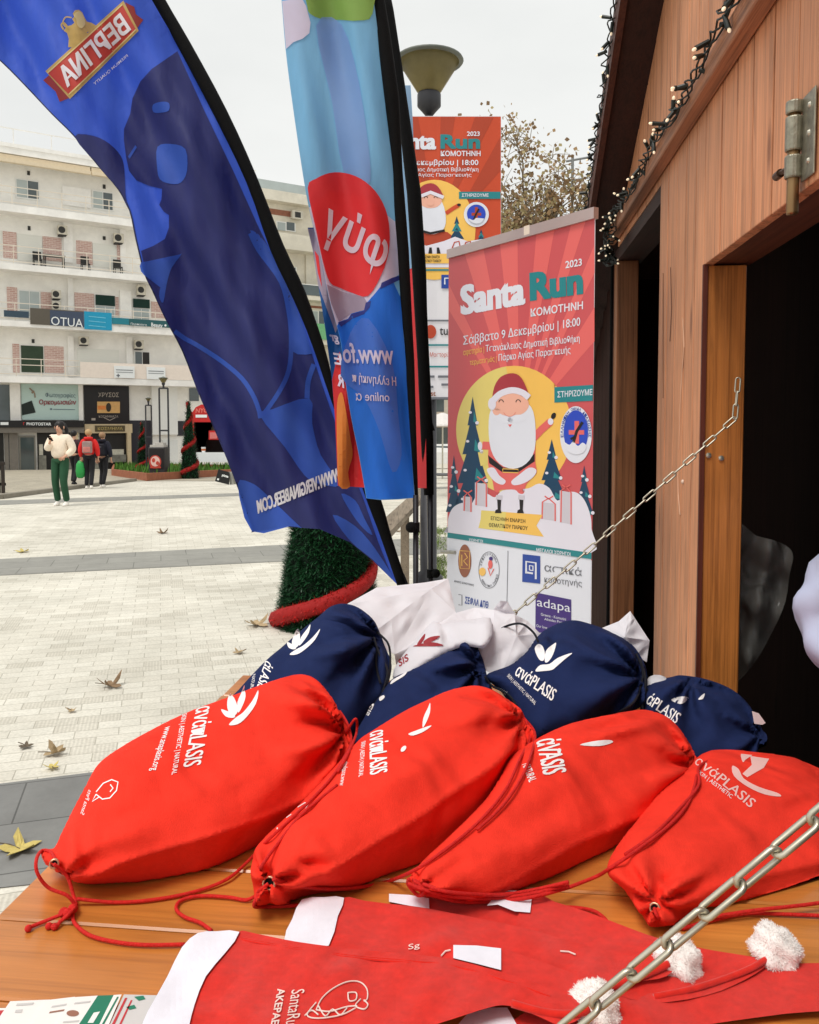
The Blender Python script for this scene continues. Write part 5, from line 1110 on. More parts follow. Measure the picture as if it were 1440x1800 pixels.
def sleeve(parent, lo, hi, d, m=BLACK, sc=.62):
    mb = MB(); pts = [((a[0] + b_[0]) / 2, (a[1] + b_[1]) / 2, max(3, math.hypot(a[0] - b_[0], a[1] - b_[1]) * sc)) for a, b_ in zip(lo, hi)]
    mb.tube([at(x, y, d) for x, y, r_ in pts], [r_ * d / F for x, y, r_ in pts], 12); return obj('pole_sleeve', mb, m, parent, smooth=True)
sleeve(f2, [(650, -40), (657, 0), (666, 67), (681, 167), (691, 300), (697, 390), (701, 440), (708, 565), (714, 634), (722, 760), (731, 878)], [(667, -40), (674, 0), (685, 67), (697, 180), (706, 300), (713, 390), (717, 440), (723, 565), (727, 634), (731, 760), (734, 878)], 2.46)
def pole(parent, px, y0, y1, d, r, knob=None, ext=True):
    a, b_ = at(px, y0, d), at(px + .4, y1, d); mb = MB(); mb.tube([a, V((b_.x, b_.y, .03))], r, 12); pp = obj('pole', mb, DARKMETAL, parent, smooth=True)
    if knob: mb = MB(); k = at(px + knob[2], knob[1], d - .01); mb.ball(k, .017, n=8); mb.tube([k, at(px, knob[1], d)], .01, 8); kk = at(px, knob[1], d); mb.tube([kk - V((0, 0, .015)), kk + V((0, 0, .015))], r * 1.45, 12); obj('clamp_knob', mb, BLACK, pp)
    mb = MB(); mb.box((b_.x - .2, d - .2, 0), (b_.x + .2, d + .2, .03)); obj('base_plate', mb, DARKMETAL, parent)
pole(f2, 731, 870, 1030, 2.46, .0085, (731, 927, -8))
# ---------------------------------------------------------------- third flag, seen almost edge on
f3 = thing('feather_flag', 'narrow red and pale blue feather flag seen nearly edge on beside the sky blue flag', 'flag', (at(757, 1020, 2.95).x, 2.95, 0), 0, 'feather flags in front of the hut')
S3 = surf(flat(3.0), lambda px, py: .012 * math.sin(py * .02) + (px - 735) * -.004)
ea = [(695, 150), (700, 220), (712, 400), (716, 480), (722, 634), (731, 801), (733, 858)]; eb = [(722, 150), (726, 217), (731, 400), (733, 480), (740, 634), (749, 773), (750, 858)]
mb = MB(); mb.sheet(ea + eb[::-1], S3, 0, 0, ST); obj('fabric', mb, RD, f3)
mb = MB(); mb.sheet(ea[:4] + [(718, 474), (731, 468)] + eb[:3][::-1], S3, .004, 0, ST); obj('printed_design', mb, mat('pale_blue_fabric', rgb(150, 196, 232), .6, .04, trans=.3), f3)
lo = [(664, -30), (672, 20), (690, 100), (704, 217), (718, 340), (727, 480), (731, 551), (736, 634), (742, 773), (747, 870)]; hi = [(680, -30), (690, 20), (703, 100), (720, 217), (738, 340), (747, 480), (749, 551), (753, 634), (760, 773), (761, 870)]
sl_ = sleeve(f3, lo, hi, 2.97)
mb = MB(); mb.slab([(758, 735), (765, 757), (757, 757)], surf(flat(2.96)), .01); obj('sleeve_tab', mb, BLACK, f3)
pole(f3, 757, 860, 1020, 2.97, .0095, (757, 1008, 9)); mb = MB(); a = at(751, 862, 2.97); b_ = at(753, 1012, 2.97); mb.tube([a, b_], .002, 6); obj('tension_cord', mb, STEEL, f3)
# ================================================================ ROLL-UP BANNER
BAN_R = mat('banner_red', rgb(202, 82, 86), .42, .03, 2, spec=.5); BAN_L = mat('banner_light_red', rgb(226, 102, 98), .42, .03, 2, spec=.5); TEAL = mat('banner_teal', rgb(34, 130, 136), .42, .03); YEL = mat('banner_yellow', rgb(242, 192, 92), .42, .03); YEL2 = mat('banner_pale_yellow', rgb(226, 206, 116), .42, .03)
BW = mat('banner_white', rgb(224, 226, 236), .42, .02); BW2 = mat('banner_snow', rgb(226, 222, 234), .42, .02); PINKF = mat('banner_skin', rgb(238, 178, 156), .42, .03); BRD = mat('banner_hat_red', rgb(168, 52, 62), .42, .03); BK = mat('banner_black', rgb(28, 22, 24), .42, .03); NVB = mat('banner_night_teal', rgb(18, 62, 92), .42, .03); RBL = mat('banner_badge_blue', rgb(40, 72, 190), .42, .03); PUR = mat('banner_purple', rgb(64, 40, 120), .42, .03); DBL = mat('banner_logo_blue', rgb(36, 70, 156), .42, .03); GYP = mat('banner_grey_print', rgb(110, 112, 120), .42, .03); BRN = mat('banner_brown', rgb(150, 92, 70), .42, .03); GFT = mat('banner_gift_grey', rgb(204, 198, 208), .42, .02); YTX = mat('banner_yellow_text', rgb(240, 190, 100), .42, .02)
PAL = [BAN_R, BAN_L, TEAL, YEL, YEL2, BW, BW2, PINKF, BRD, BK, NVB, RBL, PUR, DBL, GYP, BRN, GFT, YTX]
(cR, cLr, cT, cY, cY2, cW, cS, cSk, cH, cK, cN, cB, cP, cD, cG, cBr, cGf, cYt) = range(18)
_p0, _p1 = at(790, 453, 2.75), at(1046.5, 382.5, 2.135); _n = (_p1 - _p0).cross(V((0, 0, 1))).normalized(); _c = (_p0 - CAMP).dot(_n)
dB = lambda px, py: _c / ray(px, py).dot(_n)
SBn = surf(dB)
pL = at(790, 452, dB(790, 452)); pR = at(1047, 372, dB(1047, 372)); BRZ2 = math.atan2(pR.y - pL.y, pR.x - pL.x)
rb = thing('rollup_banner', 'red Santa Run roll-up banner on a stand between the flag poles and the hut', 'banner', ((pL.x + pR.x) / 2, (pL.y + pR.y) / 2, 0), BRZ2)
ltop = lambda x: 453 + (x - 789.5) * (382.5 - 453) / (1046.5 - 789.5)
bl3 = at(786, 1000, dB(786, 1000)); br3 = at(1041, 1000, dB(1041, 1000))
mb = MB(); P = [SBn(790, 453), SBn(1046.5, 382.5)]; w3 = [V((bl3.x, bl3.y, .12)), V((br3.x, br3.y, .12))]
n3 = (P[1] - P[0]).cross(V((0, 0, 1))).normalized(); n3 = n3 if n3.y < 0 else -n3
vs = [w3[0], w3[1], P[1], P[0]]; mb.add(vs + [v - n3 * .0008 for v in vs], [(0, 1, 2, 3), (7, 6, 5, 4), (0, 4, 5, 1), (1, 5, 6, 2), (2, 6, 7, 3), (3, 7, 4, 0)]); obj('banner_panel', mb, BW, rb)
mb = MB(); ALU = mat('brushed_aluminium', rgb(190, 172, 168), .35, .06, metal=.4)
u3 = (P[1] - P[0]).normalized(); z3 = V((0, 0, 1)); tl_, tr_ = P[0] - u3 * .004, P[1] + u3 * .003
vs = [tl_ + n3 * .008 - z3 * .003, tr_ + n3 * .008 - z3 * .003, tr_ + n3 * .008 + z3 * .026, tl_ + n3 * .008 + z3 * .026]; vs = vs + [v - n3 * .016 for v in vs]
mb.add(vs, [(0, 1, 2, 3), (7, 6, 5, 4), (0, 4, 5, 1), (1, 5, 6, 2), (2, 6, 7, 3), (3, 7, 4, 0)]); rl = obj('top_rail', mb, ALU, rb, weld=True)
mb = MB(); mb.slab([(921, 398), (931, 395), (931, 411), (921, 414)], surf(dB), .006, off=.014); obj('clip', mb, mat('cream_clip', rgb(222, 206, 190), .5), rl)
mb = MB(); m_ = (w3[0] + w3[1]) / 2; mb.tube([m_ - n3 * .03 - V((0, 0, .05)), (P[0] + P[1]) / 2 - n3 * .012], .01, 10); obj('support_pole', mb, ALU, rb)
mb = MB(); hw = (w3[1] - w3[0]).length / 2; mb.box((-hw - .01, -.05, .02), (hw + .01, .06, .118)); bse = obj('base_case', mb, ALU, rb, world=False, bevel=.01)
mb = MB()
for x in (-.25, .25): mb.box((x - .03, -.22, 0), (x + .03, .22, .019))
obj('foot', mb, DARKMETAL, bse, world=False)
# clip on left edge
mb = MB(); mb.tube([at(776, 970, dB(788, 970)), SBn(800, 971, .01)], .006, 8); obj('edge_clip', mb, STEEL, rb)
d = MB(); Z = .00035
def pg(pts, m, k=1): d.sheet(pts, SBn, Z * k, m)
def tx(s, bl, br, tl, m, b=0.0, k=6): d.text(s, bl, br, tl, SBn, Z * k, m, None, b)
def sk(pts, w_, m, k=5): d.stroke(pts, w_, SBn, Z * k, m)
xl, xr = 789, 1045.5
pg([(xl, 453.5), (xr, 383.5), (1041, 985), (786.5, 946)], cR, 1)
# sun rays
cx0, cy0 = 913, 752
def raypt(x): return (x, ltop(x) + 1)
for xa, xb in ((817, 850), (879, 910), (943, 975), (1004, 1030)): pg([raypt(xa), raypt(xb), (cx0, cy0)], cLr, 2)
for ya, yb2 in ((500, 545), (600, 650)): pg([(xl + .3, ya), (xl + .3, yb2), (cx0, cy0)], cLr if ya < 580 else cR, 2)
for ya, yb2 in ((430, 480), (540, 600)): pg([(xr - .4, ya), (xr - .4, yb2), (cx0, cy0)], cLr, 2)
tx('2023', (994, 472), (1023, 467), (994, 459), cW, .02); tx('Santa', (812, 553), (921.5, 534), (811, 503), cW, .06); tx('Run', (934, 528), (1023, 516), (933, 481), cT, .07); tx('ΚΟΜΟΤΗΝΗ', (933, 557), (1025, 543.5), (933, 542.5), cW, .02)
tx('Σάββατο 9 Δεκεμβρίου | 18:00', (814.6, 611), (1020, 577), (814.6, 590), cW, .012); tx('αφετηρία |', (814.6, 628), (851, 621.5), (814.6, 614), cYt, .005); tx('Τσανάκλειος Δημοτική Βιβλιοθήκη', (854, 622), (1019, 604), (854, 606), cW, .012)
tx('τερματισμός |', (826, 645), (873, 637.5), (826, 632), cYt, .005); tx('Πάρκο Αγίας Παρασκευής', (876.7, 638), (1003, 624), (876.7, 622), cW, .012)
sun = ell(904, 756, 102, 113, 48); pg([p for p in sun], cY, 2)
pg([(x, y) for x, y in ell(904, 756, 102, 113, 40, 100, 262)] + [(900, 700), (893, 760)], cY2, 3)
def ctree(ax, ay, by, hw, tiers=3):
    h = by - ay; L_ = [(ax, ay)]; Rr = []
    for i in range(tiers):
        y = ay + h * (i + 1) / tiers; w_ = hw * (i + 1) / tiers; Rr += [(ax + w_, y), (ax + w_ * .62, y)]; L_ += []
    left = []
    for i in range(tiers): y = ay + h * (i + 1) / tiers; w_ = hw * (i + 1) / tiers; left += [(ax - w_, y), (ax - w_ * .62, y)]
    left = left[:-1]; Rr = Rr[:-1]
    pg([(ax, ay)] + left + Rr[::-1], cN, 4); 
    for i in range(tiers):
        y = ay + h * (i + .95) / tiers; w_ = hw * (i + .95) / tiers; pg([(ax + w_ * .25, y - h * .12), (ax + w_ * .95, y), (ax + w_ * .15, y - h * .02)], cT, 5)
        pg(ell(ax + w_ * .9, y - 2, 3.2, 3.2, 10), cS, 6); pg(ell(ax - w_ * .5, y - h * .1, 3, 2.4, 10), cS, 6)
ctree(831, 697, 900, 36, 4); ctree(798, 800, 900, 14, 3); ctree(970, 772, 880, 27, 3); ctree(1027, 818, 905, 17, 3)
# snow, presents, ribbon
def snow(pts, k=7): pg(spline(pts, 4), cS, k)
snow([(788, 935), (788, 912), (796, 893), (812, 884), (828, 886), (838, 872), (856, 868), (870, 874), (884, 862), (912, 860), (930, 858), (948, 850), (966, 858), (980, 880), (996, 866), (1014, 866), (1028, 880), (1038, 906), (1040, 930), (1039, 972), (900, 952), (788, 936)])
def gift(x0, y0, x1, y1, dy):
    pg([(x0, y0), (x1, y0 + dy), (x1, y1 + dy), (x0, y1)], cGf, 8); xm = (x0 + x1) / 2
    for q_ in ([(x0 + 2, y1), (x0 + 3, y0), (xm, y0 - 6), (x1 - 2, y0 + dy), (x1 - 2, y1 + dy)], [(xm - 7, y0 - 10), (xm, y0 - 5), (xm + 8, y0 - 10)]): d.stroke(q_, 2.4, SBn, Z * 9, cLr)
gift(814, 872, 830, 898, 2); gift(835, 848, 857, 888, 3); gift(951, 882, 978, 912, 4); gift(984, 862, 1006, 918, 4)
pg([(846, 897), (954, 905), (943, 924), (956, 943.5), (841, 928), (845, 913)], cY, 9); pg([(846, 897), (890, 900), (886, 934), (841, 928), (845, 913)], cY2, 10)
tx('ΕΠΙΣΗΜΗ ΕΝΑΡΞΗ', (863, 914), (923.5, 919.5), (863, 907.5), cK, .015, 11); tx('ΘΕΜΑΤΙΚΟΥ ΠΑΡΚΟΥ', (859.6, 926), (927.7, 932), (859.6, 919), cK, .015, 11)
# figure in a red coat with a long white beard
sk([(936, 772), (952, 755), (968, 741)], 13, cLr, 6); pg(ell(968, 741, 5, 6, 12), cS, 7); pg(ell(973, 731, 4, 6, 12, rot=25), cK, 7)
sk([(866, 784), (848, 783)], 14, cLr, 6); pg(ell(844, 784, 4, 8, 12), cS, 7); sk([(846, 794), (851, 818)], 12, cY2, 6)
pg(spline([(862, 770), (880, 745), (925, 745), (940, 775), (941, 812), (943, 832), (926, 850), (921, 867), (912, 867), (905, 861), (881, 861), (876, 866), (869, 862), (866, 846), (858, 815)], 3), cLr, 7)
pg([(858, 800), (885, 822), (912, 822), (940, 797), (940, 811), (910, 831), (883, 830), (860, 814)], cK, 8); sk([(884, 824), (911, 825), (911, 831), (884, 830), (884, 824)], 1.6, cY, 10)
pg(spline([(856, 825), (868, 822), (878, 836), (889, 845), (884, 852), (872, 848), (862, 838)], 3), cS, 9); pg(spline([(899, 846), (912, 835), (930, 822), (943, 826), (938, 838), (922, 849), (904, 853)], 3), cS, 9)
pg(spline([(863, 720), (880, 704), (915, 704), (934, 716), (941, 745), (940, 790), (925, 815), (902, 824), (878, 815), (863, 790), (859, 752)], 3), cW, 9)
pg(ell(899, 711, 31, 21, 24), cSk, 10); pg(ell(873, 722, 7, 8, 14), cLr if False else cSk, 10); pg(ell(896, 721, 11, 11, 18), cSk, 12); sk([(p[0], p[1]) for p in ell(896, 721, 11, 11, 10, 20, 160)], .8, cLr, 13)
pg(ell(885, 737, 17, 7, 16, rot=8), cW, 11); pg(ell(909, 736, 17, 7, 16, rot=-8), cW, 11); pg([(893, 746), (900, 746), (896.5, 751)], cLr, 12)
for ex in (881, 911): sk(ell(ex, 707, 4, 4.5, 8, 180, 360), 1.3, cK, 13)
pg(spline([(866, 704), (869, 680), (881, 662), (902, 656), (917, 665), (929, 692), (925, 700), (900, 688), (880, 692)], 3), cH, 11)
sk(spline([(868, 703), (880, 692), (900, 686), (918, 690), (930, 699)], 4, False), 11, cS, 12); pg(ell(865, 710, 7, 11, 16), cS, 13)
for bx in (874, 913): pg([(bx, 878), (bx + 7, 879), (bx + 6, 896), (bx + 8, 902), (bx - 4, 902), (bx - 3, 897), (bx + 1, 895)], cK, 12); sk([(bx - 2, 874), (bx + 9, 875)], 8, cGf, 10)
# badge and label
pg([(974.6, 680.6), (1042.6, 676.5), (1042, 704.6), (974.6, 707.7)], cT, 6); tx('ΣΤΗΡΙΖΟΥΜΕ', (980, 699), (1041.5, 694.5), (980, 688), cW, .015, 8)
pg(ell(1012.5, 764, 28, 50, 36), cW, 8); pg(ell(1012.5, 760, 21.5, 39, 32), cB, 10); pg([(1000, 756), (1027, 756), (1027, 764), (1000, 764)], cLr, 12); pg([(1010, 740), (1018, 740), (1018, 780), (1010, 780)], cLr, 12); sk([(1024, 742), (1014, 758), (1008, 778)], 5, cK, 13); sk([(1003, 772), (1010, 768)], 4, cK, 13)
pg(spline([(993, 778), (1001, 782), (1008, 776), (1016, 784), (1024, 778), (1031, 784), (1026, 795), (1012, 799), (998, 793)], 3), cW, 13)
def ring(s, cx, cy, rx, ry, a0, a1, hh, m, k=10, S_=None, off=None, dd=None):
    for i, c in enumerate(s):
        if c == ' ': continue
        a = R(a0 + (a1 - a0) * i / max(1, len(s) - 1)); x, y = cx + rx * math.cos(a), cy + ry * math.sin(a); tx_, ty_ = -math.sin(a) * hh * .32, math.cos(a) * hh * .32 * (ry / rx) ; ux, uy = math.cos(a) * hh * .5, math.sin(a) * hh * .5
        (dd or d).text(c, (x - tx_ - ux, y - ty_ - uy), (x + tx_ - ux, y + ty_ - uy), (x - tx_ + ux, y - ty_ + uy), S_ or SBn, off or Z * k, m, None, .02)
ring('ΕΛΛΗΝΙΚΗ ΟΜΑΔΑ ΔΙΑΣΩΣΗΣ', 1012.5, 762, 24.5, 44, 175, 365, 5, cD)
# lower white section
low = [(786.5, 944), (1039, 982), (1037, 1115), (785.5, 1115)]
pg([(786.5, 936), (1040, 972), (1040, 983), (786.5, 945)], cT, 9); tx('ΧΟΡΗΓΟΙ', (824, 951), (849, 954), (824, 946), cW, .02, 11); tx('ΜΕΓΑΛΟΙ ΧΟΡΗΓΟΙ', (943, 969.5), (1003, 977.5), (943, 963), cW, .02, 11)
pg(low, cW, 2)
pg(ell(817, 986, 11.5, 29, 26), cBr, 8); sk([(808, 968), (826, 969), (825, 1000), (809, 999), (808, 968)], 1.2, cYt, 10); sk([(812, 975), (812, 995)], 1.5, cYt, 10); sk([(817, 972), (822, 980), (815, 986), (822, 994)], 1.5, cYt, 10); tx('ΔΗΜΟΣ ΚΟΜΟΤΗΝΗΣ', (798.5, 1023), (833, 1030.5), (798.5, 1019.5), cG, .02, 8)
sk(ell(859.6, 1002, 18, 32, 30) + [(877.6, 1002)], .9, cG, 8); pg(ell(848, 1005, 6, 7.5, 14), cYt, 9); pg(ell(862, 992, 4, 8, 14), cLr, 9); sk([(858, 998), (862, 1012), (868, 1000)], 2, cLr, 9); pg(ell(863, 982, 3.5, 3.5, 10), cP, 9)
ring('ΧΡΙΣΤΟΥΓΕΝΝΑ', 859.6, 1002, 15, 28, 200, 330, 3.4, cG, 9); ring('ΘΕΜΑΤΙΚΟ ΠΑΡΚΟ', 859.6, 1002, 15, 28, 140, 20, -3.4, cG, 9)
sk([(893, 968), (891, 1060)], .9, cG, 8)
tx('ΣΕΦΑΑ ΔΠΘ', (817, 1061), (858, 1070), (818, 1048), cD, .02, 8); sk([(806, 1045), (812, 1046), (812, 1064), (806, 1063)], 1.2, cG, 8)
pg([(918.8, 974), (949.6, 977.5), (949.6, 1026), (918, 1022.7)], cD, 8); sk([(925, 1008), (925, 987), (942, 989.5), (942, 1018)], 3.4, cW, 10); sk([(925, 1006), (937, 1008)], 3.2, cW, 10); sk([(931, 1002), (931, 994), (937, 995), (937, 1003), (931, 1002)], 2.2, cW, 10)
tx('αστικά', (957, 1004), (1022.5, 1013), (957, 989), cG, 0, 8); tx('κομοτηνής', (957, 1026), (1023, 1034), (957, 1012), cG, 0, 8)
pg([(941.7, 1041.5), (1004, 1054), (1004, 1112), (941, 1112)], cP, 8); tx('adapa', (944, 1070), (1002.7, 1081), (944, 1050), cW, .0, 10); tx('Greece - Komotini', (951, 1082), (995, 1091), (951, 1077), cW, .0, 10); tx('Alisidas Point', (957, 1090), (993, 1097), (957, 1085.5), cW, 0, 10); tx('Our love', (943, 1102), (962, 1106), (943, 1097), cW, 0, 10)
obj('printed_design', d, PAL, rb)
# ================================================================ banner hanging on the street lamp
DL = 7.2; SLb = surf(flat(DL), lambda px, py: .012 * math.sin(px * .05 + 1) + .006 * math.sin(py * .013))
OR1 = mat('banner_orange', rgb(214, 84, 50), .6, .04, 2, trans=.2); OR2 = mat('banner_dark_orange', rgb(192, 76, 48), .6, .04, 2, trans=.2)
lb = thing('street_banner', 'orange and white Santa Run banner hanging from the large street lamp', 'banner', (at(777, 700, DL).x, DL, at(777, 702, DL).z))
mb = MB(); mb.sheet([(674, 204), (881, 204), (881, 702), (674, 702)], SLb, 0, 0, 16); obj('banner_cloth', mb, mat('white_banner_cloth', rgb(232, 230, 236), .6, .02, trans=.2), lb)
PAL2 = [OR1, OR2] + PAL[2:]
d = MB(); Z2 = .0015
def g2(pts, m, k=1): d.sheet(pts, SLb, Z2 * k, m, 16)
def t2(s, bl, br, tl, m, b=0.0, k=5): d.text(s, bl, br, tl, SLb, Z2 * k, m, 16, b)
g2([(674.5, 205), (880.5, 205), (880.5, 455), (674.5, 455)], 0)
for xa, xb in ((700, 735), (775, 800), (835, 868)): g2([(xa, 205.5), (xb, 205.5), (770, 400)], 1, 2)
g2([(880, 240), (880, 300), (790, 400)], 1, 2)
t2('Santa', (688, 262), (765.5, 262), (688, 234), cW, .06); t2('Run', (775.5, 261), (843, 261), (775.5, 237), cT, .07); t2('2023', (821, 239), (843.5, 239), (821, 231), cW, .02); t2('ΚΟΜΟΤΗΝΗ', (775, 274.5), (845, 274.5), (775, 265), cW, .02)
t2('9 Δεκεμβρίου | 18:00', (712, 293), (841, 293), (712, 280), cW, .015); t2('Τσανάκλειος Δημοτική Βιβλιοθήκη', (690, 303), (841, 303), (690, 294), cW, .012); t2('Πάρκο Αγίας Παρασκευής', (700, 312), (829, 312), (700, 304), cW, .012)
g2(ell(764, 404, 72, 88, 40), cY, 3)
sun_ = spline([(728, 460), (726, 372), (735, 348), (757, 340), (776, 350), (784, 380), (786, 430), (790, 460)], 3)
g2(spline([(735, 410), (787, 408), (796, 430), (782, 445), (740, 445), (728, 430)], 3), cLr, 4)
g2(spline([(732, 360), (757, 343), (777, 355), (784, 385), (778, 405), (757, 412), (736, 402), (729, 380)], 3), cW, 6); g2(ell(757, 352, 20, 14, 20), cSk, 7); g2(spline([(733, 345), (741, 328), (757, 322), (770, 328), (779, 346), (757, 339)], 3), cH, 8); d.stroke([(734, 347), (757, 338), (780, 347)], 6, SLb, Z2 * 9, cS); g2(ell(757, 357, 6, 5, 12), cLr if False else cSk, 9)
for ex in (749, 766): d.stroke(ell(ex, 348, 3, 3, 6, 180, 360), 1, SLb, Z2 * 9, cK)
d.stroke([(784, 375), (797, 366), (806, 361)], 7, SLb, Z2 * 5, OR1 and 0); g2(ell(807, 360, 3.5, 2.5, 10), cK, 6)
d.stroke([(738, 405), (757, 410), (782, 405)], 4, SLb, Z2 * 8, cK)
for (ax, ay, by, hw) in ((803, 380, 420, 13), (846, 403, 424, 8)):
    for i in range(3): y = ay + (by - ay) * (i + 1) / 3; w_ = hw * (i + 1) / 3; g2([(ax, ay + (by - ay) * i / 4), (ax + w_, y), (ax - w_, y)], cT if i % 2 else cN, 4)
g2([(675, 455), (675, 430), (700, 415), (725, 425), (750, 432), (780, 424), (800, 416), (822, 424), (850, 420), (880, 428), (880, 470), (675, 470)], cS, 5)
for x0 in (795, 815, 838): d.stroke([(x0, 436), (x0 + 4, 426), (x0 + 12, 424), (x0 + 14, 434)], 2, SLb, Z2 * 7, cLr)
g2([(755, 435), (759, 435), (760, 446), (753, 446)], cK, 8); g2([(768, 435), (772, 435), (775, 447), (768, 447)], cK, 8)
g2([(700, 446), (800, 446), (800, 463), (700, 463)], cY, 8); t2('ΕΠΙΣΗΜΗ ΕΝΑΡΞΗ', (742, 454), (773, 454), (742, 449), cK, .015, 10); t2('ΘΕΜΑΤΙΚΟΥ ΠΑΡΚΟΥ', (740, 461), (776, 461), (740, 456), cK, .015, 10)
g2([(807, 337), (880, 337), (880, 349.5), (807, 349.5)], cT, 5); t2('ΣΤΗΡΙΖΟΥΜΕ', (812, 346), (859, 346), (812, 340), cW, .02, 7)
g2(ell(837.5, 377, 22, 22, 28), cW, 6); g2(ell(837.5, 376, 16.5, 16.5, 24), cB, 8); g2([(829, 374), (846, 374), (846, 379), (829, 379)], cLr, 9); g2([(835, 364), (840, 364), (840, 388), (835, 388)], cLr, 9); d.stroke([(842, 367), (837, 376), (833, 386)], 3, SLb, Z2 * 10, cK); g2(spline([(824, 384), (832, 387), (838, 383), (845, 388), (851, 384), (846, 391), (837, 393), (828, 390)], 3), cW, 10)
for y in (473, 605, 643, 562): g2([(675, y), (880, y), (880, y + 3), (675, y + 3)], cT if y != 562 else cG, 6)
g2([(776, 483), (800, 483), (800, 507), (776, 507)], cD, 7); d.stroke([(782, 500), (782, 489), (794, 489), (794, 502)], 2.5, SLb, Z2 * 9, cW)
g2(ell(757, 583, 10, 12, 20), cLr, 7); t2('tunes', (773, 589), (812, 589), (773, 576), cK, .01, 7); t2('Μαστορίδης', (756, 629), (800, 629), (756, 619), cLr, 0, 7)
for (x, y, w_) in ((744, 662, 20), (770, 662, 22), (748, 680, 14), (776, 676, 20)): d.stroke([(x, y), (x + w_, y)], 4, SLb, Z2 * 7, cG)
t2('best', (746, 696), (766, 696), (746, 687), cBr, .02, 7); g2([(675, 698), (880, 698), (880, 702), (675, 702)], cG, 6)
obj('printed_design', d, PAL2, lb)
# ================================================================ BAGS ON THE COUNTER
def fbm(x, y, seed, oct=4):
    r = np.random.RandomState(seed); o = np.zeros_like(x); a = 1.0; f = 1.0; tot = 0
    for i in range(oct):
        for k in range(3):
            th = r.uniform(0, 6.28); ph = r.uniform(0, 6.28); o = o + a / 3 * np.sin((x * math.cos(th) + y * math.sin(th)) * f + ph + 1.3 * np.sin((x * math.sin(th) - y * math.cos(th)) * f * .7 + ph * 2))
        tot += a; a *= .5; f *= 1.93
    return o / tot
def pdist(P, L, closed=True):
    A = L; B = np.roll(L, -1, 0) if closed else L[1:]
    if not closed: A = L[:-1]
    best = np.full(len(P), 1e9); idx = np.zeros(len(P), int); tt = np.zeros(len(P))
    for i in range(len(A)):
        ab = B[i] - A[i]; l2 = max((ab ** 2).sum(), 1e-9); t = np.clip(((P - A[i]) @ ab) / l2, 0, 1); dd = np.hypot(*(P - (A[i] + t[:, None] * ab)).T)
        k = dd < best; best[k] = dd[k]; idx[k] = i; tt[k] = t[k]
    return best, idx, tt
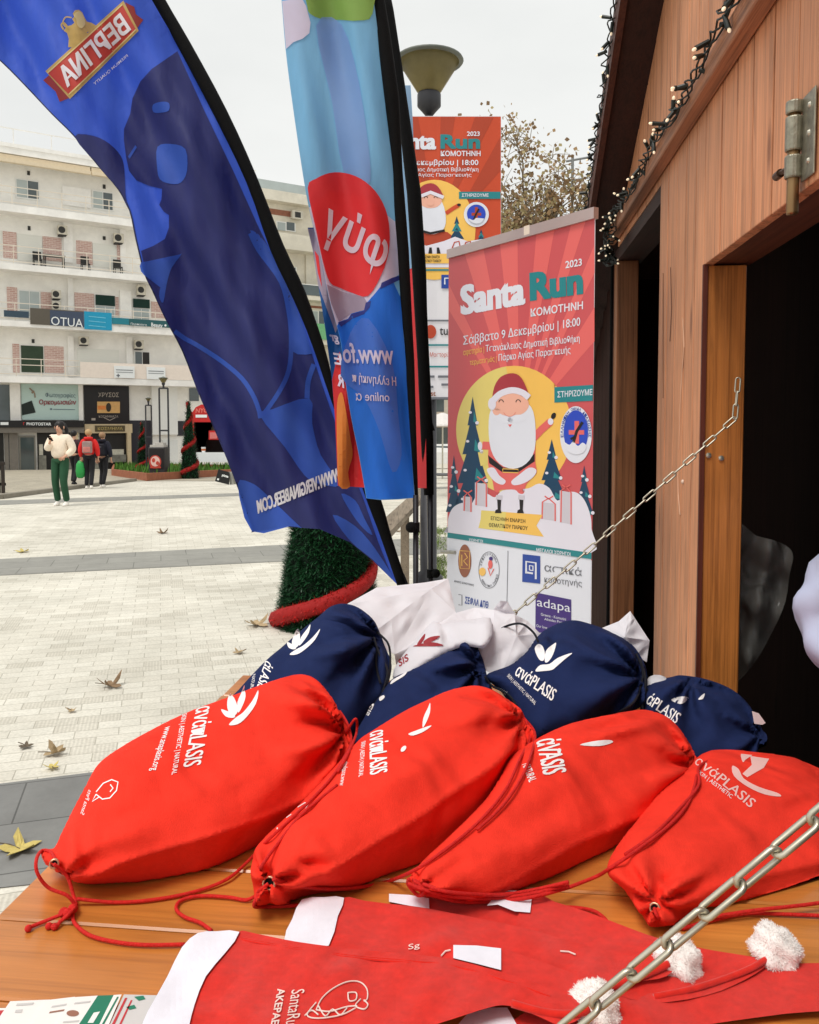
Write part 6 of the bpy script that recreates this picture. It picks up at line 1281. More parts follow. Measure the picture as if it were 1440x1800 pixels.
class Bag:
    def __init__(s, outline, pl, Tf, Tb, Rr, crease=None, gathers=(), seed=1, wr=.004, wl=70.0, folds=(), n=5, panel=.92, crisp=0):
        s.crisp = crisp
        s.out = np.array(spline(outline, n)); s.S = surf(plane3(*pl)); s.Tf, s.Tb, s.R = Tf, Tb, Rr; s.g = gathers; s.seed = seed; s.wr = wr * 1.35; s.wl = wl; s.folds = folds; s.panel = panel
        s.cr = None
        c = s.out.mean(0); pc = s.S(*c); s.nd = (CAMP - pc).normalized()
        if crease:
            s.cr = np.array(spline(crease, 6, False)); s.crb = s.base(s.cr)
    def base(s, P):
        d, _, _ = pdist(P, s.out); t = np.clip(d / s.R, 0, 1); return s.Tf * np.sqrt(np.maximum(0, 1 - (1 - t) ** 2)) ** 1.0
    def h(s, P):
        P = np.asarray(P, float).reshape(-1, 2); d, _, _ = pdist(P, s.out); t = np.clip(d / s.R, 0, 1); H = s.Tf * np.sqrt(np.maximum(0, 1 - (1 - t) ** 2))
        if s.cr is not None:
            dc, ix, tt = pdist(P, s.cr, False); yc = np.interp(P[:, 0], s.cr[:, 0], s.cr[:, 1]); low = (P[:, 1] > yc) & (P[:, 0] > s.cr[0, 0]) & (P[:, 0] < s.cr[-1, 0])
            hb = s.crb[np.minimum(ix, len(s.crb) - 1)] * (1 - tt) + s.crb[np.minimum(ix + 1, len(s.crb) - 1)] * tt
            q = d / (d + dc + 1e-6); H = np.where(low, np.minimum(hb * q ** s.panel, hb), H)
            H = H + .0035 * np.exp(-(dc / 7.0) ** 2) * np.clip(d / 25, 0, 1)
        e = np.clip(d / 22, 0, 1)
        x, y = P[:, 0] / s.wl, P[:, 1] / s.wl
        H = H + s.wr * fbm(x * 2.2, y * 2.2, s.seed) * e + s.wr * .35 * fbm(x * 7, y * 7, s.seed + 9, 3) * e
        if s.crisp:
            u_ = 2 * np.abs(fbm(x * 1.5, y * 1.5, s.seed + 3, 3)) - .5; H = H + s.crisp * u_ * e
        for (gx, gy, rad, nf, A, ph) in s.g:
            A = A * 2.6; rad = rad * 1.35
            dx, dy = P[:, 0] - gx, P[:, 1] - gy; rr = np.hypot(dx, dy); th = np.arctan2(dy, dx); k = np.exp(-(rr / rad) ** 2); near = np.clip(rr / (rad * .18), 0, 1)
            sh = np.sin(nf * th + ph + 1.1 * np.sin(3 * th + ph) + rr / rad * .9)
            H = H + A * (np.sign(sh) * np.abs(sh) ** .75) * k * near * np.clip(d / 6, 0, 1) - A * 1.2 * np.exp(-(rr / (rad * .22)) ** 2) * np.clip(d / 10, 0, 1)
        for (x0, y0, x1, y1, wd, A) in s.folds:
            A = A * 1.7
            L_ = np.array([[x0, y0], [x1, y1]], float); dd, _, t2 = pdist(P, L_, False); ta = np.sin(math.pi * np.clip(t2, 0.02, .98)); ab = L_[1] - L_[0]; sd = np.sign((P[:, 0] - x0) * ab[1] - (P[:, 1] - y0) * ab[0])
            H = H + A * ta * (np.exp(-(dd / wd) ** 2) - .9 * np.exp(-((dd - wd * 1.2) / (wd * .8)) ** 2) * (sd > 0)) * np.clip(d / 12, 0, 1)
        return np.maximum(H, .3 * s.base(P))
    def inside(s, x, y):
        r = False; o = s.out
        for i in range(len(o)):
            a, b_ = o[i], o[i - 1]
            if (a[1] > y) != (b_[1] > y) and x < (b_[0] - a[0]) * (y - a[1]) / (b_[1] - a[1]) + a[0]: r = not r
        return r
    def top(s, px, py, off=0.0):
        if off > .0025: off += .003
        p = s.S(px, py) + s.nd * (float(s.h([(px, py)])[0]) + off); return p
    def tops(s, pts, off=0.0):
        H = s.h(np.array(pts)); return [s.S(x, y) + s.nd * (float(h_) + off) for (x, y), h_ in zip(pts, H)]
    def mesh(s, step, zmin=None):
        P, fs = patch([tuple(p) for p in s.out], step); A = np.array(P); H = s.h(A); d, _, _ = pdist(A, s.out); t = np.clip(d / s.R, 0, 1); B = s.Tb * np.sqrt(np.maximum(0, 1 - (1 - t) ** 2))
        mb = MB(); fr = []; bk = []
        for (x, y), h_, b_, dd in zip(P, H, B, d):
            c = s.S(x, y); f_ = c + s.nd * (float(h_) if dd > .05 else 0); q = c - s.nd * float(b_)
            if zmin is not None:
                if q.z < zmin: q.z = zmin
                if f_.z < zmin + .001: f_.z = zmin + .001
            fr.append(f_); bk.append(q)
        mb.add(fr, fs); mb.add(bk, [f[::-1] for f in fs]); return mb
    def SS(s): return lambda px, py, off=0.0: s.top(px, py, off)
class Print(MB):
    """printed marks that follow a bag's surface"""
    def __init__(s, bag, step=6): super().__init__(); s.b = bag; s.st = step
    def _put(s, P, fs, off, m):
        if P: s.add(s.b.tops(P, off), fs, m)
    def poly(s, pts, off=.0016, m=0): P, fs = patch(pts, s.st); s._put(P, fs, off, m)
    def txt(s, body, bl, br, tl, off=.0016, m=0, bold=.0):
        if bold > 0 and any(c in 'αάπ' for c in body):
            u = V((br[0] - bl[0], br[1] - bl[1])).normalized() * math.hypot(tl[0] - bl[0], tl[1] - bl[1]) * bold * .8
            for i, k in enumerate((-1, 0, 1)): s.txt(body, *[(q[0] + u.x * k, q[1] + u.y * k) for q in (bl, br, tl)], off + .0001 * i, m)
            return
        P, fs = text_mesh(body, bold, s.st, bl, br, tl); s._put(P, fs, off, m)
    def line(s, pts, wd, off=.0016, m=0):
        pts = [V((p[0], p[1])) for p in pts]; Lp, Rp = [], []
        for i, p in enumerate(pts):
            t = (pts[min(i + 1, len(pts) - 1)] - pts[max(i - 1, 0)]).normalized(); nn = V((-t.y, t.x)) * wd / 2; Lp.append(p + nn); Rp.append(p - nn)
        for i in range(len(pts) - 1): s.poly([tuple(Lp[i]), tuple(Lp[i + 1]), tuple(Rp[i + 1]), tuple(Rp[i])], off, m)
    def bird(s, c, ax, ay, m=0, parts=(0, 1, 2, 3)):
        """leaf-winged emblem: local x right, y up"""
        T = lambda x, y: (c[0] + ax[0] * x + ay[0] * y, c[1] + ax[1] * x + ay[1] * y)
        shapes = [[(-.15, -.35), (-.42, -.1), (-.5, .35), (-.3, .1), (-.1, -.1)], [(-.1, -.25), (-.28, .1), (-.2, .6), (.02, .95), (.08, .4), (.05, -.05)], [(.02, -.2), (.12, .3), (.42, .75), (.55, .95), (.46, .4), (.2, -.05)], [(-.4, -.55), (-.1, -.38), (.2, -.3), (.62, .02), (.95, .4), (.7, -.2), (.25, -.6), (-.1, -.72)]]
        for i in parts: s.poly(spline([T(*p) for p in shapes[i]], 3), .0018, m)
def fabric(name, col, sheen=.0):
    m = mat(name, col, .88, .07, 40, bump=.3, bscale=700, spec=.12, sheen=sheen, crease=.8, cscale=6); return m
REDF = fabric('red_bag_fabric', rgb(241, 58, 42)); NAVF = fabric('navy_bag_fabric', rgb(30, 42, 82)); WHF = mat('white_bag_fabric', rgb(240, 238, 243), .6, .02, 5, bump=.08, bscale=700, trans=.3, crease=.15, cscale=14)
CORDR = mat('red_cord', rgb(214, 30, 24), .7, .15, 200, bump=.5, bscale=600); CORDN = mat('navy_cord', rgb(16, 18, 30), .7, .2, 200, bump=.5, bscale=600)
PRW = mat('white_screen_print', rgb(240, 236, 236), .5, .02); PRP = mat('faded_pink_print', rgb(244, 196, 190), .5, .05); PRR = mat('dark_red_print', rgb(150, 34, 42), .55, .05)
EYE = mat('brass_eyelet', rgb(206, 160, 130), .3, .1, metal=.8)
ZB = ZT + .0025
def cordpath(mb, pts, r=.0022, n=6):
    mb.tube(spline3(pts, n), r, 8)
def T_(px, py, lift=.004): return atz(px, py, ZT + lift)
def over(bags, px, py, off=.004):
    c = [b.top(px, py, off) for b in bags if b.inside(px, py)] or [bags[0].top(px, py, off)]
    return min(c, key=lambda p: p.y)
def eyelet(bag, t, x, y, rad=.006, name='eyelet'):
    c = bag.top(x, y, .0015); n = bag.nd; a = n.cross(V((0, 0, 1))).normalized(); b_ = n.cross(a); mb = MB(); mb.tube([c + (a * math.cos(k * .4488) + b_ * math.sin(k * .4488)) * rad for k in range(14)], .0016, 6, closed=True); obj(name, mb, EYE, t, smooth=True)
    mb = MB(); mb.add([c + n * .0004 + (a * math.cos(k * .4488) + b_ * math.sin(k * .4488)) * rad * .8 for k in range(14)], [tuple(range(14))]); obj('eyelet_hole', mb, BLACK, t)
def dt(py, z=ZT): return atz(720, py, z).y
def make(name, label, cat, bag, m, group, step=6):
    c = bag.out.mean(0); p = bag.S(*c); t = thing(name, label, cat, (p.x, p.y, ZT), 0, group); obj('fabric_body', bag.mesh(step, ZB), m, t, smooth=True, weld=True); return t
G1 = 'red drawstring bags lying on the counter'; G2 = 'navy drawstring bags behind the red ones'; G3 = 'white paper bags behind the navy bags'
# ---- red 1
A = Bag([(75, 1494), (80, 1516), (97, 1529), (118, 1541), (142, 1553), (180, 1559), (240, 1562), (300, 1557), (350, 1547), (400, 1526), (450, 1492), (500, 1452), (560, 1402), (600, 1352), (617, 1312), (606, 1270), (585, 1234), (562, 1204), (541, 1189), (515, 1187), (470, 1200), (400, 1226), (330, 1252), (270, 1281), (215, 1312), (175, 1342), (152, 1380), (128, 1425), (110, 1462), (96, 1490)],
        [(150, 1555, dt(1556)), (590, 1380, 1.24), (520, 1190, 1.40)], .105, .05, 105, [(143, 1550), (185, 1528), (233, 1504), (333, 1474), (420, 1448), (480, 1428), (555, 1392), (600, 1350)], [(604, 1292, 95, 9, .010, .4), (118, 1535, 60, 6, .004, 1.0)], 11, .0030, 90, [(487, 1225, 585, 1275, 12, .010), (505, 1290, 590, 1285, 9, .008), (500, 1245, 580, 1262, 6, .006), (470, 1330, 590, 1310, 10, .006), (520, 1205, 575, 1240, 7, .007), (540, 1370, 600, 1330, 8, .006), (250, 1440, 430, 1350, 30, .005), (170, 1480, 300, 1440, 22, .004), (135, 1440, 150, 1530, 14, .006)], crisp=.006)
t = make('drawstring_bag', 'leftmost red drawstring bag, its white lettering and small drawing fully visible', 'bag', A, REDF, G1)
p = Print(A); p.bird((411, 1254), (44, -22), (28, 18) if False else (-8, -34)); 
p.txt('ανάπLASIS', (345, 1247), (322, 1352), (377, 1242), bold=.02); p.txt('SKIN | AESTHETIC | NATURAL', (318, 1258), (301, 1365), (329, 1256), bold=.01); p.txt('www.anaplasis.org', (288, 1282), (266, 1358), (304, 1280), bold=.01)
for q_ in ([(178, 1392), (190, 1378), (205, 1372), (216, 1376), (214, 1390), (203, 1402), (190, 1404), (178, 1396)], [(203, 1380), (208, 1386), (203, 1392)], [(178, 1396), (172, 1408), (185, 1400)]): p.line(q_, 2)
p.txt('Santa Pets', (151, 1428), (163, 1388), (158, 1431), bold=.0)
obj('print', p, PRP if False else PRW, t)
eyelet(A, t, 108, 1512, .005)
mb = MB(); cordpath(mb, [A.top(108, 1512, .003), T_(118, 1540, .03), T_(128, 1570, .012), T_(134, 1592), T_(128, 1608), T_(133, 1625), T_(160, 1645), T_(210, 1657), T_(260, 1661), T_(325, 1660)])
cordpath(mb, [T_(133, 1592, .006), T_(118, 1574, .02), A.top(80, 1535, .02) if False else T_(85, 1560, .03), T_(66, 1535, .05), T_(64, 1512, .06), A.top(78, 1494, .004), A.top(95, 1494, .004), A.top(110, 1506, .004)])
mbA = mb; tA = t

mb = MB(); cordpath(mb, [T_(134, 1590, .008), T_(118, 1603, .01), T_(98, 1612, .008), T_(72, 1622), T_(48, 1632)]); cordpath(mb, [T_(134, 1594, .01), T_(120, 1608, .012), T_(106, 1620, .006), T_(100, 1628), T_(88, 1629)])
for k_ in ((128, 1598), (118, 1606), (112, 1604)): mb.ball(T_(*k_, .008), .006, n=8)
for k_ in ((50, 1632), (96, 1629), (86, 1628)): mb.ball(T_(*k_), .0042, n=8)
obj('cord_knot', mb, CORDR, t, smooth=True)
# ---- red 2
B2 = Bag([(629, 1303), (665, 1278), (711, 1250), (750, 1231), (789, 1214), (828, 1206), (855, 1210), (880, 1222), (909, 1242), (923, 1262), (938, 1293), (941, 1324), (930, 1350), (905, 1385), (867, 1431), (808, 1480), (742, 1523), (672, 1550), (618, 1574), (563, 1579), (517, 1586), (458, 1589), (449, 1569), (446, 1510), (462, 1476), (528, 1413), (585, 1352)],
         [(460, 1588, dt(1589)), (800, 1490, 1.12), (830, 1208, 1.38)], .105, .05, 105, [(515, 1555), (560, 1530), (606, 1511), (672, 1470), (738, 1430), (800, 1386), (867, 1342), (905, 1300), (922, 1270)], [(915, 1268, 90, 8, .009, 1.2), (490, 1540, 60, 6, .006, .3)], 22, .0032, 95, [(885, 1262, 925, 1245, 9, .008), (850, 1290, 900, 1250, 12, .006), (800, 1240, 905, 1250, 9, .007), (870, 1340, 925, 1290, 9, .006), (640, 1400, 790, 1330, 28, .005), (520, 1450, 600, 1440, 16, .005), (493, 1511, 600, 1528, 10, .007), (560, 1470, 600, 1500, 14, .004)], crisp=.006)
t = make('drawstring_bag', 'second red drawstring bag from the left, with a brass eyelet at its near corner', 'bag', B2, REDF, G1)
p = Print(B2); p.bird((740, 1280), (34, -20), (-4, -30), parts=(2,)); p.poly(spline([(718, 1296), (732, 1290), (756, 1282), (744, 1292), (726, 1299)], 3)); p.poly(spline([(728, 1278), (738, 1264), (760, 1254), (752, 1268), (738, 1277)], 3)) if False else None
p.txt('ανάπLASIS', (652, 1290), (655, 1364), (684, 1284), bold=.02); p.txt('SKIN | AESTH | NATURAL', (636, 1308), (634, 1368), (646, 1305), bold=.01); p.poly(ell(710, 1321, 3.5, 6, 10, rot=40)); p.txt('www.anaplasis', (601, 1382), (606, 1342), (613, 1380), bold=.0)
p.line([(528, 1418), (542, 1410), (550, 1412), (545, 1420)], 1.6); p.line([(508, 1436), (518, 1430)], 1.8); p.line([(493, 1453), (497, 1456)], 2.5)
obj('print', p, PRW, t)
eyelet(B2, t, 487, 1543, .007)
mb = MB(); cordpath(mb, [B2.top(487, 1543, .004), B2.top(470, 1556, .006), T_(450, 1574, .01), T_(432, 1582), T_(400, 1577), T_(350, 1575), T_(318, 1583), T_(310, 1598), T_(325, 1612), T_(352, 1622), T_(372, 1636)])
cordpath(mb, [B2.top(470, 1560, .004), B2.top(460, 1582, .004), T_(462, 1594), T_(500, 1593), T_(545, 1590)])
mbB = mb; tB = t
cordpath(mb, [B2.top(478, 1515, .003), B2.top(500, 1480, .003), B2.top(540, 1430, .004), B2.top(600, 1380, .002)])

# ---- red 3
B3 = Bag([(900, 1330), (945, 1298), (994, 1275), (1030, 1265), (1069, 1257), (1100, 1251), (1132, 1248), (1162, 1256), (1185, 1272), (1208, 1300), (1222, 1329), (1232, 1370), (1219, 1419), (1185, 1453), (1125, 1498), (1069, 1532), (994, 1558), (930, 1572), (886, 1588), (840, 1592), (789, 1584), (742, 1569), (722, 1546), (742, 1515), (790, 1470), (850, 1410), (880, 1365)],
         [(790, 1586, dt(1587)), (1080, 1535, 1.13), (1110, 1252, 1.41)], .108, .05, 105, [(835, 1575), (900, 1547), (955, 1514), (1012, 1480), (1070, 1455), (1125, 1431), (1200, 1402), (1226, 1376)], [(1218, 1350, 80, 9, .009, .2), (745, 1550, 60, 6, .005, .3)], 33, .0030, 100, [(1030, 1310, 1180, 1262, 13, .010), (1150, 1330, 1215, 1335, 9, .007), (1165, 1310, 1215, 1322, 7, .005), (1120, 1370, 1215, 1355, 10, .006), (1020, 1300, 1130, 1285, 9, .007), (900, 1500, 1020, 1430, 26, .005), (760, 1555, 850, 1520, 14, .005)], crisp=.006)
t = make('drawstring_bag', 'third red drawstring bag from the left, gathered end towards the hut post', 'bag', B3, REDF, G1)
p = Print(B3); p.poly(spline([(1018, 1316), (1040, 1310), (1066, 1308), (1072, 1312), (1050, 1318)], 3)); p.txt('ανάπLASIS', (926, 1318), (950, 1368), (973, 1290), bold=.02) if False else p.txt('άVASIS', (944, 1306), (958, 1366), (986, 1300), bold=.02); p.txt('NATURAL', (922, 1348), (935, 1378), (935, 1344), bold=.01); p.poly(ell(984, 1326, 3, 5, 10))
obj('print', p, PRW, t)
mb = MB()
for k_ in range(3): cordpath(mb, [B3.top(728 + 4 * k_, 1550 - 4 * k_, .006), B3.top(760 + 5 * k_, 1563 - 8 * k_, .006), B3.top(810, 1576 - 10 * k_, .006), B3.top(860 + 10 * k_, 1578 - 8 * k_, .008), T_(930, 1578 - 6 * k_, .02), T_(1000, 1560 - 5 * k_, .02 + .008 * k_)])
cordpath(mb, [B3.top(730, 1540, .008), B3.top(724, 1552, .012), B3.top(742, 1570, .012), B3.top(762, 1556, .014), B3.top(742, 1540, .01)])
mbC = mb; tC = t
# ---- red 4
B4 = Bag([(1210, 1350), (1228, 1330), (1252, 1319), (1285, 1318), (1320, 1321), (1369, 1327), (1406, 1336), (1440, 1361), (1475, 1390), (1500, 1440), (1510, 1520), (1490, 1580), (1440, 1595), (1360, 1600), (1275, 1606), (1225, 1614), (1185, 1625), (1147, 1628), (1125, 1602), (1099, 1566), (1070, 1535), (1080, 1495), (1130, 1430), (1180, 1370)],
         [(1150, 1626, dt(1627)), (1470, 1590, 1.06), (1330, 1322, 1.40)], .105, .05, 110, [(1192, 1592), (1240, 1560), (1312, 1540), (1380, 1523), (1440, 1510), (1495, 1495)], [(1160, 1580, 75, 7, .006, .6)], 44, .0032, 90, [(1400, 1350, 1440, 1362, 8, .006), (1160, 1540, 1200, 1580, 9, .006), (1330, 1410, 1440, 1398, 12, .006), (1110, 1560, 1140, 1600, 8, .005), (1200, 1480, 1330, 1470, 20, .005), (1170, 1560, 1240, 1530, 10, .007), (1380, 1450, 1440, 1420, 16, .006)], crisp=.006)
t = make('drawstring_bag', 'rightmost red drawstring bag with a big pale wing emblem, behind the near chain', 'bag', B4, REDF, G1)
p = Print(B4); p.poly(spline([(1302, 1329), (1316, 1333), (1322, 1331), (1310, 1340), (1305, 1345)], 3), m=1); p.poly([(1318, 1333), (1350, 1338), (1340, 1355), (1312, 1372), (1304, 1366), (1320, 1350)], m=1); p.poly(spline([(1287, 1352), (1298, 1358), (1306, 1374), (1330, 1388), (1360, 1398), (1366, 1405), (1340, 1401), (1312, 1388), (1290, 1370)], 3), m=1)
p.txt('ανάPLASIS', (1221, 1344), (1316, 1424), (1233, 1331), m=1, bold=.02); p.txt('SKIN | AESTHETIC', (1226, 1364), (1284, 1410), (1231, 1357), m=0, bold=.0)
obj('print', p, [PRW, PRP], t)
eyelet(B4, t, 1158, 1590, .0055)
mb = MB(); cordpath(mb, [B4.top(1158, 1590, .003), B4.top(1164, 1603, .006), T_(1176, 1622, .004), T_(1200, 1632)]); cordpath(mb, [T_(1200, 1632), T_(1250, 1618), T_(1310, 1606), T_(1380, 1607), T_(1500, 1612)]); cordpath(mb, [T_(1250, 1612, .01), T_(1330, 1600, .012), T_(1420, 1590, .012), T_(1500, 1578, .012)])
obj('drawstring', mb, CORDR, t, smooth=True)
O = lambda *p: over([A, B2, B3, B4], *p)
cordpath(mbA, [T_(135, 1580, .01), T_(200, 1586), T_(265, 1582), T_(340, 1568), T_(400, 1545, .006), T_(440, 1510, .012), O(478, 1476), O(520, 1438), O(560, 1400), O(590, 1366), O(608, 1335), O(612, 1305), O(606, 1275), A.top(594, 1252, .004)], n=8)
cordpath(mbA, [O(604, 1290), O(615, 1268, .008), O(622, 1290, .008), O(616, 1325, .006), O(600, 1358, .006)])
obj('drawstring', mbA, CORDR, tA, smooth=True)
cordpath(mbB, [B2.top(500, 1532, .003), B2.top(560, 1552, .004), B2.top(620, 1556, .006), B2.top(680, 1548, .008), O(735, 1527, .006), O(780, 1500, .008), O(830, 1462, .008), O(868, 1425, .008), O(898, 1385, .008), O(918, 1340, .008), O(926, 1300, .006), B2.top(920, 1268, .004)], n=8)
cordpath(mbB, [O(918, 1264, .004), O(936, 1290, .008), O(938, 1330, .008), O(920, 1375, .008), O(890, 1418, .008), O(850, 1455, .008)])
obj('drawstring', mbB, CORDR, tB, smooth=True)
cordpath(mbC, [T_(1000, 1560, .02), T_(1050, 1540, .025), O(1085, 1522), O(1130, 1494, .006), O(1180, 1456, .006), O(1212, 1420, .006), O(1226, 1380, .006), B3.top(1220, 1340, .004)], n=8); cordpath(mbC, [O(1110, 1500, .008), O(1160, 1466, .01), O(1205, 1420, .01), O(1232, 1385, .01), O(1234, 1350, .008), O(1224, 1330, .006)], n=8)
obj('drawstring', mbC, CORDR, tC, smooth=True)
mb = MB(); cordpath(mb, [T_(985, 1595), T_(1015, 1596), T_(1045, 1602), T_(1064, 1616), T_(1066, 1622)], .0024); tag(obj('loose_cord', mb, CORDR, smooth=True), 'loose end of red cord on the counter between the third and fourth red bags', 'cord')
# ---- navy bags
N1 = Bag([(398, 1240), (420, 1212), (449, 1180), (472, 1157), (495, 1138), (513, 1122), (542, 1098), (560, 1084), (580, 1067), (603, 1061), (630, 1068), (656, 1089), (668, 1112), (676, 1134), (688, 1165), (686, 1190), (676, 1222), (655, 1256), (630, 1292), (590, 1305), (500, 1300), (430, 1270)],
         [(480, 1290, 1.50), (640, 1285, 1.52), (600, 1064, 1.72)], .10, .05, 95, None, [(668, 1120, 75, 9, .014, .7)], 51, .005, 80, [(560, 1100, 650, 1120, 12, .012), (540, 1155, 640, 1135, 12, .012), (580, 1082, 630, 1095, 9, .009), (600, 1120, 620, 1200, 16, .008), (640, 1120, 660, 1200, 10, .008)], crisp=0.01)
t = make('drawstring_bag', 'navy drawstring bag at the left end of the back row, with a white emblem', 'bag', N1, NAVF, G2)
p = Print(N1); p.bird((526, 1131), (40, -14), (-2, -26)); p.txt('ανάπLASIS', (402, 1228), (452, 1205), (432, 1160), bold=.02) if False else p.txt('άLASIS', (468, 1160), (456, 1206), (484, 1170), bold=.02); p.txt('NATURAL', (446, 1186), (444, 1216), (452, 1184), bold=.0)
obj('print', p, PRW, t)
mb = MB(); cordpath(mb, [N1.top(662, 1112, .004), N1.top(678, 1130, .012), N1.top(690, 1150, .016) if False else N1.top(684, 1150, .016), N1.top(682, 1180, .016), N1.top(672, 1210, .016), N1.top(655, 1235, .01)]); cordpath(mb, [N1.top(655, 1122, .004), N1.top(664, 1150, .016), N1.top(676, 1180, .016), N1.top(668, 1215, .012)]); cordpath(mb, [N1.top(662, 1135, .006), N1.top(658, 1170, .012), N1.top(664, 1200, .01)])
obj('drawstring', mb, CORDN, t, smooth=True)
N2 = Bag([(622, 1300), (640, 1262), (660, 1234), (688, 1195), (717, 1180), (740, 1169), (761, 1159), (790, 1142), (816, 1126), (833, 1130), (848, 1156), (857, 1190), (866, 1215), (870, 1250), (840, 1290), (760, 1320), (680, 1325), (640, 1318)],
         [(650, 1305, 1.44), (850, 1280, 1.47), (800, 1140, 1.60)], .075, .05, 75, None, [(842, 1172, 70, 8, .012, .1)], 62, .005, 75, [(770, 1172, 845, 1170, 10, .010), (720, 1195, 790, 1215, 14, .007), (800, 1150, 850, 1200, 9, .009)], crisp=0.01)
t = make('drawstring_bag', 'navy drawstring bag lying lowest, squeezed between the two bigger navy bags', 'bag', N2, NAVF, G2)
p = Print(N2); p.poly(spline([(690, 1196), (704, 1188), (716, 1180), (712, 1188), (698, 1197), (688, 1203)], 3)); p.poly(spline([(668, 1226), (676, 1222), (678, 1226), (670, 1232)], 3)); p.poly(ell(656, 1240, 2, 4, 8, rot=30)); p.txt('SIS', (644, 1256), (652, 1240), (650, 1258), bold=.02); obj('print', p, PRW, t)
mb = MB(); cordpath(mb, [N2.top(836, 1142, .004), at(850, 1128, 1.62), at(870, 1112, 1.63), at(895, 1099, 1.63), at(918, 1097, 1.6), at(938, 1112, 1.58), at(946, 1128, 1.56)], .0022); cordpath(mb, [N2.top(850, 1190, .006), N2.top(862, 1205, .012), at(878, 1212, 1.50), at(895, 1222, 1.48), at(908, 1240, 1.46)], .0022); obj('drawstring', mb, CORDN, t, smooth=True)
N3 = Bag([(854, 1188), (897, 1169), (923, 1147), (945, 1119), (966, 1103), (1005, 1090), (1048, 1100), (1076, 1112), (1100, 1124), (1121, 1145), (1137, 1180), (1135, 1224), (1121, 1246), (1061, 1266), (1010, 1285), (955, 1305), (930, 1290), (905, 1250), (880, 1215)],
         [(900, 1290, 1.45), (1120, 1260, 1.50), (1010, 1092, 1.70)], .10, .05, 85, None, [(1128, 1190, 85, 9, .013, .9)], 73, .005, 80, [(1060, 1120, 1125, 1160, 10, .012), (960, 1110, 960, 1150, 10, .008), (1000, 1100, 1100, 1130, 10, .008), (1080, 1175, 1130, 1200, 9, .008)], crisp=0.01)
t = make('drawstring_bag', 'largest navy drawstring bag, with a clear white wing emblem, below the roll-up banner', 'bag', N3, NAVF, G2)
p = Print(N3); p.poly(spline([(942, 1142), (948, 1134), (956, 1138), (960, 1150), (958, 1162), (950, 1160)], 3)); p.poly(spline([(962, 1146), (975, 1134), (979, 1134), (974, 1152), (966, 1164), (960, 1164)], 3)); p.poly(spline([(944, 1180), (952, 1170), (968, 1168), (982, 1158), (1006, 1150), (994, 1160), (980, 1172), (972, 1178), (956, 1180)], 3))
p.txt('ανάPLASIS', (908, 1186), (972, 1230), (918, 1166), bold=.02); p.txt('SKIN | AESTHETIC | NATURAL', (894, 1190), (942, 1238), (899, 1184), bold=.0); p.txt('www', (874, 1214), (892, 1222), (878, 1207), bold=0); obj('print', p, PRW, t)
mb = MB(); cordpath(mb, [N3.top(1118, 1150, .004), N3.top(1128, 1180, .01), N3.top(1124, 1205, .012), N3.top(1106, 1232, .012), N3.top(1076, 1256, .008)]); cordpath(mb, [N3.top(1125, 1160, .004), N3.top(1132, 1195, .012), N3.top(1128, 1240, .01)]); obj('drawstring', mb, CORDN, t, smooth=True)
N4 = Bag([(1130, 1215), (1156, 1196), (1180, 1190), (1199, 1187), (1242, 1194), (1285, 1211), (1315, 1237), (1337, 1275), (1348, 1312), (1340, 1345), (1290, 1355), (1220, 1350), (1160, 1310), (1128, 1260)],
         [(1170, 1320, 1.47), (1330, 1330, 1.50), (1220, 1190, 1.62)], .085, .05, 75, None, [(1215, 1195, 60, 7, .010, .4), (1335, 1290, 50, 7, .008, .2)], 84, .0055, 75, [(1225, 1215, 1310, 1240, 10, .010), (1180, 1200, 1250, 1215, 8, .008), (1270, 1250, 1330, 1290, 10, .008)], crisp=0.01)
t = make('drawstring_bag', 'rightmost navy drawstring bag, in front of the hut jamb', 'bag', N4, NAVF, G2)
p = Print(N4); p.txt('ανάPLASIS', (1134, 1226), (1194, 1273), (1143, 1214), bold=.02) if False else p.txt('άPLASIS', (1138, 1236), (1190, 1272), (1150, 1218), bold=.02); p.poly(spline([(1182, 1231), (1196, 1226), (1212, 1228), (1202, 1238), (1192, 1237)], 3)); p.poly(spline([(1228, 1231), (1234, 1224), (1239, 1221), (1236, 1230)], 3)); obj('print', p, PRW, t)
mb = MB(); cordpath(mb, [N4.top(1140, 1212, .006), N4.top(1133, 1240, .01), N4.top(1136, 1270, .01)], .0022); obj('drawstring', mb, CORDN, t, smooth=True)
tg_ = MB(); tg_.slab([(1322, 1250), (1334, 1254), (1346, 1271), (1340, 1274), (1326, 1272)], surf(flat(1.44)), .002); tag(obj('paper_tag', tg_, WHITE_PRINT), 'small white paper tag poking out behind the rightmost navy bag', 'tag')
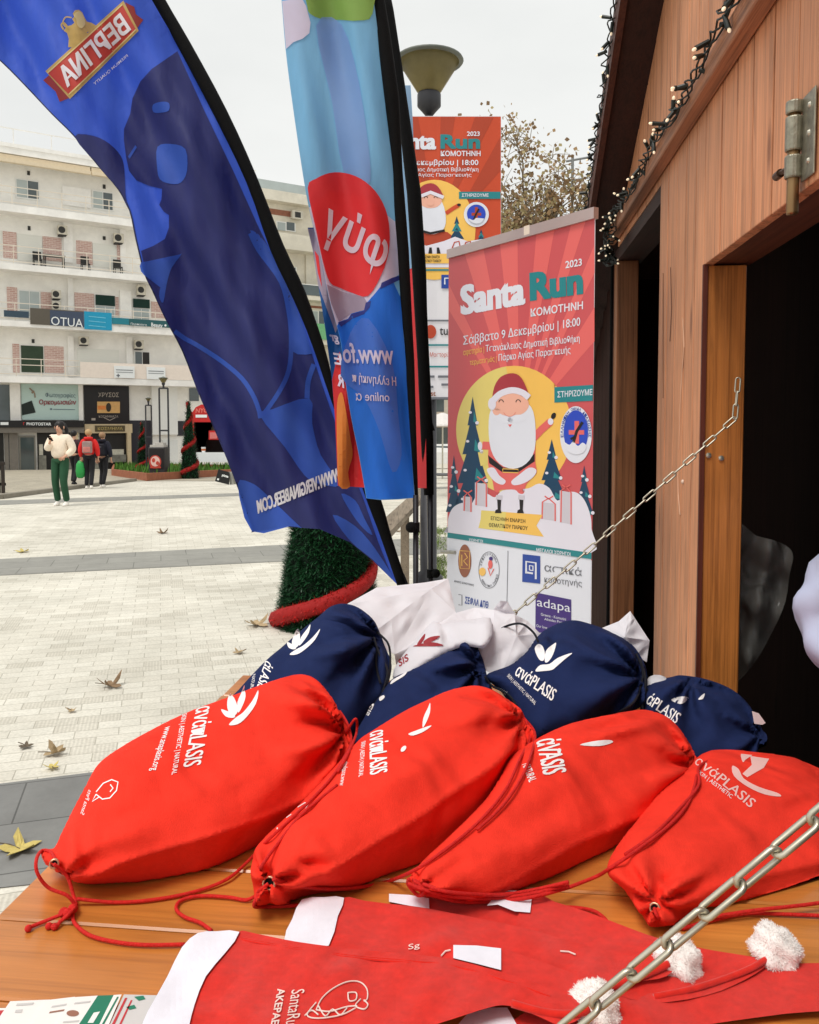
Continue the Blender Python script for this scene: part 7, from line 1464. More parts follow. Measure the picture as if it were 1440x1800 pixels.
# ---- white bags
def facets(name, label, V_, faces, m, seed):
    pts = {q: at(*w_) for q, w_ in V_.items()}; c = list(pts.values())[0]; t = thing(name, label, 'bag', (c.x, c.y, ZT), 0, G3); mb = MB(); n = 10
    for f in faces:
        for q in range(1, len(f) - 1):
            a, b_, c_ = pts[f[0]], pts[f[q]], pts[f[q + 1]]; nn = (b_ - a).cross(c_ - a); nn = nn.normalized() if nn.length > 1e-9 else V((0, 0, 1)); nn = nn if nn.dot(CAMP - a) > 0 else -nn
            vs = []; ix = {}
            for u_ in range(n + 1):
                for v_ in range(n + 1 - u_):
                    p_ = a + (b_ - a) * u_ / n + (c_ - a) * v_ / n; w_ = min(u_, v_, n - u_ - v_) / n * 3
                    ix[u_, v_] = len(vs); vs.append(p_ + nn * w_ * (.009 * math.sin(p_.x * 75 + seed + 2 * math.sin(p_.z * 40)) * math.sin(p_.z * 80 + seed * 2) - .002))
            fs = []
            for u_ in range(n):
                for v_ in range(n - u_):
                    fs.append((ix[u_, v_], ix[u_ + 1, v_], ix[u_, v_ + 1]))
                    if u_ + v_ < n - 1: fs.append((ix[u_ + 1, v_], ix[u_ + 1, v_ + 1], ix[u_, v_ + 1]))
            m_ = len(vs); mb.add(vs + [p_ - nn * .0015 for p_ in vs], fs + [tuple(i_ + m_ for i_ in f_[::-1]) for f_ in fs])
    obj('paper_body', mb, m, t, smooth=True); return t
facets('white_bag', 'tall white bag with a folded open top at the left, behind the navy bags', dict(a=(606, 1064, 1.76), b=(662, 1033, 1.85), c=(746, 1024, 1.88), d=(788, 1017, 1.89), e=(801, 1076, 1.79), f=(758, 1035, 1.83), g=(694, 1150, 1.69), h=(815, 1094, 1.76), i=(640, 1125, 1.69), j=(688, 1088, 1.74), k=(700, 1190, 1.70), l=(770, 1150, 1.73)), ['abf', 'afj', 'aji', 'ijg', 'jfg', 'feg', 'ehg', 'bcf', 'cdf', 'def', 'ghlk'], WHF, 1)
W2 = Bag([(690, 1190), (702, 1160), (735, 1120), (762, 1092), (775, 1097), (800, 1092), (835, 1088), (862, 1086), (866, 1115), (850, 1140), (820, 1135), (780, 1150), (740, 1175), (715, 1200)],
         [(710, 1190, 1.56), (860, 1130, 1.57), (800, 1092, 1.66)], .025, .04, 18, None, (), 92, .004, 60, [(765, 1098, 780, 1140, 9, .008), (730, 1130, 790, 1110, 12, .006)], n=2, crisp=.006)
t = make('white_bag', 'white bag with a dark red leaf emblem, in front of the tall white bag', 'bag', W2, WHF, G3)
p = Print(W2); p.poly(spline([(734, 1132), (742, 1120), (748, 1114), (746, 1124), (738, 1134)], 3)); p.poly(spline([(745, 1128), (757, 1120), (774, 1118), (765, 1125), (750, 1132)], 3)); p.poly(spline([(726, 1136), (744, 1131), (762, 1129), (780, 1134), (764, 1136), (744, 1136)], 3)); p.txt('SIS', (703, 1172), (720, 1160), (700, 1160), bold=.02); obj('print', p, PRR, t)
facets('white_bag', 'crumpled white bag with a knotted corner, left of the largest navy bag', dict(a=(799, 1078, 1.70), b=(835, 1068, 1.72), c=(868, 1072, 1.69), d=(880, 1057, 1.67), e=(892, 1058, 1.67), f=(905, 1080, 1.67), g=(928, 1092, 1.68), h=(950, 1114, 1.66), i=(938, 1155, 1.60), j=(880, 1190, 1.57), k=(846, 1175, 1.58), l=(838, 1128, 1.62), m=(870, 1110, 1.625), n=(908, 1118, 1.615), o=(818, 1100, 1.67)), ['abo', 'bcm', 'bmo', 'oml', 'cde', 'cef', 'cfm', 'fgn', 'fnm', 'ghn', 'hin', 'mnj', 'nij', 'mjk', 'lmk'], WHF, 2)
facets('white_bag', 'white bag with a pointed corner showing right of the largest navy bag', dict(a=(1058, 1104, 1.70), b=(1088, 1092, 1.69), c=(1108, 1074, 1.70), d=(1117, 1088, 1.69), e=(1142, 1126, 1.67), f=(1137, 1164, 1.66), g=(1118, 1152, 1.65), h=(1098, 1120, 1.645), i=(1062, 1140, 1.68)), ['abhi', 'bch', 'cdh', 'deh', 'egh', 'efg', 'hgi'], WHF, 3)
W5 = Bag([(1136, 1196), (1150, 1186), (1170, 1190), (1175, 1205), (1150, 1215), (1138, 1212)], [(1140, 1212, 1.58), (1172, 1205, 1.58), (1155, 1188, 1.6)], .02, .02, 14, None, (), 95, .002, 40, n=2, crisp=.014)
t = make('white_bag', 'scrap of white bag tucked between the two right hand navy bags', 'bag', W5, WHF, G3, 6)
# ================================================================ RED FELT HATS
FELT = mat('red_felt', rgb(214, 42, 31), .95, .12, 90, bump=.22, bscale=1600, crease=.4, cscale=6, spec=.1, sheen=.3); FELTW = mat('white_felt', rgb(236, 236, 246), .95, .03, 60, bump=.2, bscale=1500, spec=.1, sheen=.2); POM = mat('white_wool', rgb(244, 238, 234), .98, .03, 80, spec=.05, sheen=.4); STI = mat('white_thread', rgb(232, 214, 206), .7, .05)
GH = 'red felt hats laid flat on the counter'
def lay(z0, amp, seed, sl=0.0, x0=0):
    r = np.random.RandomState(seed); a, b_, c, e = r.uniform(0, 6.28, 4)
    def S(px, py, off=0.0):
        z = z0 + amp * (math.sin(px * .018 + py * .011 + a) + .6 * math.sin(px * .035 - py * .03 + b_) + .35 * math.sin(px * .08 + py * .05 + c)) + sl * (px - x0)
        return atz(px, py, ZT + max(.003, z) + off)
    return S
def pompom(px, py, d, r, parent, seed):
    b_ = atz(px, py + 18, ZT); c = at(px, py, b_.y - r * .3); r = r * 1.02; rnd = random.Random(seed); mb = MB(); core = MB(); core.ball((0, 0, 0), 1, n=18)
    f = lambda q: 1 + .11 * math.sin(5.2 * q.x + seed) * math.sin(6.1 * q.y + 1) + .09 * math.sin(7 * q.z + seed * 2 + 3 * q.x) + .03 * math.sin(17 * q.x + 13 * q.y) * math.sin(15 * q.z)
    core.v = [tuple(c + V(v) * r * f(V(v))) for v in core.v]
    for i in range(6000):
        q = V((rnd.gauss(0, 1), rnd.gauss(0, 1), rnd.gauss(0, 1))).normalized(); o = c + q * r * f(q) * .97; t_ = V((rnd.gauss(0, 1), rnd.gauss(0, 1), rnd.gauss(0, 1))); e = o + (q + t_ * .55).normalized() * r * rnd.uniform(.06, .15); s_ = q.cross(t_).normalized() * r * .014
        mb.add([o - s_, o + s_, e + s_ * .4, e - s_ * .4], [(0, 1, 2, 3)])
    pp = obj('pompom', core, POM, parent, smooth=True); obj('wool', mb, POM, pp)
def hat(label, body, brim, z, amp, seed, pom=None, th=.006, tail=None):
    c = atz(*body[0], ZT); t = thing('felt_hat', label, 'hat', (c.x, c.y, ZT), 0, GH); S = lay(z, amp, seed)
    mb = MB(); mb.slab(spline(body, 3), S, th, 0, 12); obj('felt_body', mb, FELT, t, smooth=False)
    if brim: mb = MB(); mb.slab(spline(brim, 2) if len(brim) > 7 else brim, S, th + .003, 0, 10, off=.003); obj('brim', mb, FELTW, t)
    if tail: mb = MB(); mb.tube(spline3([S(x, y, o * .5 - .001) for x, y, o in tail[0]], 5), tail[1] * .62, 10); obj('tip', mb, FELT, t, smooth=True)
    if pom: pompom(*pom, t, seed)
    return t, S
hat('red felt hat with only a small white brim piece showing beneath the third red bag', [(752, 1574), (850, 1580), (960, 1610), (1000, 1660), (900, 1680), (760, 1640), (690, 1600)], [(684, 1571), (720, 1573), (754, 1579), (755, 1597), (720, 1592), (684, 1585)], .008, .001, 3)
h_, S4 = hat('red felt hat whose white pompom lies furthest right on the counter', [(934, 1570), (975, 1585), (1030, 1602), (1090, 1625), (1160, 1650), (1240, 1668), (1300, 1678), (1345, 1686), (1352, 1694), (1310, 1722), (1240, 1750), (1140, 1762), (1050, 1735), (960, 1690), (905, 1640)], [(856, 1592), (880, 1564), (910, 1566), (936, 1572), (932, 1604), (905, 1602), (875, 1590)], .012, .0015, 5, (1362, 1670, .925, .025), tail=([(1150, 1752, .004), (1210, 1740, .006), (1270, 1722, .008), (1320, 1702, .010), (1350, 1684, .014)], .005))
h_, S2h = hat('red felt hat lying under the front one, its pompom beside the near chain', [(604, 1578), (640, 1583), (680, 1588), (740, 1595), (800, 1606), (880, 1622), (950, 1638), (1080, 1676), (1180, 1688), (1172, 1716), (1120, 1726), (1070, 1738), (1000, 1750), (900, 1730), (800, 1700), (700, 1690), (600, 1672), (573, 1663), (590, 1615)], [(500, 1652), (514, 1615), (531, 1581), (570, 1577), (605, 1578), (594, 1610), (578, 1662), (540, 1660)], .017, .002, 7, (1190, 1690, .91, .0235), tail=([(1060, 1738, .004), (1100, 1726, .006), (1150, 1706, .010), (1175, 1694, .014)], .006))
mb = MB()
for q_ in ([(985, 1672), (1000, 1673), (1012, 1678)], [(776, 1680), (783, 1672), (792, 1670)]): mb.tube([S2h(x, y, .002) for x, y in q_], .0009, 6)
mb.text('Sg', (718, 1672), (738, 1668), (718, 1660), S2h, .0025, 0); obj('stitching', mb, STI, h_)
h_, S5 = hat('red felt hat at the bottom right whose white brim corner shows under the front hat', [(1345, 1700), (1400, 1694), (1460, 1696), (1475, 1730), (1460, 1772), (1380, 1782), (1270, 1797), (1180, 1812), (1080, 1830), (960, 1830), (900, 1795), (1000, 1750), (1090, 1730), (1240, 1745)], [(806, 1800), (828, 1775), (860, 1771), (892, 1771), (908, 1800), (915, 1835), (806, 1835)], .010, .001, 9)
h_, S6 = hat('flattened red felt hat with a white brim tab showing above the front hat', [(876, 1668), (950, 1690), (1030, 1720), (1080, 1760), (1000, 1790), (900, 1760), (820, 1720), (870, 1706)], [(797, 1661), (838, 1662), (881, 1667), (881, 1705), (838, 1694), (797, 1684)], .024, .0008, 11)
h_, S1h = hat('front red felt hat with a wide white brim and a stitched cap drawing', [(418, 1638), (450, 1641), (520, 1655), (620, 1668), (720, 1677), (800, 1687), (900, 1714), (970, 1738), (1030, 1762), (1020, 1790), (985, 1802), (945, 1786), (895, 1768), (860, 1771), (800, 1790), (720, 1815), (620, 1845), (500, 1860), (320, 1862), (330, 1805), (340, 1765), (360, 1715), (392, 1675)], [(240, 1850), (252, 1795), (270, 1760), (295, 1715), (320, 1665), (348, 1640), (380, 1637), (421, 1638), (395, 1676), (362, 1716), (342, 1766), (332, 1805), (318, 1862), (270, 1862)], .031, .002, 13, (1045, 1771, .815, .0228), .008, tail=([(900, 1764, .002), (960, 1780, .004), (1010, 1782, .008), (1035, 1774, .01)], .006))
mb = MB()
for q_ in ([(424, 1649), (520, 1666), (620, 1680), (720, 1689), (800, 1699), (900, 1727), (968, 1752)], [(426, 1652), (520, 1669), (620, 1683), (720, 1692)]): mb.tube(spline3([S1h(x, y, -.0006) for x, y in q_], 6), .0014, 6)
obj('hem', mb, FELT, h_)
mb = MB()
def sl1(pts, r=.0007): mb.tube(spline3([S1h(x, y, .0015) for x, y in pts], 4), r, 6)
sl1([(556, 1775), (566, 1755), (585, 1738), (610, 1726), (632, 1726), (645, 1738), (646, 1755), (640, 1760)]); sl1([(612, 1745), (626, 1745), (626, 1757), (614, 1759), (612, 1745)]); sl1([(640, 1758), (647, 1766), (640, 1774), (625, 1768), (634, 1756)]); sl1([(556, 1775), (580, 1778), (608, 1770), (628, 1768)]); sl1([(556, 1762), (540, 1784), (560, 1790), (600, 1784), (625, 1772)]); sl1([(560, 1768), (572, 1786), (585, 1774), (598, 1784), (610, 1772)]); sl1([(536, 1785), (548, 1776), (560, 1784)])
mb.text('SantaRun', (513, 1740), (500, 1812), (536, 1738), S1h, .002, 0, None, .0); mb.text('AKEPAE', (488, 1738), (476, 1802), (502, 1736), S1h, .002, 0, None, .02); obj('stitching', mb, STI, h_)
# ================================================================ LEAFLETS
CW = mat('white_card', rgb(236, 234, 230), .5, .02, spec=.4); CGn = mat('green_card_print', rgb(30, 120, 92), .5, .04); CRd = mat('red_card_print', rgb(190, 52, 58), .5, .04); CGr = mat('grey_card', rgb(200, 198, 196), .5, .03); CBr = mat('brown_card_print', rgb(150, 104, 84), .5, .05)
def card(label, poly, z, pal, deco, kind=0):
    S = lambda px, py, off=0.0: atz(px, py, ZT + z + off)
    c = S(*poly[0]); t = thing('leaflet', label, 'leaflet', (c.x, c.y, ZT), 0, 'fanned leaflets at the near left corner'); mb = MB(); mb.slab(poly, S, .0012); obj('card', mb, pal, t)
    mb = MB()
    for q_, m in deco: mb.sheet(q_, S, .0004, m)
    obj('print', mb, [CGn, CRd, CGr, CBr, CW], t)
card('leftmost white leaflet with a red stripe, at the very corner of the photo', [(-90, 1800), (-30, 1772), (60, 1772), (20, 1840), (-70, 1850)], .003, CW, [([(0, 1776), (16, 1775), (-10, 1800), (-26, 1800)], 1), ([(22, 1780), (40, 1779), (34, 1786), (18, 1786)], 2)])
card('white leaflet with a red edge and dark scribble, second from the left', [(18, 1760), (88, 1757), (62, 1812), (-20, 1816)], .005, CW, [([(84, 1760), (88, 1760), (66, 1800), (60, 1800)], 1), ([(28, 1775), (40, 1774), (38, 1780), (26, 1780)], 2), ([(30, 1764), (60, 1762), (58, 1766), (28, 1768)], 2)])
card('white leaflet with brown printing, third from the left', [(82, 1758), (132, 1752), (108, 1806), (52, 1806)], .007, CW, [([(92, 1768), (118, 1764), (116, 1767), (90, 1771)], 2), ([(88, 1778), (114, 1774), (112, 1777), (86, 1781)], 3), ([(112, 1798), (128, 1766), (131, 1766), (114, 1800)], 1)])
card('white leaflet with a round brown seal, beside the green leaflet', [(128, 1753), (172, 1750), (146, 1814), (90, 1814)], .009, CW, [(ell(128, 1781, 11, 5.5, 18), 3), ([(132, 1762), (160, 1759), (158, 1762), (130, 1765)], 2), ([(112, 1795), (140, 1793), (138, 1796), (110, 1798)], 2)])
card('dark green leaflet with white lettering, middle of the fan', [(172, 1750), (200, 1749), (168, 1814), (130, 1814)], .011, CGn, [([(165, 1780), (176, 1778), (164, 1798), (154, 1798)], 4)])
card('narrow white and green leaflet edge right of the green leaflet', [(200, 1749), (214, 1748), (186, 1814), (168, 1814)], .013, CW, [([(206, 1752), (209, 1752), (180, 1806), (176, 1806)], 0)])
card('grey leaflet with red border lines and green leaf print, right end of the fan', [(218, 1748), (300, 1750), (280, 1820), (184, 1820)], .014, CGr, [([(220, 1754), (224, 1754), (196, 1812), (191, 1812)], 1), ([(230, 1758), (233, 1758), (208, 1812), (204, 1812)], 1), ([(236, 1752), (252, 1750), (256, 1756), (244, 1759)], 0), ([(222, 1770), (236, 1766), (240, 1772), (228, 1775)], 0)])
# ================================================================ PEOPLE
def skinobj(name, nodes, edges, m, parent, sub=2, root=0):
    """one continuous surface grown round a skeleton of joints (x, y, z, radius)"""
    me = bpy.data.meshes.new(name); me.from_pydata([n[:3] for n in nodes], edges, []); me.materials.append(m)
    o = bpy.data.objects.new(name, me); COL.objects.link(o)
    md = o.modifiers.new('skin', 'SKIN'); md.use_smooth_shade = True
    if not me.skin_vertices:
        bpy.context.view_layer.objects.active = o
    sv = me.skin_vertices[0].data if me.skin_vertices else None
    if sv is None:
        me.attributes  # layer is made by the modifier; build through bmesh instead
        bm = bmesh.new(); bm.from_mesh(me); lay_ = bm.verts.layers.skin.verify()
        bm.verts.ensure_lookup_table()
        for i, n in enumerate(nodes): bm.verts[i][lay_].radius = (n[3], n[4] if len(n) > 4 else n[3]); bm.verts[i][lay_].use_root = (i == root)
        bm.to_mesh(me); bm.free()
    else:
        for i, n in enumerate(nodes): sv[i].radius = (n[3], n[4] if len(n) > 4 else n[3]); sv[i].use_root = (i == root)
    md.branch_smoothing = .6
    if sub: s_ = o.modifiers.new('subdivision', 'SUBSURF'); s_.levels = sub; s_.render_levels = sub
    bpy.context.view_layer.update(); dg = bpy.context.evaluated_depsgraph_get(); em = bpy.data.meshes.new_from_object(o.evaluated_get(dg)); o.modifiers.clear(); o.data = em; bpy.data.meshes.remove(me); em.name = name
    em.polygons.foreach_set('use_smooth', [True] * len(em.polygons)); o.parent = parent; MX[o] = MX[parent] if parent else Matrix.Identity(4); return o
SKIN = mat('skin', rgb(206, 158, 132), .55, .05, 10)
def person(label, loc, rz, h, J, skin, jacket, pants, shoe, hair, hairstyle, face=True, jw=1.0, pw=1.0):
    """J: joints for a 1.7 m figure facing -y"""
    k = h / 1.7; t = thing('person', label, 'person', loc, rz); sc = lambda n: tuple(c * k for c in n)
    P = dict(pel=(0, 0, .94), che=(0, 0, 1.26), nek=(0, .01, 1.44), hea=(0, -.015, 1.57), top=(0, -.005, 1.66), nos=(0, -.115, 1.565), chin=(0, -.05, 1.49))
    P.update(J)
    nodes = []; idx = {}; edges = []
    def nd(name, p, r, par=None, r2=None):
        idx[name] = len(nodes); nodes.append(sc(tuple(p) + (r,) + ((r2,) if r2 else ())))
        if par: edges.append((idx[par], idx[name]))
    nd('pel', P['pel'], .12); nd('che', P['che'], .13, 'pel'); nd('nek', P['nek'], .05, 'che'); nd('hea', P['hea'], .092, 'nek', .098); nd('top', P['top'], .066, 'hea'); nd('nos', P['nos'], .014, 'hea'); nd('chin', P['chin'], .035, 'hea')
    for s_ in 'lr':
        nd('sh' + s_, P['sh' + s_], .055, 'che'); nd('el' + s_, P['el' + s_], .04, 'sh' + s_); nd('wr' + s_, P['wr' + s_], .026, 'el' + s_); hd = V(P['ha' + s_]); wr = V(P['wr' + s_]); nd('ha' + s_, hd, .032, 'wr' + s_, .018)
        dv = (hd - wr).normalized(); sd = dv.cross(V((0, 1, .3))).normalized(); cu = dv.cross(sd)
        for f in range(4):
            o = sd * (f - 1.5) * .018; ln = (.06, .075, .07, .055)[f]; a = hd + dv * .03 + o; nd(f'f{s_}{f}a', a, .008, 'ha' + s_); nd(f'f{s_}{f}b', a + dv * ln * .6 + cu * .012, .007, f'f{s_}{f}a'); nd(f'f{s_}{f}c', a + dv * ln * .8 + cu * .035, .006, f'f{s_}{f}b')
        a = hd - dv * .01 + sd * .035; nd(f't{s_}a', a, .010, 'ha' + s_); nd(f't{s_}b', a + dv * .035 + sd * .012 + cu * .012, .008, f't{s_}a')
        nd('hi' + s_, P['hi' + s_], .08, 'pel'); nd('kn' + s_, P['kn' + s_], .05, 'hi' + s_); nd('an' + s_, P['an' + s_], .035, 'kn' + s_)
    b = skinobj('body', nodes, edges, skin, t, 1)
    def cloth(name, lst, m, ed, sub=2): return skinobj(name, [sc(tuple(P[n] if isinstance(n, str) else n) + (r,) + ((r2,) if r2 else ())) for n, r, r2 in lst], ed, m, t, sub)
    pl_, ch, nk = V(P['pel']), V(P['che']), V(P['nek'])
    hem = pl_ + V((0, 0, -.02)); mid = pl_.lerp(ch, .45)
    cloth('jacket', [(hem, .165 * jw, .125 * jw), (mid, .18 * jw, .14 * jw), (ch, .18 * jw, .135 * jw), (nk.lerp(ch, .25), .085, None), ('shl', .085 * jw, None), (V(P['shl']).lerp(V(P['ell']), .55), .075 * jw, None), ('ell', .068 * jw, None), (V(P['ell']).lerp(V(P['wrl']), .6), .062 * jw, None), (V(P['ell']).lerp(V(P['wrl']), .92), .042, None), ('shr', .085 * jw, None), (V(P['shr']).lerp(V(P['elr']), .55), .075 * jw, None), ('elr', .068 * jw, None), (V(P['elr']).lerp(V(P['wrr']), .6), .062 * jw, None), (V(P['elr']).lerp(V(P['wrr']), .92), .042, None)], jacket, [(0, 1), (1, 2), (2, 3), (2, 4), (4, 5), (5, 6), (6, 7), (7, 8), (2, 9), (9, 10), (10, 11), (11, 12), (12, 13)], 3 if 'padded' in label else 2)
    cloth('trousers', [(pl_ + V((0, 0, .04)), .125 * pw, .105), ('hil', .098 * pw, None), (V(P['hil']).lerp(V(P['knl']), .5), .088 * pw, None), ('knl', .072 * pw, None), (V(P['knl']).lerp(V(P['anl']), .6), .066 * pw, None), (V(P['anl']) + V((0, 0, .0)), .062 * pw, None), ('hir', .098 * pw, None), (V(P['hir']).lerp(V(P['knr']), .5), .088 * pw, None), ('knr', .072 * pw, None), (V(P['knr']).lerp(V(P['anr']), .6), .066 * pw, None), (V(P['anr']), .062 * pw, None)], pants, [(0, 1), (1, 2), (2, 3), (3, 4), (4, 5), (0, 6), (6, 7), (7, 8), (8, 9), (9, 10)])
    for s_ in 'lr':
        a = V(P['an' + s_]); zf = a.z - .085; mb = MB(); q = [(.032, 0), (.046, .015), (.046, .04), (.036, .07), (.026, .085)]
        vs = []; fs = []; n = 16
        for (r_, z) in q:
            for i in range(n):
                th = 2 * math.pi * i / n; vs.append((a.x + r_ * math.cos(th), a.y - .055 * (1 - z * 6) + r_ * (2.9 - z * 18) * math.sin(th) * .9, zf + z))
        for i in range(len(q) - 1):
            for j in range(n): l = (j + 1) % n; fs.append((i * n + j, i * n + l, (i + 1) * n + l, (i + 1) * n + j))
        fs += [tuple(range(n))[::-1], tuple((len(q) - 1) * n + j for j in range(n))]; mb.add([sc(v) for v in vs], fs); obj('shoe', mb, shoe, t, world=False, smooth=True)
    hd = V(P['hea'])
    mb = MB(); mb.ball(sc(hd + V((0, .030, .034))), .098 * k, n=10, sq=(1.0, 1.0, 1.02)); 
    if hairstyle == 'tail': mb.tube([V(sc(hd + V(v))) for v in ((0, .09, .06), (.02, .15, .05), (.06, .17, -.06), (.08, .15, -.18), (.07, .13, -.26))], [.03 * k, .042 * k, .04 * k, .03 * k, .01 * k], 10)
    obj('hair', mb, hair, t, world=False, smooth=True)
    if hairstyle == 'hood':
        mb = MB(); mb.lathe([(.085 * k, 0), (.12 * k, .03 * k), (.125 * k, .07 * k), (.10 * k, .09 * k)], sc(V(P['nek']) + V((0, .045, -.05))), 16); obj('hood', mb, jacket, t, world=False, smooth=True)
    if face:
        for sx in (-1, 1):
            mb = MB(); mb.ball(sc(hd + V((sx * .033, -.088, .012))), .011 * k, n=6); obj('eye', mb, BLACK, t, world=False); mb = MB(); mb.ball(sc(hd + V((sx * .095, .005, -.005))), .024 * k, n=6, sq=(.4, .8, 1.2)); obj('ear', mb, skin, t, world=False, smooth=True)
            mb = MB(); mb.tube([sc(hd + V((sx * .018, -.094, .034))), sc(hd + V((sx * .05, -.086, .032)))], .005 * k, 6); obj('eyebrow', mb, hair, t, world=False)
        mb = MB(); mb.tube([sc(hd + V((-.022, -.088, -.052))), sc(hd + V((0, -.094, -.054))), sc(hd + V((.022, -.088, -.052)))], .006 * k, 6); obj('mouth', mb, mat('lips', rgb(170, 90, 86), .5), t, world=False)
    return t, k
FLEECE = mat('cream_fleece', rgb(236, 220, 200), .95, .08, 25, bump=.6, bscale=60, sheen=.3); GPANT = mat('dark_green_velour', rgb(28, 72, 46), .8, .12, 8); REDJ = mat('red_hoodie', rgb(212, 38, 36), .85, .08, 10); NAVJ = mat('navy_coat', rgb(26, 28, 42), .85, .1, 10); BLKP = mat('black_trousers', rgb(26, 26, 30), .85, .1); WSHOE = mat('white_trainers', rgb(236, 230, 222), .6, .04); DKHAIR = mat('black_hair', rgb(24, 20, 20), .5, .2, 40); BLOND = mat('blond_hair', rgb(178, 146, 104), .6, .2, 40, stretch=(8, 8, 1)); BRHAIR = mat('light_brown_hair', rgb(150, 118, 88), .6, .2, 40)
walkF = dict(shl=(.165, 0, 1.38), ell=(.26, .03, 1.12), wrl=(.17, -.10, 1.0), hal=(.13, -.13, .97), shr=(-.165, 0, 1.38), elr=(-.25, -.02, 1.13), wrr=(-.10, -.20, 1.27), har=(-.06, -.23, 1.32), hil=(.09, 0, .90), knl=(.10, -.08, .49), anl=(.11, .02, .085), hir=(-.09, 0, .90), knr=(-.10, -.03, .48), anr=(-.10, .06, .085), nos=(.0, -.112, 1.545))
b0 = basez(108, 889); d0 = b0.y; hh = px2m(150, d0)
t, k = person('woman in a cream fleece jacket and dark green trousers looking at her phone while walking', b0, R(-6), hh, walkF, SKIN, FLEECE, GPANT, WSHOE, DKHAIR, 'tail', True, 1.22, 1.05)
ph = thing('phone', 'dark phone held up by the walking woman in the cream jacket', 'phone', b0, R(-6)); mb = MB(); Mx = Matrix.Translation(V((-.05, -.26, 1.345)) * k) @ Matrix.Rotation(R(35), 4, 'X') @ Matrix.Rotation(R(-10), 4, 'Y'); mb.box((-.036 * k, -.004, -.06 * k), (.036 * k, .004, .07 * k), 0, Mx); obj('case', mb, BLACK, ph, world=False, bevel=.002); mb = MB(); mb.box((-.032 * k, .0045, -.055 * k), (.032 * k, .006, .065 * k), 0, Mx); obj('screen', mb, GLASS, ph, world=False)
bwalk = dict(shl=(.16, 0, 1.38), ell=(.23, .03, 1.12), wrl=(.22, -.02, .88), hal=(.22, -.04, .80), shr=(-.16, 0, 1.38), elr=(-.23, .02, 1.12), wrr=(-.23, -.06, .90), har=(-.23, -.08, .82), hil=(.08, 0, .90), knl=(.09, -.12, .50), anl=(.09, -.02, .085), hir=(-.08, 0, .90), knr=(-.08, .02, .48), anr=(-.08, .18, .11))
b0 = basez(158, 859); d0 = b0.y; hh = px2m(105, d0)
t, k = person('person in a red hoodie with a grey backpack walking away, carrying a green bag', b0, R(180 + 8), hh, bwalk, SKIN, REDJ, BLKP, WSHOE, BLOND, 'hood', False, 1.1, 1.0)
RM = Matrix.Rotation(R(188), 4, 'Z'); bp = thing('backpack', 'grey and pink backpack on the back of the person in the red hoodie', 'backpack', b0, R(188)); mb = MB(); mb.box((-.13 * k, .13 * k, 1.02 * k), (.13 * k, .26 * k, 1.36 * k)); obj('body', mb, mat('grey_backpack', rgb(150, 128, 124), .8, .2, 8), bp, world=False, bevel=.03 * k); mb = MB(); mb.box((-.10 * k, .262 * k, 1.05 * k), (.10 * k, .29 * k, 1.2 * k)); obj('pocket', mb, mat('pink_backpack', rgb(190, 120, 112), .8, .2, 8), bp, world=False, bevel=.012 * k)
gb = thing('carrier_bag', 'bright green carrier bag hanging from the hand of the person in the red hoodie', 'bag', b0, R(188)); mb = MB(); Sq = [(.28, -.05, .80), (.31, -.02, .52), (.36, -.02, .40)]
vs = []
for (z, w_, dp) in ((.80, .05, .015), (.70, .11, .05), (.5, .13, .07), (.34, .11, .06), (.30, .06, .03)):
    for i in range(12): a = 2 * math.pi * i / 12; vs.append(((.26 + w_ * math.cos(a)) * k, (-.05 + dp * math.sin(a)) * k, z * k))
mb.add(vs, [(i * 12 + j, i * 12 + (j + 1) % 12, (i + 1) * 12 + (j + 1) % 12, (i + 1) * 12 + j) for i in range(4) for j in range(12)] + [tuple(range(12)), tuple(48 + j for j in range(12))[::-1]]); obj('body', mb, mat('bright_green_bag', rgb(40, 150, 70), .5, .1), gb, world=False, smooth=True, weld=True)
b0 = basez(182, 857); d0 = b0.y; hh = px2m(98, d0)
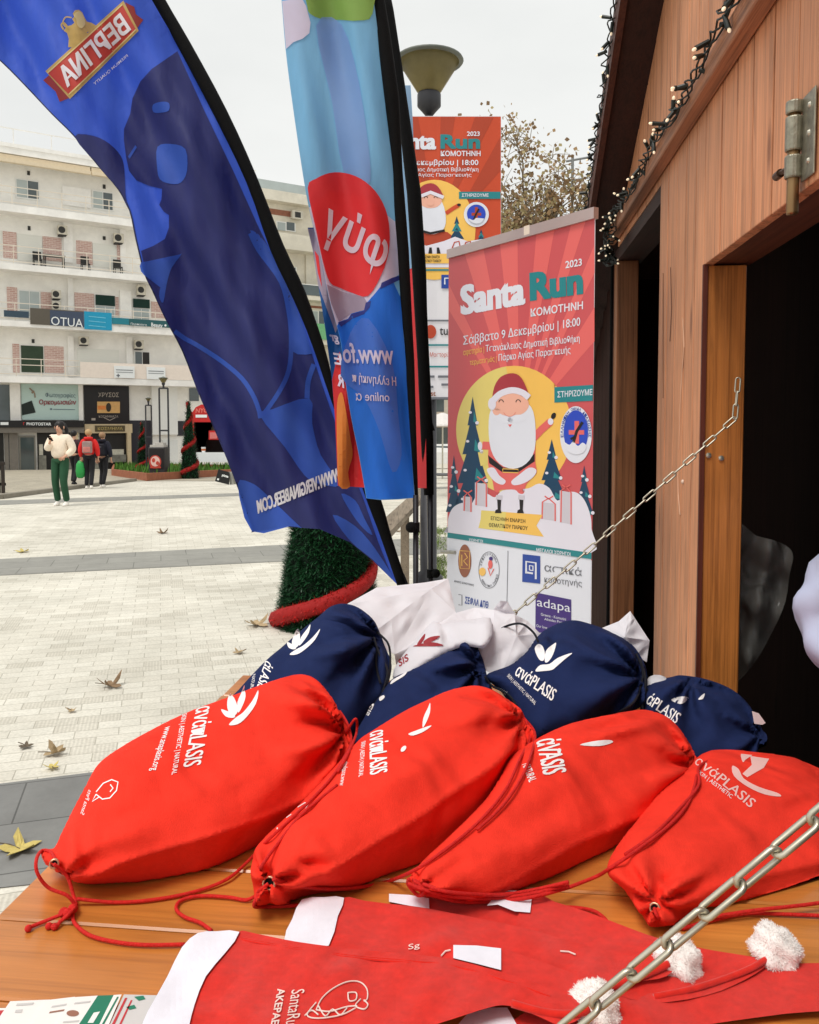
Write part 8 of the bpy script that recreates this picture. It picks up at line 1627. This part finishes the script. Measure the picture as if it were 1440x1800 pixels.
t, k = person('person in a dark navy coat with a backpack walking away beside the red hoodie', b0, R(180 - 6), hh, bwalk, SKIN, NAVJ, BLKP, WSHOE, BRHAIR, 'hood', False, 1.18, 1.0)
bp = thing('backpack', 'black backpack with faint print on the back of the person in the navy coat', 'backpack', b0, R(174)); mb = MB(); mb.box((-.14 * k, .14 * k, 1.0 * k), (.14 * k, .25 * k, 1.34 * k)); obj('body', mb, mat('black_backpack', rgb(22, 24, 34), .8, .1), bp, world=False, bevel=.03 * k); mb = MB(); mb.box((-.08 * k, .252 * k, 1.24 * k), (.06 * k, .256 * k, 1.26 * k)); mb.box((-.04 * k, .252 * k, 1.12 * k), (.05 * k, .256 * k, 1.135 * k)); obj('lettering', mb, GYP, bp, world=False)
b0 = basez(132, 852); d0 = b0.y; hh = px2m(96, d0)
person('person in dark clothes mostly hidden between the woman in cream and the red hoodie', b0, R(170), hh, bwalk, SKIN, mat('dark_plum_coat', rgb(60, 36, 42), .85, .1), BLKP, BLKP, DKHAIR, 'short', False, 1.0, 1.0)
# person inside the hut: white padded sleeve at the right edge
PUFF = mat('white_padded_jacket', rgb(188, 194, 220), .6, .04, 8, crease=.5, cscale=9)
hj = dict(shl=(.18, 0, 1.40), ell=(.30, .06, 1.16), wrl=(.16, -.16, 1.08), hal=(.12, -.22, 1.08), shr=(-.18, 0, 1.40), elr=(-.30, .05, 1.17), wrr=(-.17, -.18, 1.07), har=(-.12, -.24, 1.08), hil=(.09, 0, .9), knl=(.09, -.02, .49), anl=(.09, 0, .085), hir=(-.09, 0, .9), knr=(-.09, -.02, .49), anr=(-.09, 0, .085))
hp_, k = person('person in a white padded jacket inside the hut, only one sleeve in view', (1.058, 1.38, .06), R(-16), 1.76, hj, SKIN, PUFF, BLKP, BLKP, DKHAIR, 'short', True, 1.12, 1.0)
jk = [c for c in bpy.data.objects if c.parent == hp_ and c.name.startswith('jacket')][0].data
for v in jk.vertices:
    c = v.co; v.co = c + v.normal * (.006 * math.sin(c.z * 62 + 22 * c.x + 2 * math.sin(c.y * 25)) + .004 * math.sin(c.z * 40 - c.y * 50 + c.x * 30))
